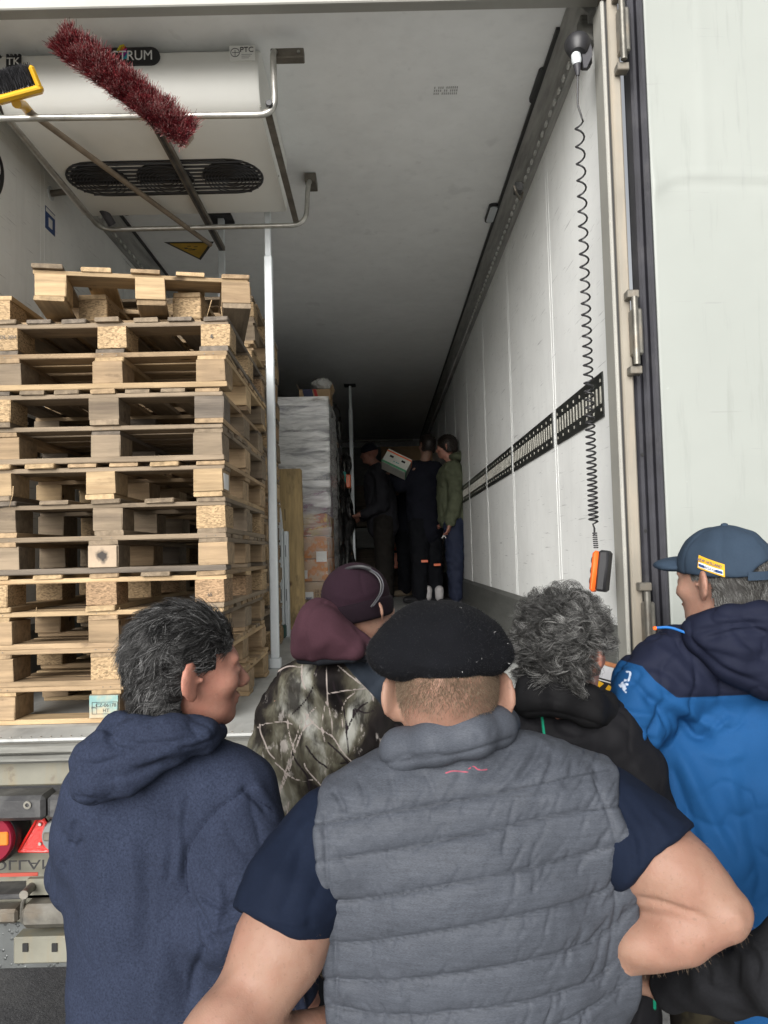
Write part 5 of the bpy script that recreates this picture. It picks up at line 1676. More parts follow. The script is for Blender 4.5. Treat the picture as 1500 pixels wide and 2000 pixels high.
B.u(cap(at(1118, 1585, 1.89), at(1122, 2010, 1.89), .212, .205, .62), k=.05)
B.u(*chain([at(1110, 1440, 1.87), at(1180, 1440, 1.87), at(1232, 1520, 1.87), at(1255, 1600, 1.87), at(1255, 1730, 1.86), at(1185, 1800, 2.0)], [.095, .085, .078, .066, .058, .045]), k=.045)
B.u(*chain([at(1100, 1440, 1.87), at(1030, 1445, 1.87), at(990, 1510, 1.87), at(975, 1600, 1.87), at(978, 1730, 1.86), at(1045, 1800, 2.0)], [.095, .085, .078, .066, .058, .045]), k=.045)
jst = [([(985, 1400), (1030, 1430), (1060, 1450)], 8, -.004), ([(1070, 1400), (1130, 1440), (1200, 1460)], 12, .004), ([(1080, 1440), (1140, 1490), (1230, 1520)], 14, -.003), ([(1230, 1480), (1265, 1540), (1285, 1600)], 10, .003), ([(1020, 1400), (1000, 1420), (985, 1450)], 8, -.004), ([(1053, 1366), (1058, 1400), (1065, 1456)], 3, -.002, 'v', 1)]
blob_mesh('jacket', B, .0065, jk, curly_man, jst, lambda V, N: sines(V, 71, .12) * .004 + sines(V, 72, .05) * .0012 + crease(V, 76, .16, .005, 8), post=lambda me, V: lines_attr(me, V, 'piping', pip))
B = Blob(.02)
cp = [at(1022, 1385, 1.86), at(1035, 1370, 1.78), at(1090, 1368, 1.745), at(1150, 1390, 1.77), at(1185, 1400, 1.84), at(1180, 1400, 1.90)]
B.u(*chain(cp, [.030, .032, .034, .034, .030, .028]), k=.02)
B.u(*chain([p + np.array([0, .008, .036]) for p in cp], [.020] * 6), k=.025)
B.cut(ell(at(1108, 1350, 1.86), (.074, .080, .20)), .012)
blob_mesh('stand_collar', B, .005, cloth_mat('black_collar', (.009, .009, .010), 900, .75, .1, .2, .08, .25).done(), curly_man, [([(1018, 1395), (1080, 1392), (1130, 1405), (1180, 1420)], 4, -.004, 'v', 1), ([(1030, 1360), (1100, 1365), (1170, 1390)], 5, -.003)], lambda V, N: sines(V, 73, .06) * .002)
M['hair4'] = hair_mat('curly_hair', (.006, .0056, .0052), (.33, .33, .32), .34)
def keep4(q):
    x, y, z = q[:, 0], q[:, 1], q[:, 2]
    return ((z > -.080) & (y < .075 - .9 * np.clip(.03 - z, 0, .2)) & ~((np.abs(x) > .042) & (z < .012) & (y > -.034)))
def flow4(q): return np.stack([q[:, 0] * 6, q[:, 1] * 3 - .2, -.35 - q[:, 2] * 2], 1)
hair(P4, h4, H4, 1.08, 11000, keep4, flow4, .036, .00040, M['hair4'], 44, wave=1.0, grey=1.9, lift=.50, K=14, curlr=.0125, curlk=1.15, parent=curly_man, base_grow=1.05, clumps=340, lay_k=.22)

# ----------------------------------------------------------------- cap and blue rain jacket
P5 = Blob(.03)
H5 = frame((-.50, .86, -.02), (.02, 0, 1)); h5 = at(1412, 1128, 1.90)
head_shapes(P5, h5, H5, 1.10)
P5.u(cap(at(1418, 1185, 1.91), at(1430, 1270, 1.93), .064, .070), k=.03)
P5.u(cap(at(1460, 1450, 1.99), at(1470, 1900, 1.99), .17, .16, .55), k=.03)
P5.u(*chain([at(1290, 1350, 1.93), at(1228, 1440, 1.90), at(1225, 1400, 2.14)], [.06, .048, .036]), k=.04)
P5.u(*chain([at(1640, 1350, 1.93), at(1680, 1600, 1.92), at(1600, 1640, 2.15)], [.06, .048, .036]), k=.04)
hand_shapes(P5, at(1225, 1398, 2.15), (.3, .6, .6), (.8, 0, -.3), 1.0, .6, -1)
hand_shapes(P5, at(1600, 1640, 2.16), (-.4, .7, .2), (-.3, 0, -.9), 1.0, .5, 1)
cx5 = at(1470, 1900, 1.95)[0]
legs(P5, cx5, 1.99, .98, 0, .10, .095); shoes(P5, cx5, 1.95, 0, .12)
cap_man, _, _ = blob_mesh('person', P5, .0065, M['skin_tan'])
tag(cap_man, 'man in a slate blue cap and two tone blue rain jacket on the right', 'person', PG)
k = cloth_mat('rain_jacket', (.009, .060, .172), 1300, .75, .04, .12, .0, .12)
k.col = k.mix(k.ramp(k.math('ADD', k.math('DIVIDE', k.attr('yoke'), 20.0), .5), [(.46, 1.0), (.53, 0.0)]), k.cur(), (.010, .0125, .027))
k.col = k.mix(k.ramp(k.math('DIVIDE', k.attr('feather'), 12.0), [(1.4 / 12, 1.0), (2.6 / 12, 0.0)]), k.cur(), (.40, .46, .56))
rj = k.done()
yk = [(1100, 1250), (1215, 1290), (1254, 1301), (1280, 1330), (1322, 1363), (1400, 1360), (1520, 1354), (1700, 1350)]
fe = [[(1224, 1312), (1231, 1314), (1229, 1326)], [(1219, 1328), (1228, 1330)], [(1216, 1333), (1226, 1338)], [(1213, 1337), (1222, 1345)], [(1210, 1338), (1223, 1352)]]
def ppost(me, V): side_attr(me, V, 'yoke', yk); lines_attr(me, V, 'feather', fe)
B = Blob(.05)
B.u(cap(at(1478, 1470, 1.98), at(1482, 1850, 1.98), .245, .25, .62), k=.06)
B.u(*chain([at(1440, 1290, 1.95), at(1330, 1300, 1.94), at(1272, 1345, 1.93), at(1236, 1425, 1.89), at(1236, 1400, 2.10)], [.11, .092, .088, .066, .050]), k=.05)
B.u(*chain([at(1440, 1290, 1.95), at(1560, 1310, 1.94), at(1640, 1400, 1.93), at(1690, 1600, 1.90), at(1610, 1640, 2.12)], [.11, .095, .085, .066, .050]), k=.05)
B.u(cap(at(1330, 1520, 1.93), at(1370, 1720, 1.95), .06, .08), k=.08)
jst = [([(1296, 1375), (1275, 1440), (1290, 1520), (1300, 1600)], 7, -.012), ([(1255, 1355), (1290, 1380), (1310, 1420)], 8, -.008), ([(1180, 1365), (1230, 1395), (1285, 1400)], 9, .006), ([(1190, 1400), (1235, 1425), (1280, 1425)], 8, -.006),
       ([(1230, 1470), (1262, 1460), (1290, 1440)], 9, -.006), ([(1300, 1380), (1350, 1430), (1400, 1450)], 10, -.006), ([(1320, 1370), (1390, 1420), (1430, 1400)], 9, .006), ([(1330, 1400), (1360, 1440), (1425, 1395)], 7, -.005),
       ([(1310, 1440), (1370, 1560), (1440, 1700)], 14, .007), ([(1300, 1480), (1340, 1580), (1380, 1700)], 12, -.007), ([(1420, 1480), (1440, 1600), (1480, 1750)], 18, .005), ([(1450, 1500), (1470, 1640), (1500, 1780)], 16, -.004),
       ([(1330, 1600), (1370, 1680), (1440, 1760)], 14, -.006), ([(1260, 1250), (1320, 1290), (1360, 1350)], 12, .005), ([(1250, 1300), (1300, 1310), (1350, 1350)], 9, -.004), ([(1360, 1290), (1390, 1330), (1450, 1345)], 10, -.005), ([(1225, 1330), (1250, 1345), (1280, 1390)], 7, -.005),
       ([(1215, 1293), (1254, 1302), (1280, 1330), (1322, 1363), (1500, 1354)], 3, -.002, 'v', 1), ([(1350, 1460), (1400, 1480), (1460, 1470)], 12, .004)]
jst = [(p_, w__, d__ * 1.7, *r__) for p_, w__, d__, *r__ in jst]
blob_mesh('rain_jacket', B, .0062, rj, cap_man, jst, lambda V, N: sines(V, 81, .16) * .005 + sines(V, 82, .06, stretch=(1, 1, .7)) * .0014 + crease(V, 83, .20, .011, 6, (1.2, 1, .7)) + crease(V, 86, .11, .006, 7), post=ppost)
# navy hood folded over the shoulders
B = Blob(.03)
B.u(*chain([at(1360, 1240, 1.94), at(1372, 1238, 1.86), at(1420, 1222, 1.815), at(1480, 1214, 1.81), at(1540, 1225, 1.90)], [.036, .040, .044, .046, .040]), k=.03)
B.u(*chain([at(1385, 1245, 1.84), at(1430, 1290, 1.815), at(1500, 1325, 1.81), at(1580, 1290, 1.84)], [.036, .040, .042, .04]), k=.05)
B.u(ell(at(1485, 1268, 1.83), (.11, .045, .075)), k=.04)
B.cut(ell(at(1425, 1165, 1.93), (.080, .09, .12)), .015)
k = cloth_mat('navy_hood', (.010, .0125, .027), 1300, .75, .04, .15, .03, .15).done()
hs = [([(1372, 1250), (1410, 1240), (1450, 1232), (1500, 1236)], 6, -.010), ([(1350, 1235), (1400, 1225), (1450, 1215), (1500, 1220)], 7, -.009), ([(1335, 1240), (1380, 1280), (1420, 1310), (1500, 1340)], 6, -.006), ([(1430, 1225), (1470, 1270), (1500, 1290)], 8, -.007), ([(1380, 1190), (1430, 1200), (1500, 1195)], 7, -.004),
      ([(1360, 1250), (1430, 1270), (1500, 1265)], 12, .006), ([(1400, 1290), (1450, 1310), (1500, 1310)], 8, .004), ([(1450, 1200), (1480, 1230), (1500, 1240)], 6, -.006)]
blob_mesh('hood', B, .0055, k, cap_man, hs, lambda V, N: sines(V, 84, .09) * .0025 - .004 * np.exp(-np.abs(sines(V, 87, .12)) * 8))
bs_ = MB().tube(curve([at(1282, 1226, 1.89), at(1310, 1226, 1.87), at(1345, 1238, 1.84)], 5), .0032, 8).put('shoulder_piping', plain('bright_blue', (.01, .13, .42), .5), cap_man, True)
box('zip_pull', at(1279, 1227, 1.89) - .0045, at(1279, 1227, 1.89) + .0045, M['orange'], cap_man, .002)
# cap
capcol = cloth_mat('slate_cotton', (.030, .047, .072), 1400, .85, .06, .12, .05, .3).done()
B = Blob(.02); RB5 = frame((-.50, .86, .06), (.0, -.10, 1))
B.u(ell(h5 + RB5 @ np.array([0, -.008, .030]), (.098, .122, .100), RB5), k=.03)
B.keep(half(h5 + RB5 @ np.array([0, 0, .012]), RB5 @ np.array([0, .0, -1.0])), .006)
B.cut(ell(h5 + RB5 @ np.array([.0, -.125, .006]), (.050, .06, .042), RB5), .006)
top = h5 + RB5 @ np.array([0, -.008, .13])
cst = []
for a in (-80, -20, 40, 100, 160, 220):
    cst.append((None, a))
def capseam(V, N):
    q = (V - h5) @ RB5; ang = np.degrees(np.arctan2(q[:, 1] + .008, q[:, 0])); r_2 = np.hypot(q[:, 0], q[:, 1] + .008)
    d = np.full(len(V), 9.0)
    for a in (-90, -30, 30, 90, 150, -150):
        dd = np.abs((ang - a + 180) % 360 - 180) * math.pi / 180 * r_2; d = np.minimum(d, dd)
    return -.0022 * np.exp(-(d / .004)) + sines(V, 85, .06) * .0014
cp_, _, _ = blob_mesh('baseball_cap', B, .0048, capcol, cap_man, [], capseam)
B = Blob(.01)
B.u(ell(h5 + RB5 @ np.array([0, .132, .028]), (.076, .052, .016), RB5 @ rotm(pitch=-.10)), ell(h5 + RB5 @ np.array([0, .105, .024]), (.080, .05, .016), RB5), k=.02)
B.cut(ell(h5 + RB5 @ np.array([0, .135, .006]), (.068, .075, .022), RB5), .006)
blob_mesh('visor', B, .0045, capcol, cp_)
MB().lathe(top, RB5 @ np.array([0, 0, 1.0]), [(.009, -.002), (.008, .003), (.003, .005)], 12).put('button', capcol, cp_, True)
pts = [h5 + RB5 @ np.array([.0985 * math.sin(a), -.008 - .1225 * math.cos(a), .016]) for a in np.linspace(-.62, .62, 11)]
m_ = MB()
for i in range(10):
    a, b = pts[i], pts[i + 1]; u_ = RB5 @ np.array([0, 0, .010]); n_2 = (a - h5); n_2 = n_2 / np.linalg.norm(n_2) * .003
    m_.prism([a - u_, b - u_, b + u_, a + u_], -n_2 * 1)
m_.put('cap_strap', capcol, cp_)
for a in (.9, 2.2):
    q = h5 + RB5 @ np.array([-.075 * math.sin(a + .4), -.075 * math.cos(a + .4) , .105])
# embroidered patch over the ear
pc_x = -.098; pa = None
def onc(a, z, off=.002): # a: angle from the back towards the left side
    rz = math.sqrt(max(0, 1 - ((z - .030) / .100) ** 2))
    return h5 + RB5 @ np.array([-(.098 * rz + off) * math.sin(a), -.008 - (.122 * rz + off) * math.cos(a), z])
m_ = MB(); m2 = MB(); m3 = MB()
n_a = 10; a_l = np.linspace(1.06, 1.60, n_a)
def band(mm, z0f, z1f, off, a_list):
    for i in range(len(a_list) - 1):
        a, b = a_list[i], a_list[i + 1]
        mm.prism([onc(b, z0f(b), off), onc(a, z0f(a), off), onc(a, z1f(a), off), onc(b, z1f(b), off)], (RB5 @ np.array([-.001, 0, 0])) * 1.0)
tl = lambda a: .016 + (a - 1.02) * .036
band(m_, lambda a: tl(a) - .004, lambda a: tl(a) + .026, .0015, a_l)
band(m2, lambda a: tl(a) - .0005, lambda a: tl(a) + .011, .0030, np.linspace(1.09, 1.57, n_a))
pt = m_.put('patch', M['yellow'], cp_)
m2.put('patch_band', M['white_print'], pt)
for a0_ in (1.10, 1.44):
    m3 = MB(); band(m3, lambda a: tl(a) + .002, lambda a: tl(a) + .008, .0042, np.linspace(a0_, a0_ + .12, 4)); m3.put('patch_stripe', M['blue_print'], pt)
am = 1.34; rt_ = onc(1.14, tl(1.14), 0) - onc(1.54, tl(1.54), 0); upv = RB5 @ np.array([0, 0, 1.0])
text('lettering', 'NEW HOLLAND', .0098, onc(am, tl(am) + .0185, .0058), rt_, np.cross(np.cross(rt_, upv), rt_), M['blue_print'], pt, .0003, squash=.85)
text('lettering', 'AGRICULTURE', .0075, onc(am, tl(am) + .0050, .0060), rt_, np.cross(np.cross(rt_, upv), rt_), M['blue_print'], pt, .0003, squash=.8)
M['hair5'] = hair_mat('grey_hair', (.018, .016, .014), (.22, .22, .21), .45)
def keep5(q):
    x, y, z = q[:, 0], q[:, 1], q[:, 2]
    return ((z > -.07) & (z < .05) & (y < .030 - .9 * np.clip(-z, 0, .2)) & ~((np.abs(x) > .05) & (z < -.005) & (y > -.024)))
hair(P5, h5, H5, 1.10, 6500, keep5, lambda q: np.stack([q[:, 0] * .5, -.4 * np.ones(len(q)), -np.ones(len(q))], 1), .016, .0004, M['hair5'], 55, wave=.6, grey=1.5, lift=.12, K=5, parent=cap_man, base_grow=1.03)
B = Blob(.03); legs(B, cx5, 1.95, 1.02, 0, .10, .115)
k = cloth_mat('olive_camouflage_trousers', (.03, .026, .016), 900, .85, .1, .4)
k.spots(9, .48, .56, (.008, .007, .006), .9, 3).spots(7, .56, .62, (.10, .075, .045), .8, 3)
blob_mesh('trousers', B, .012, k.done(), cap_man)
for (o_, cx_, cy_, w_) in ((hoodie_man, cx1, 1.60, .10), (camo_man, cx2, 2.24, .09), (curly_man, cx4, 1.87, .09)):
    B = Blob(.03); legs(B, cx_, cy_ + .02, .90, 0, w_ - .01, .10)
    blob_mesh('trousers', B, .013, M['jeans'] if o_ is hoodie_man else M['trousers'], o_)
for (o_, cx_, cy_) in ((hoodie_man, cx1, 1.60), (camo_man, cx2, 2.24), (curly_man, cx4, 1.87), (cap_man, cx5, 1.95)):
    B = Blob(.02); shoes(B, cx_, cy_, 0, .12); blob_mesh('shoes', B, .012, M['black'], o_)

# ----------------------------------------------------------------- someone at the right edge: only a charcoal sleeve in view
P6 = Blob(.03)
s0 = np.array([1.02, 1.42, 1.42])
H6 = frame((-.6, .8, 0), (0, 0, 1)); h6 = s0 + (.16, .02, .30)
head_shapes(P6, h6, H6, 1.05)
P6.u(cap(h6 + (0, 0, -.08), s0 + (.16, .03, .08), .06, .065), k=.03)
P6.u(cap(s0 + (.17, .03, -.08), s0 + (.17, .03, -.50), .16, .15, .62), k=.05)
P6.u(*chain([s0, at(1530, 1905, 1.42), at(1300, 1930, 1.72)], [.055, .045, .034]), k=.03)
P6.u(*chain([s0 + (.34, .03, 0), s0 + (.38, .05, -.3), s0 + (.30, .25, -.45)], [.055, .045, .034]), k=.03)
hand_shapes(P6, at(1300, 1930, 1.73), (-.7, .6, -.1), (0, 0, -1), 1.0, .5, -1)
hand_shapes(P6, s0 + (.30, .26, -.45), (-.3, .8, -.1), (0, 0, -1), 1.0, .5, 1)
legs(P6, s0[0] + .17, 1.45, .9, 0, .09, .08); shoes(P6, s0[0] + .17, 1.45, 0, .11)
edge_man, _, _ = blob_mesh('person', P6, .009, M['skin'])
tag(edge_man, 'person mostly out of view, charcoal fleece sleeve reaching in at the lower right', 'person', PG)
B = Blob(.04)
B.u(cap(s0 + (.17, .03, -.10), s0 + (.17, .03, -.52), .20, .19, .62), k=.05)
B.u(*chain([s0 + (.10, .02, .02), s0, at(1535, 1900, 1.42), at(1420, 1910, 1.55), at(1310, 1928, 1.70)], [.08, .075, .068, .058, .046]), k=.05)
B.u(*chain([s0 + (.24, .02, .02), s0 + (.34, .03, 0), s0 + (.38, .05, -.3), s0 + (.30, .24, -.44)], [.08, .075, .062, .048]), k=.05)
fl = [([(1410, 1840), (1440, 1870), (1435, 1930)], 7, -.006), ([(1440, 1835), (1475, 1870), (1480, 1920)], 7, -.006), ([(1380, 1860), (1400, 1890), (1395, 1930)], 7, .005), ([(1350, 1890), (1400, 1935), (1470, 1960)], 8, -.004), ([(1460, 1830), (1490, 1860), (1500, 1900)], 6, .005)]
blob_mesh('fleece_jacket', B, .007, cloth_mat('charcoal_fleece', (.016, .0165, .019), 500, .95, .25, .3, .1, .4).done(), edge_man, fl, lambda V, N: sines(V, 91, .09) * .005)
B = Blob(.03); legs(B, s0[0] + .17, 1.45, .95, 0, .09, .10); blob_mesh('trousers', B, .013, M['trousers'], edge_man)
hair(P6, h6, H6, 1.05, 7000, keep1, lambda q: np.stack([q[:, 0] * .5, -np.ones(len(q)), -.8 * np.ones(len(q))], 1), .03, .0006, M['hair1'], 77, wave=.8, grey=3, lift=.2, K=5, parent=edge_man, base_grow=1.04)

# printed carton lid someone holds between the two men
q = at(1190, 1332, 2.32)
Ml = Matrix.Translation(Vector([float(x) for x in q])) @ Matrix.Rotation(R(17), 4, 'Y')
ld = thing('printed_carton', 'small white carton with a black and yellow printed band, held between two men', 'box', q)
cbx = MB().box((-.055, -.01, -.055), (.055, .03, .045), .002, Ml).put('carton', plain('glossy_white', (.6, .61, .63), .4), ld)
MB().box((-.056, -.012, .045), (.056, .031, .056), .001, Ml).put('edge', plain('orange_card', (.42, .17, .07), .6), ld)
MB().box((-.0555, -.0115, -.030), (.0555, -.010, .006), 0, Ml).put('printed_band', M['ink'], ld)
for i, (x0_, z0_) in enumerate(((-.04, -.018), (-.01, -.022), (.02, -.016))):
    MB().prism([Ml @ Vector((x0_, -.0125, z0_)), Ml @ Vector((x0_ + .012, -.0125, z0_ - .004)), Ml @ Vector((x0_ + .022, -.0125, z0_ + .010)), Ml @ Vector((x0_ + .006, -.0125, z0_ + .014))], (0, .001, 0)).put('print_mark', M['yellow'], cbx)
MB().box((-.05, -.0122, -.002), (.05, -.0114, .001), 0, Ml).put('print_line', M['white_print'], cbx)
MB().box((-.05, -.0122, -.034), (.05, -.0114, -.031), 0, Ml).put('print_line', M['yellow'], cbx)
# ================================================================= people in the load space
def small_person(name_label, hc, fwd, floor, hip, sh, arms, skin=M['skin'], s=1.0, leg_w=.08, h=.012, up=(0, 0, 1), lean=(0, 0, 0)):
    """hc head centre, hip and sh centre points, arms: two lists of shoulder, elbow, wrist"""
    Rm = frame(fwd, up); B = Blob(.03)
    head_shapes(B, hc, Rm, s)
    B.u(cap(hc + np.array([0, 0, -.08]), sh + np.array([0, 0, .03]), .052, .06), k=.03)
    rt = Rm[:, 0]
    B.u(cap(sh + (0, 0, -.08), hip + (0, 0, .1), .11, .11, .9), k=.03)
    B.u(cap(sh - rt * .12 + (0, 0, -.03), sh + rt * .12 + (0, 0, -.03), .05), k=.03)
    for a in arms:
        B.u(*chain(a, [.045, .040, .032]), k=.02)
        d = np.array(a[2]) - np.array(a[1]); hand_shapes(B, np.array(a[2]), d, (0, 0, -1) if abs(d[2]) < .1 else fwd, .95, .6, 1)
    for q in (-1, 1):
        B.u(*chain([hip + rt * q * leg_w, (hip + rt * q * leg_w) * (1, 1, 0) + (0, 0, floor + .48), (hip + rt * q * (leg_w + .02)) * (1, 1, 0) + (0, 0, floor + .09)], [.085, .06, .042]), k=.03)
    o, _, _ = blob_mesh('person', B, h, skin)
    tag(o, name_label, 'person', 'people inside the trailer')
    return o, Rm
def trousers(parent, hip, Rm, floor, mat, w=.08, r=.105, h=.011, knee=(0, 0, 0), taper=.6, foot=None):
    B = Blob(.03); rt = Rm[:, 0]; kn = np.array(knee)
    for q in (-1, 1):
        B.u(*chain([hip + rt * q * w + (0, 0, .08), (hip + rt * q * w) * (1, 1, 0) + (0, 0, floor + .5) + kn, (hip + rt * q * (w + .02)) * (1, 1, 0) + (0, 0, floor + .10)], [r, r * .8, r * taper]), k=.03)
    o, _, _ = blob_mesh('trousers', B, h, mat, parent, None, lambda V, N: sines(V, 95, .08) * .005); return o
def shoe_pair(parent, hip, Rm, floor, fwd, w=.1, mat=None):
    B = Blob(.01); rt = Rm[:, 0]; f = np.array(fwd, float); f /= np.linalg.norm(f)
    for q in (-1, 1):
        p = (hip + rt * q * w) * (1, 1, 0) + (0, 0, floor + .045)
        B.u(cap(p - f * .05, p + f * .16, .045, .036))
    B.keep(half((0, 0, floor + .006), (0, 0, -1)), .004)
    o, _, _ = blob_mesh('shoes', B, .010, mat or M['black'], parent); return o

k = cloth_mat('olive_parka', (.085, .095, .060), 700, .8, .1, .2, .05, .2); M['olive'] = k.done()
M['dark_coat'] = cloth_mat('dark_coat', (.012, .013, .020), 700, .85, .1, .2, .05, .2).done()
M['dark_jacket'] = cloth_mat('dark_jacket', (.034, .034, .040), 700, .8, .1, .2, .05, .2).done()
M['work_trousers'] = cloth_mat('work_trousers', (.030, .027, .024), 700, .85, .1, .2).done()
M['sport_trousers'] = cloth_mat('sport_trousers', (.022, .028, .052), 700, .7, .1, .2).done()
M['white_sock'] = plain('white_sock', (.6, .58, .58), .9)

# green parka, standing by the right wall, turned to the left
Yg = 7.95
hip = at(890, 1040, Yg); sh = at(886, 912, Yg); hg = at(872, 872, Yg)
fg = (-.85, .25, -.12)
gp, Rg = small_person('person in an olive parka and navy sports trousers by the right wall', hg, fg, FZ, hip, sh,
    [[at(885, 920, Yg - .11), at(892, 970, Yg - .20), at(879, 1022, Yg - .22)], [at(885, 920, Yg + .11), at(880, 970, Yg + .2), at(867, 1010, Yg + .12)]], M['skin_red'], 1.0, .07)
B = Blob(.04)
B.u(cap(at(884, 935, Yg), at(886, 1010, Yg), .165, .165, 1.0), cap(at(884, 920, Yg + .1), at(884, 920, Yg - .12), .10, .10), k=.06)
B.u(*chain([at(885, 915, Yg - .13), at(892, 970, Yg - .20), at(880, 1018, Yg - .22)], [.085, .075, .058]), k=.03)
B.u(*chain([at(885, 915, Yg + .13), at(880, 970, Yg + .20), at(868, 1005, Yg + .12)], [.085, .075, .058]), k=.03)
gs = [([(868, 935), (872, 970), (866, 1010)], 3, -.010), ([(880, 930), (878, 960), (870, 990)], 3, .008), ([(862, 985), (863, 1010)], 2, -.012), ([(900, 940), (905, 990), (900, 1025)], 4, -.008)]
blob_mesh('parka', B, .010, M['olive'], gp, gs, lambda V, N: sines(V, 96, .10) * .006 + sines(V, 97, .045) * .002)
B = Blob(.03); B.u(ell(at(896, 893, Yg - .03), (.11, .12, .055)), ell(at(906, 889, Yg - .03), (.06, .10, .06)), k=.03); B.cut(ell(hg + (0, 0, .02), (.075, .10, .12)), .02)
blob_mesh('hood', B, .010, M['olive'], gp)
M['hair_dark'] = hair_mat('brown_hair', (.012, .008, .006), (.05, .035, .025), .5)
hair(None, hg, Rg, 1.02, 1600, lambda q: (q[:, 2] > -.07) & (q[:, 1] < .075 - .9 * np.clip(.02 - q[:, 2], 0, .2)), lambda q: np.stack([q[:, 0], -np.ones(len(q)), -.8 * np.ones(len(q))], 1), .035, .0016, M['hair_dark'], 61, wave=1.0, lift=.3, K=5, parent=gp, base_grow=1.06)
tr = trousers(gp, hip, Rg, FZ, M['sport_trousers'], .07, .115, knee=(-.0, 0, 0), taper=.62)
q = at(867, 1047, Yg - .16)
text('emblem', 'A', .07, q, (1, .1, 0), (0, 0, 1), M['white_print'], tr)
shoe_pair(gp, hip, Rg, FZ, (-.8, -.2, 0), .09)

# dark coat, back to us, holding up a fruit box
Yd = 8.5
hip = at(832, 1040, Yd); sh = at(828, 915, Yd); hd = at(834, 868, Yd)
dp, Rd = small_person('person in a long dark coat lifting a fruit box', hd, (-.5, .85, 0), FZ, hip, sh,
    [[at(803, 920, Yd), at(780, 948, Yd), at(768, 928, Yd + .1)], [at(850, 920, Yd), at(835, 960, Yd + .25), at(795, 935, Yd + .3)]], M['skin'], 1.0)
B = Blob(.04)
B.u(cap(at(826, 935, Yd), at(830, 1030, Yd), .19, .20, .75), cap(at(805, 915, Yd), at(850, 915, Yd), .08, .08), k=.06)
B.u(*chain([at(806, 918, Yd), at(782, 950, Yd), at(770, 932, Yd + .09)], [.085, .07, .055]), k=.03)
B.u(*chain([at(850, 918, Yd), at(838, 962, Yd + .22), at(798, 938, Yd + .28)], [.085, .07, .055]), k=.03)
blob_mesh('coat', B, .011, M['dark_coat'], dp, None, lambda V, N: sines(V, 98, .10) * .006)
hair(None, hd, Rd, 1.02, 1200, lambda q: (q[:, 2] > -.08) & (q[:, 1] < .06), lambda q: np.stack([q[:, 0], -np.ones(len(q)), -.8 * np.ones(len(q))], 1), .03, .0016, M['hair_dark'], 62, wave=1.0, lift=.3, K=5, parent=dp, base_grow=1.05)
tr = trousers(dp, hip, Rd, FZ, M['trousers'], .09, .12, taper=.7)
for px, py in ((829, 1096), (854, 1103)):
    q = at(px, py, Yd - .135); box('reflective_stripe', q - (.038, .012, .014), q + (.038, .012, .014), M['orange'], tr, .003)
shoe_pair(dp, hip, Rd, FZ, (-.9, -.35, 0), .11)
B = Blob(.01); 
for px in (835, 858): B.u(cap(at(px, 1152, Yd - .02), at(px, 1166, Yd - .02), .05, .045))
blob_mesh('socks', B, .011, M['white_sock'], dp)
# the fruit box
q = at(775, 907, 8.35)
Rb = Matrix.Translation(Vector([float(x) for x in q])) @ Matrix.Rotation(R(28), 4, 'Y') @ Matrix.Rotation(R(-8), 4, 'Z') @ Matrix.Rotation(R(-14), 4, 'X')
fb = thing('fruit_box', 'white and green fruit carton with hand holes, held up at an angle', 'box', q)
def lb_(name, lo, hi, mat, par=fb, bev=.004): return MB().box(lo, hi, bev, Rb).put(name, mat, par)
body = lb_('carton', (-.145, -.11, -.085), (.145, .11, .085), plain('carton_white', (.62, .62, .56), .7))
lb_('printed_band', (-.1465, -.1115, -.082), (.1465, .1115, -.058), plain('green_band', (.05, .25, .12), .6), body, 0)
lb_('printed_band', (-.1465, -.1115, .055), (.1465, .1115, .070), M['orange'], body, 0)
for sx in (-.07, .07):
    lb_('hand_hole', (sx - .022, -.113, .005), (sx + .022, -.108, .028), M['void'], body, 0)
for sx in (-.02, .01, .03): lb_('print_mark', (sx - .008, -.1125, -.03), (sx + .006, -.1105, -.02), M['teal'], body, 0)

# dark beanie, facing left, hands on the wrapped goods
Yb_ = 9.2
hip = at(750, 1035, Yb_); sh = at(738, 915, Yb_); hb_ = at(722, 885, Yb_)
bp, Rb2 = small_person('bearded man in a dark jacket and beanie handling the wrapped goods', hb_, (-.97, .1, -.12), FZ, hip, sh,
    [[at(742, 922, Yb_ - .13), at(748, 985, Yb_ - .21), at(702, 1005, Yb_ - .22)], [at(742, 920, Yb_ + .17), at(735, 985, Yb_ + .2), at(702, 1012, Yb_ + .1)]], M['skin_red'], 1.0)
B = Blob(.04)
B.u(cap(at(740, 938, Yb_), at(748, 1025, Yb_), .185, .19, .85), cap(at(738, 920, Yb_ - .13), at(740, 920, Yb_ + .12), .09, .09), k=.06)
B.u(*chain([at(742, 920, Yb_ - .15), at(748, 985, Yb_ - .22), at(712, 1003, Yb_ - .22)], [.09, .075, .058]), k=.03)
B.u(*chain([at(742, 920, Yb_ + .15), at(738, 985, Yb_ + .2), at(708, 1010, Yb_ + .1)], [.085, .07, .055]), k=.03)
blob_mesh('jacket', B, .011, M['dark_jacket'], bp, [([(730, 925), (728, 960), (722, 990)], 3, -.01), ([(745, 930), (752, 960), (748, 1000)], 4, .008)], lambda V, N: sines(V, 99, .10) * .006)
B = Blob(.02); B.u(ell(hb_ + (0.0, 0, .03), (.105, .090, .095))); B.keep(half(hb_ + (0, 0, .012), (.25, 0, -1)), .01)
blob_mesh('beanie', B, .010, M['dark_coat'], bp)
trousers(bp, hip, Rb2, FZ, M['work_trousers'], .08, .13, taper=.75)
shoe_pair(bp, hip, Rb2, FZ, (-1, -.1, 0), .1)

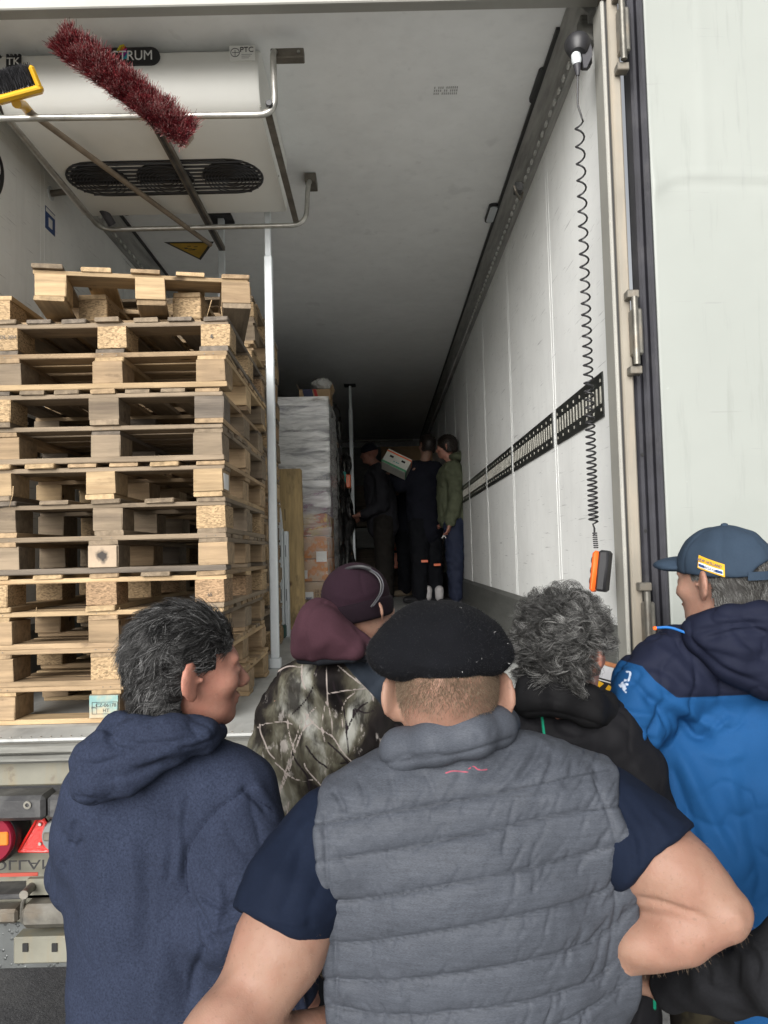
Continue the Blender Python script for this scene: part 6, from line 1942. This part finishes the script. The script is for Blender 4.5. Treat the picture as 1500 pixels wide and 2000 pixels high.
# another worker behind, bending down; only dark shape and shoes show
Yc = 9.9
hip = at(800, 1060, Yc); sh = at(790, 960, Yc)
op, Ro = small_person('dark clothed worker half hidden behind the coat wearer', at(785, 925, Yc), (-.6, .8, -.3), FZ, hip, sh,
    [[at(772, 965, Yc), at(765, 1010, Yc), at(770, 1050, Yc)], [at(812, 965, Yc), at(815, 1010, Yc), at(805, 1050, Yc)]], M['skin'], 1.0)
B = Blob(.04); B.u(cap(at(790, 980, Yc), at(797, 1050, Yc), .18, .18, .8), cap(at(775, 965, Yc), at(806, 965, Yc), .085, .085), k=.06)
B.u(*chain([at(776, 968, Yc), at(766, 1010, Yc), at(770, 1046, Yc)], [.08, .065, .05])); B.u(*chain([at(806, 968, Yc), at(816, 1010, Yc), at(806, 1046, Yc)], [.08, .065, .05]))
blob_mesh('jacket', B, .012, M['dark_coat'], op)
trousers(op, hip, Ro, FZ, M['trousers'], .08, .12, taper=.7); shoe_pair(op, hip, Ro, FZ, (-.7, -.5, 0), .11, plain('beige_shoe', (.2, .16, .11), .8))

# ================================================================= goods
k = Mat('stretch_film', (.6, .6, .6), .12, 0, .8)
nz = k.noise(3.2, 8, .62, k.vec((1, 1, 5)), .6)
al = k.ramp(nz, [(.38, .35), (.46, .70), (.55, .98)])
k.col = k.ramp(k.noise(14, 6, .6, k.vec((1, 1, 7))), [(.3, (.74, .75, .75)), (.6, (.93, .93, .92))])
sxyz = k.node('ShaderNodeSeparateXYZ'); k.l.new(k.tc, sxyz.inputs[0])
thin = k.ramp(k.math('ADD', k.math('MULTIPLY', sxyz.outputs['Z'], .5), k.math('MULTIPLY', k.noise(3, 3), .25)), [(.40, .16), (.80, 1.0)])   # fewer turns of film low down
k.l.new(k.math('MULTIPLY', al, thin), k.b.inputs['Alpha'])
k.bump(k.noise(16, 6, .6, k.vec((.5, .5, 9))), .35, .006)
M['film'] = k.done()
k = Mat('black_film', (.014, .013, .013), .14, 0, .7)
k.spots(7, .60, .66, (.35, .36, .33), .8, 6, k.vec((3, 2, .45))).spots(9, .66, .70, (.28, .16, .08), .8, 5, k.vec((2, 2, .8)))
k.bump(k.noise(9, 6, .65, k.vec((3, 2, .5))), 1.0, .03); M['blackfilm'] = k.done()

def carton_mat(name, a, b, sc=14):
    k = Mat(name, a, .75, 0, .2); k.spots(sc, .46, .54, b, .9, 3).vary(5, .2); return k.done()
CM = [carton_mat('carton_fruit_red', (.42, .12, .06), (.62, .42, .08)), carton_mat('carton_orange', (.60, .22, .05), (.55, .38, .25)), carton_mat('carton_violet', (.30, .16, .26), (.45, .42, .44)), carton_mat('carton_grey', (.42, .42, .42), (.2, .22, .3)), M['cardboard'], carton_mat('carton_blue', (.5, .5, .5), (.04, .08, .28))]
wx1 = at(642, 1000, 6.6)[0]; wx0 = wx1 - .80; wy0 = 6.6
wtop = at(600, 780, 6.6)[2]
wp = thing('wrapped_pallet', 'tall stack of fruit cartons wrapped in clear film, loaded upright', 'goods', ((wx0 + wx1) / 2, wy0 + .5, FZ))
box('pallet_base', (wx0 - .01, wy0 - .01, FZ), (wx1 + .01, wy0 + 1.1, FZ + .13), M['tan'], wp, .004)
lays = [4, 0, 1, 0, 2, 3, 2, 3, 5]
nl_ = len(lays); hl_ = (wtop - FZ - .14) / nl_
for i, c in enumerate(lays):
    z0 = FZ + .135 + i * hl_
    for j in range(2):
        for kx in range(2):
            o_ = box('carton', (wx0 + .02 + j * .39 + rng.uniform(-.008, .008), wy0 + .02 + kx * .5, z0), (wx0 + .40 + j * .38, wy0 + .50 + kx * .5, z0 + hl_ - .006), CM[c] if rng.random() < .8 else CM[lays[(i + 1) % nl_]], wp, .004)
for (px, py, w_, h_) in ((628, 1087, .09, .09), (596, 1122, .04, .07), (604, 1163, .07, .06)):
    q = at(px, py, wy0 + .005); box('carton_label', q - (w_ / 2, .003, h_ / 2), q + (w_ / 2, .003, h_ / 2), M['white_print'], wp)
q = at(604, 1166, wy0 - .0); m_ = MB()
for i in range(9): m_.box(q + (-.028 + i * .0062, -.004, -.022), q + (-.028 + i * .0062 + .003, -.0005, .0))
m_.put('bar_code', M['blue_print'], wp)
for px, py, s_ in ((626, 1155, '28 CT'), (626, 1163, '19 KG'), (612, 1171, '24 x 12')):
    text('carton_print', s_, .04, at(px, py, wy0 - .001), (1, 0, 0), (0, 0, 1), plain('brown_ink', (.10, .05, .02), .7), wp, .0004)
# film as a loose, pinched skin round the stack
nu, nv = 150, 150
uu = np.linspace(0, 1, nu, endpoint=False); vv = np.linspace(0, 1, nv)
per = []
W_, D_ = wx1 - wx0 + .03, 1.06
for u_ in uu:
    s_ = u_ * 2 * (W_ + D_)
    if s_ < W_: per.append((wx0 - .015 + s_, wy0 - .012))
    elif s_ < W_ + D_: per.append((wx1 + .015, wy0 - .012 + (s_ - W_)))
    elif s_ < 2 * W_ + D_: per.append((wx1 + .015 - (s_ - W_ - D_), wy0 - .012 + D_))
    else: per.append((wx0 - .015, wy0 - .012 + D_ - (s_ - 2 * W_ - D_)))
per = np.array(per); ctr = np.array([(wx0 + wx1) / 2, wy0 + D_ / 2])
Vf = []
for v_ in vv:
    z_ = FZ + .10 + v_ * (wtop + .02 - FZ - .10)
    ph = (z_ - FZ - .135) / hl_ % 1
    pin = .010 * np.exp(-((ph - .98) / .09) ** 2) + .010 * np.exp(-((ph - .02) / .09) ** 2)
    P_ = np.column_stack([per, np.full(nu, z_)])
    n_w = sines(P_, 7, .05, stretch=(.3, .3, 2)) * .0025 + sines(P_, 8, .25, stretch=(.5, .5, 2)) * .003
    dv = per - ctr; dv = dv / np.linalg.norm(dv, axis=1)[:, None]
    P_[:, :2] += dv * (.010 + n_w - pin)[:, None]
    Vf.append(P_)
Vf = np.concatenate(Vf); idx = np.arange(nu * nv).reshape(nv, nu)
Fq = np.stack([idx[:-1], np.roll(idx[:-1], -1, 1), np.roll(idx[1:], -1, 1), idx[1:]], -1).reshape(-1, 4)
put('film', mesh_np('film', Vf - np.array(wp.location), Fq, True), M['film'], wp, tuple(wp.location))
# cartons on top
q = at(615, 767, 6.75)
cb = thing('open_carton', 'brown carton with a blue and red print lying on the wrapped stack', 'box', (q[0], 6.85, wtop))
x0_, x1_ = at(584, 770, 6.7)[0], at(645, 770, 6.7)[0]
cc_ = box('carton', (x0_, 6.7, wtop + .012), (x1_, 7.0, wtop + .11), M['cardboard'], cb, .003)
def skewq(px0, px1, y0, y1, sk_, mat, name): MB().prism([at(px0 + sk_, y1, 6.695), at(px1 + sk_, y1, 6.695), at(px1, y0, 6.695), at(px0, y0, 6.695)], (0, .004, 0)).put(name, mat, cc_)
skewq(590, 609, 760, 777, 4, plain('navy_print', (.02, .025, .08), .6), 'print_panel'); skewq(611, 617, 760, 777, 5, plain('red_print', (.45, .02, .02), .6), 'print_panel')
for (a_, sgn) in ((x0_, -1), (x1_, 1)):
    MB().box((0, 0, 0), (.003, .29, .05), 0, Matrix.Translation((a_, 6.705, wtop + .11)) @ Matrix.Rotation(R(25 * sgn), 4, 'Y')).put('flap', M['cardboard'], cc_)
q = at(628, 748, 6.75)
B = Blob(.02); B.u(ell(q, (.075, .09, .040)), ell(q + (.03, 0, -.02), (.06, .08, .035)), k=.02)
cr_, _, _ = blob_mesh('crumpled_paper', B, .007, plain('crumpled_white', (.5, .5, .48), .6), None, None, lambda V, N: sines(V, 88, .04) * .009 + np.abs(sines(V, 89, .02)) * .004)
cr_.location.z = wtop + .10
tag(cr_, 'crumpled whitish paper on top of the brown carton', 'paper')

# goods wrapped in black film along the left side
for i, (ya, yb, px, top_px, lab) in enumerate(((7.75, 8.75, 667, 775, 'nearer pallet of goods wrapped in black film'), (8.85, 9.9, 690, 880, 'farther lower pallet in torn glossy black film, by the thin pole'))):
    xr = at(px, 1100, ya)[0]; zt = at(px, top_px, ya)[2]
    B = Blob(.04)
    B.u(cap((xr - .14, ya + .15, FZ + .10), (xr - .14, ya + .15, zt - .12), .14, .12), cap((xr - .14, yb - .15, FZ + .10), (xr - .14, yb - .15, zt - .14), .14, .12),
        cap((xr - .62, ya + .15, FZ + .10), (xr - .62, ya + .15, zt - .12), .14, .12), cap((xr - .62, yb - .15, FZ + .10), (xr - .62, yb - .15, zt - .14), .14, .12),
        ell((xr - .38, (ya + yb) / 2, (FZ + zt) / 2), (.40, .52, (zt - FZ) / 2)), k=.10)
    B.keep(half((0, 0, FZ + .002), (0, 0, -1)), .01)
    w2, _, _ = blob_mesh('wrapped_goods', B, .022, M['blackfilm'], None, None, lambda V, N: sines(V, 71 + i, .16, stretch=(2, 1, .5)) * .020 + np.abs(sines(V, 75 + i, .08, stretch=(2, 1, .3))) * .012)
    tag(w2, lab, 'goods')
q = at(668, 938, 8.3); tb = thing('bottle_carrier', 'teal packet with an orange one beside it, tucked in the black film', 'packet', q)
box('teal_packet', q - (.045, .05, .10), q + (.045, .05, .09), M['teal'], tb, .01)
q2 = at(680, 940, 8.3); box('orange_packet', q2 - (.030, .04, .075), q2 + (.030, .04, .075), M['orange'], tb, .01)
box('packet_label', q - (.046, .053, -.02), q + (.02, -.0, .09) - (0, .055, 0) + (0, .003, 0), M['white_print'], tb)

# cartons far back in the dark
cs_ = 0
for (px, py, Y, w_, h_, mt, lab) in ((786, 978, 11.0, .34, .22, plain('carton_pale', (.35, .34, .30), .7), 'pale carton with a dark hand hole, far back'), (800, 905, 12.2, .9, .5, M['cardboard'], 'broad brown carton far back in the dark'), (775, 1080, 10.6, .24, .42, M['orange'], 'orange plastic crate standing in the dark behind the men')):
    q = at(px, py, Y); b_ = thing('storage_box' if cs_ < 2 else 'plastic_crate', lab, 'box' if cs_ < 2 else 'crate', (q[0], Y, q[2] - h_ / 2))
    bb = box('body', q - (w_ / 2, .15, h_ / 2), q + (w_ / 2, .15, h_ / 2), mt, b_, .006)
    box('lid', q - (w_ / 2 + .006, .156, -h_ / 2 + .03), q + (w_ / 2 + .006, .156, h_ / 2 + .004), mt, b_, .004)
    box('hand_hole', q - (.04, .158, .0), q + (.04, -.14, .03), M['void'], b_, 0)
    cs_ += 1
q = at(786, 1020, 11.2)
box_st = thing('goods_stack', 'dark stacked goods reaching up at the far end', 'goods', (q[0], 12.0, FZ))
for i in range(5):
    for j in range(3):
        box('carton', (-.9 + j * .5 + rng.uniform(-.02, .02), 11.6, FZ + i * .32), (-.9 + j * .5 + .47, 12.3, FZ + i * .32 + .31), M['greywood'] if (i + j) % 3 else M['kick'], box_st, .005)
# litter on the floor
for (px, py, Y, lab) in ((842, 1180, 7.9, 'torn scrap of paper on the trailer floor'), ):
    for Y_ in np.linspace(6, 11, 300):
        q = at(px, py, Y_)
        if q[2] <= FZ + .003: break
    o_ = box('paper_scrap', q - (.07, .03, .001), q + (.07, .03, .003), M['white_print']); o_.rotation_euler.z = .3; tag(o_, lab, 'paper')

# upright wooden plank, aluminium profile, blue and white scraper
def on_floor(px, py):
    d = at(px, py, 1.0) - EYE
    return EYE + d * ((FZ - EYE[2]) / d[2])
Yp = 5.9
a_, b_ = at(542, 916, Yp), at(588, 916, Yp)
pl = thing('timber_beam', 'thick yellowish timber leaning upright in front of the wrapped cartons', 'timber', (a_[0], Yp, FZ))
q0 = at(590, 1190, Yp - .1)
top_z = a_[2]; wv = (b_[0] - a_[0])
xb0 = at(567, 1190, Yp)[0]
kx = k = Mat('old_pine', (.50, .36, .17), .7); v_ = k.vec((14, 14, 1.2)); k.vary(3, .35, 6, v_).spots(4, .55, .68, (.12, .09, .05), .7, 5, k.vec((3, 3, 1.2))); kn = k.ramp(k.voro(3.2), [(.05, 1.0), (.10, 0.0)]); k.col = k.mix(kn, k.cur(), (.10, .05, .02)); M['oldpine'] = k.done()
zb = FZ
def lean(z): return (top_z - z) * ((at(597, 1190, Yp)[0] - b_[0]) / (top_z - at(597, 1190, Yp)[2]))
m_ = MB(); m_.add([(a_[0] + lean(z) + dx, Yp + dy - (top_z - z) * .06, z) for z in (zb, top_z) for dx, dy in ((0, 0), (wv, 0), (wv, .07), (0, .07))], [(0, 3, 2, 1), (4, 5, 6, 7), (0, 1, 5, 4), (1, 2, 6, 5), (2, 3, 7, 6), (3, 0, 4, 7)])
bmm = m_.mesh('timber'); bme = bmesh.new(); bme.from_mesh(bmm); bmesh.ops.bevel(bme, geom=bme.edges[:], offset=.008, segments=2, affect='EDGES'); bme.to_mesh(bmm); bme.free()
bmm.transform(Matrix.Translation(-pl.location)); put('timber', bmm, M['oldpine'], pl, tuple(pl.location))
Yq = 5.3
p0, p1 = at(548, 1032, Yq), at(560, 1225, Yq)
al_ = thing('aluminium_profile', 'pale grey aluminium planks standing beside the timber', 'profile', (p0[0], Yq, FZ))
for i in range(2):
    x0_ = at(546 + i * 9, 1100, Yq)[0]
    box('plank', (x0_, Yq - .03 + i * .03, FZ), (x0_ + .028, Yq + .04 + i * .03, p0[2] + .0 - i * .02), M['galv'], al_, .004)
    for zz in (.25, .55, .8): box('slot', (x0_ + .01, Yq - .032 + i * .03, FZ + zz), (x0_ + .014, Yq - .0285 + i * .03, FZ + zz + .08), M['ink'], al_)
q = on_floor(556, 1232)
box('base_block', (p0[0] - .02, Yq - .06, FZ), (p0[0] + .03, Yq + .1, FZ + .09), plain('dark_green', (.02, .06, .05), .6), al_, .01)
Ys = 5.1
sc_ = thing('scraper', 'white plastic scraper blade with a blue neck beside the pole', 'tool', at(543, 1050, Ys))
P_ = [(539, 970), (544, 968), (549, 1000), (552, 1030), (549, 1042), (542, 1051), (538, 1050)]
MB().prism([at(x, y, Ys) for x, y in P_][::-1], (0, .02, 0)).put('blade', plain('white_plastic', (.7, .72, .74), .35), sc_)
MB().prism([at(x, y, Ys) for x, y in ((538, 946), (544, 944), (544, 968), (538, 970))][::-1], (0, .02, 0)).put('neck', plain('blue_plastic', (.01, .07, .45), .4), sc_)
MB().tube([at(541, 948, Ys), at(545, 932, Ys)], .006, 8).put('hook', plain('blue_plastic2', (.01, .07, .40), .4), sc_)
MB().tube([at(540, 1040, Ys + .01), at(541, 1226, Ys + .01)], .008, 8).put('shaft', M['galv'], sc_)

# ================================================================= brooms on the rack
br = thing('broom', 'wide broom with worn dark red bristles lying on the rack', 'broom', at(250, 180, 2.62))
e0, e1 = at(122, 78, 2.58), at(366, 262, 2.66)
ax_ = (e1 - e0); Lh = np.linalg.norm(ax_); ax_ /= Lh
bd_ = np.array([.34, -.90, -.16]); bd_ -= ax_ * (bd_ @ ax_); bd_ /= np.linalg.norm(bd_)
sd_ = np.cross(ax_, bd_)
Mb = Matrix(((ax_[0], sd_[0], bd_[0], (e0[0] + e1[0]) / 2), (ax_[1], sd_[1], bd_[1], (e0[1] + e1[1]) / 2), (ax_[2], sd_[2], bd_[2], (e0[2] + e1[2]) / 2), (0, 0, 0, 1)))
hd_ = MB().box((-Lh / 2, -.028, -.060), (Lh / 2 + .008, .028, -.028), .006, Mb).put('head', plain('worn_block', (.42, .36, .28), .6, 0, .4, 20), br)
nb_ = 20000
u_ = rng.uniform(-Lh / 2, Lh / 2, nb_); w_ = rng.uniform(-.036, .036, nb_)
tuft = np.round(u_ / .012) * .012; tw_ = np.round(w_ / .012) * .012
root = np.stack([tuft + rng.normal(size=nb_) * .0018, tw_ + rng.normal(size=nb_) * .0018, np.full(nb_, -.03)], 1)
fl_ = np.stack([rng.normal(size=nb_) * .10 + np.sign(tuft) * np.clip(np.abs(tuft) / (Lh / 2), 0, 1) ** 6 * .35, tw_ / .038 * .28 + rng.normal(size=nb_) * .16, np.ones(nb_)], 1)
fl_[:, 0] += sines(np.stack([tuft, tw_, tuft * 0], 1), 9, .05) * .15
Lb_ = rng.uniform(.050, .066, nb_) * (1 - .12 * sines(np.stack([tuft, tw_, tuft * 0], 1), 10, .06))
t_ = np.linspace(0, 1, 4)
bend_ = rng.normal(size=(nb_, 3)) * .10; bend_[:, 2] = -np.abs(bend_[:, 2])
P_ = root[:, None] + fl_[:, None] * (Lb_[:, None] * t_)[..., None] + bend_[:, None] * (Lb_[:, None] * t_ ** 2)[..., None]
Rm_ = np.stack([ax_, sd_, bd_], 1); P_ = P_ @ Rm_.T + (e0 + e1) / 2
tint = np.clip(rng.random(nb_) ** 1.3 + .25 * sines(np.stack([tuft * 1.0, tw_, tuft * 0], 1), 13, .04), 0, 1)
k = Mat('red_bristle', (.2, .02, .03), .5)
k.col = k.ramp(k.attr('tint'), [(0, (.05, .006, .010)), (.35, (.24, .020, .030)), (.6, (.40, .06, .07)), (.8, (.46, .25, .24)), (1, (.52, .40, .38))])
tag(strand_mesh('bristles', P_, np.array([.0008, .00075, .0007, .0006]), tint, k.done(), br), kind='stuff')
hs0, hs1 = at(262, 222, 2.72), at(434, 486, 4.20)
hs0 = np.array([hs0[0], 2.72, ZB + .045]); 
d_ = hs1 - hs0; d_ /= np.linalg.norm(d_); s1 = np.cross(d_, (0, 0, 1)); s1 /= np.linalg.norm(s1); n1 = np.cross(s1, d_)
Mh = Matrix(((s1[0], d_[0], n1[0], 0), (s1[1], d_[1], n1[1], 0), (s1[2], d_[2], n1[2], 0), (0, 0, 0, 1)))
Mh.translation = Vector([float(x) for x in hs0])
Lh_ = float(np.linalg.norm(hs1 - hs0))
MB().box((-.017, -.06, -.012), (.017, Lh_, .012), .002, Mh).put('handle', M['strip'], br)
MB().box((-.0065, 0, -.0135), (.0065, Lh_ - .01, -.0119), 0, Mh).put('handle_groove', M['wornblack'], br)
# black and yellow brush
bb = thing('brush', 'yellow scrubbing brush with black bristles at the left end of the rack', 'brush', at(30, 175, 2.7))
e0, e1 = at(-110, 205, 2.60), at(68, 158, 2.66); c0 = (e0 + e1) / 2
ax_ = e1 - e0; Lh = np.linalg.norm(ax_); ax_ /= Lh
bd_ = np.array([-.15, -.45, .88]); bd_ -= ax_ * (bd_ @ ax_); bd_ /= np.linalg.norm(bd_); sd_ = np.cross(ax_, bd_)
Mb = Matrix(((ax_[0], sd_[0], bd_[0], c0[0]), (ax_[1], sd_[1], bd_[1], c0[1]), (ax_[2], sd_[2], bd_[2], c0[2]), (0, 0, 0, 1)))
yh = MB().box((-Lh / 2, -.035, -.042), (Lh / 2 + .018, .035, -.016), .010, Mb).box((Lh / 2 - .004, -.036, -.03), (Lh / 2 + .016, .036, .045), .008, Mb).put('head', M['yellow'], bb)
MB().tube([c0 + ax_ * (Lh / 2 - .09) + bd_ * -.05 + sd_ * -.01, at(46, 205, 2.80), at(60, 222, 2.9)], .017, 10).put('socket', M['yellow'], bb, True)
nb_ = 9000
root = np.stack([np.round(rng.uniform(-Lh / 2, Lh / 2 - .01, nb_) / .009) * .009 + rng.normal(size=nb_) * .001, np.round(rng.uniform(-.03, .03, nb_) / .009) * .009 + rng.normal(size=nb_) * .001, np.full(nb_, -.016)], 1)
fl_ = np.stack([rng.normal(size=nb_) * .12, rng.normal(size=nb_) * .12, np.ones(nb_)], 1)
P_ = root[:, None] + fl_[:, None] * (rng.uniform(.055, .075, nb_)[:, None] * t_)[..., None]
P_ = P_ @ np.stack([ax_, sd_, bd_], 1).T + c0
tag(strand_mesh('bristles', P_, np.array([.0007, .0006, .0005, .0004]), rng.random(nb_) ** 3, hair_mat('black_bristle', (.006, .006, .008), (.10, .10, .11), .5), bb), kind='stuff')
a_, b_ = at(52, 212, 2.84), at(411, 478, 4.05)
a_[2] = ZB + .027; 
m_ = MB().tube([a_, b_], .0125, 12); m_.put('handle', plain('old_stick', (.24, .19, .135), .6, 0, .4, 12), bb, True)

# ================================================================= remote control on its coiled cable
rc = thing('remote_control', 'orange and black tail lift control hanging from a long coiled cable', 'remote control', at(1130, 95, 2.6))
sk0 = at(1130, 92, 2.66)
pb = box('socket_plate', sk0 + (.010, .0, -.062), sk0 + (.05, .05, .045), M['black'], rc, .01)
MB().lathe(at(1128, 84, 2.62), (-.12, -.35, -1), [(.020, -.012), (.042, -.006), (.047, .008), (.042, .024), (.034, .045), (.026, .055)], 24).put('socket_hood', M['black'], rc, True)
MB().prism([at(x, y, 2.60) for x, y in ((1131, 72), (1150, 78), (1156, 92), (1157, 108), (1146, 132), (1140, 132), (1138, 112))], (0, .012, 0)).put('socket_flap', M['rubber'], rc)
pc = [at(1125, 100, 2.61), at(1125, 122, 2.61)]
MB().tube([at(1124, 98, 2.61), at(1126, 120, 2.61), at(1127, 127, 2.61)], [.017, .0175, .012], 16).put('plug', M['galv'], rc, True)
MB().tube([at(1127, 126, 2.61), at(1128, 136, 2.61), at(1128.5, 148, 2.61)], [.014, .011, .006], 14).put('strain_relief', M['rubber'], rc, True)
cab = [at(1128, 146, 2.61), at(1128.5, 175, 2.61), at(1129, 205, 2.61), at(1134, 222, 2.61), at(1137, 232, 2.605)]
pts = list(curve(cab, 5)); 
yy = 236.0; turns = []; ph = 0.0
ys_, pit = [yy], None
while ys_[-1] < 1018:
    f_ = (ys_[-1] - 236) / 782; ys_.append(ys_[-1] + 27 * (1 - f_) ** 1.15 + 8.6)
n_t = len(ys_) - 1
for i in range(n_t):
    for j in range(10):
        f_ = j / 10; y_ = ys_[i] + (ys_[i + 1] - ys_[i]) * f_
        x_ = 1131.5 + (y_ - 236) * .0355
        c_ = at(x_, y_, 2.61); a = 2 * math.pi * f_ + .3
        rr_ = .0148
        pts.append(c_ + np.array([rr_ * math.cos(a), rr_ * math.sin(a), 0]))
pts += [at(1158, 1024, 2.61), at(1161, 1032, 2.61), at(1161, 1046, 2.61)]
MB().tube(pts, .0034, 7).put('cable', M['black'], rc, True)
m_ = MB()
for i in range(8): 
    c_ = at(1161.5 + i * .35, 1040 + i * 4.0, 2.61); m_.lathe(c_, (0, 0, -1), [(.006, 0), (.0085, .001), (.0085, .004), (.006, .005)], 12)
m_.put('strain_relief', M['black'], rc)
c_ = at(1174, 1116, 2.61)
Mr = Matrix.Translation(Vector([float(x) for x in c_])) @ Matrix.Rotation(R(8), 4, 'Y') @ Matrix.Rotation(R(-35), 4, 'Z')
def rbx(name, lo, hi, mat, bev=.006): return MB().box(lo, hi, bev, Mr).put(name, mat, rc, True)
rbx('housing', (-.008, -.026, -.068), (.028, .026, .072), M['black'], .008)
rbx('front_shell', (-.030, -.025, -.072), (-.0085, .025, .068), M['orange'], .009)
for zz in (.035, .0, -.035): MB().lathe(Mr @ Vector((-.031, 0, zz)), Mr.to_3x3() @ Vector((-1, 0, 0)), [(.014, -.004), (.014, .002), (.011, .004)], 16).put('button', M['black'], rc, True)
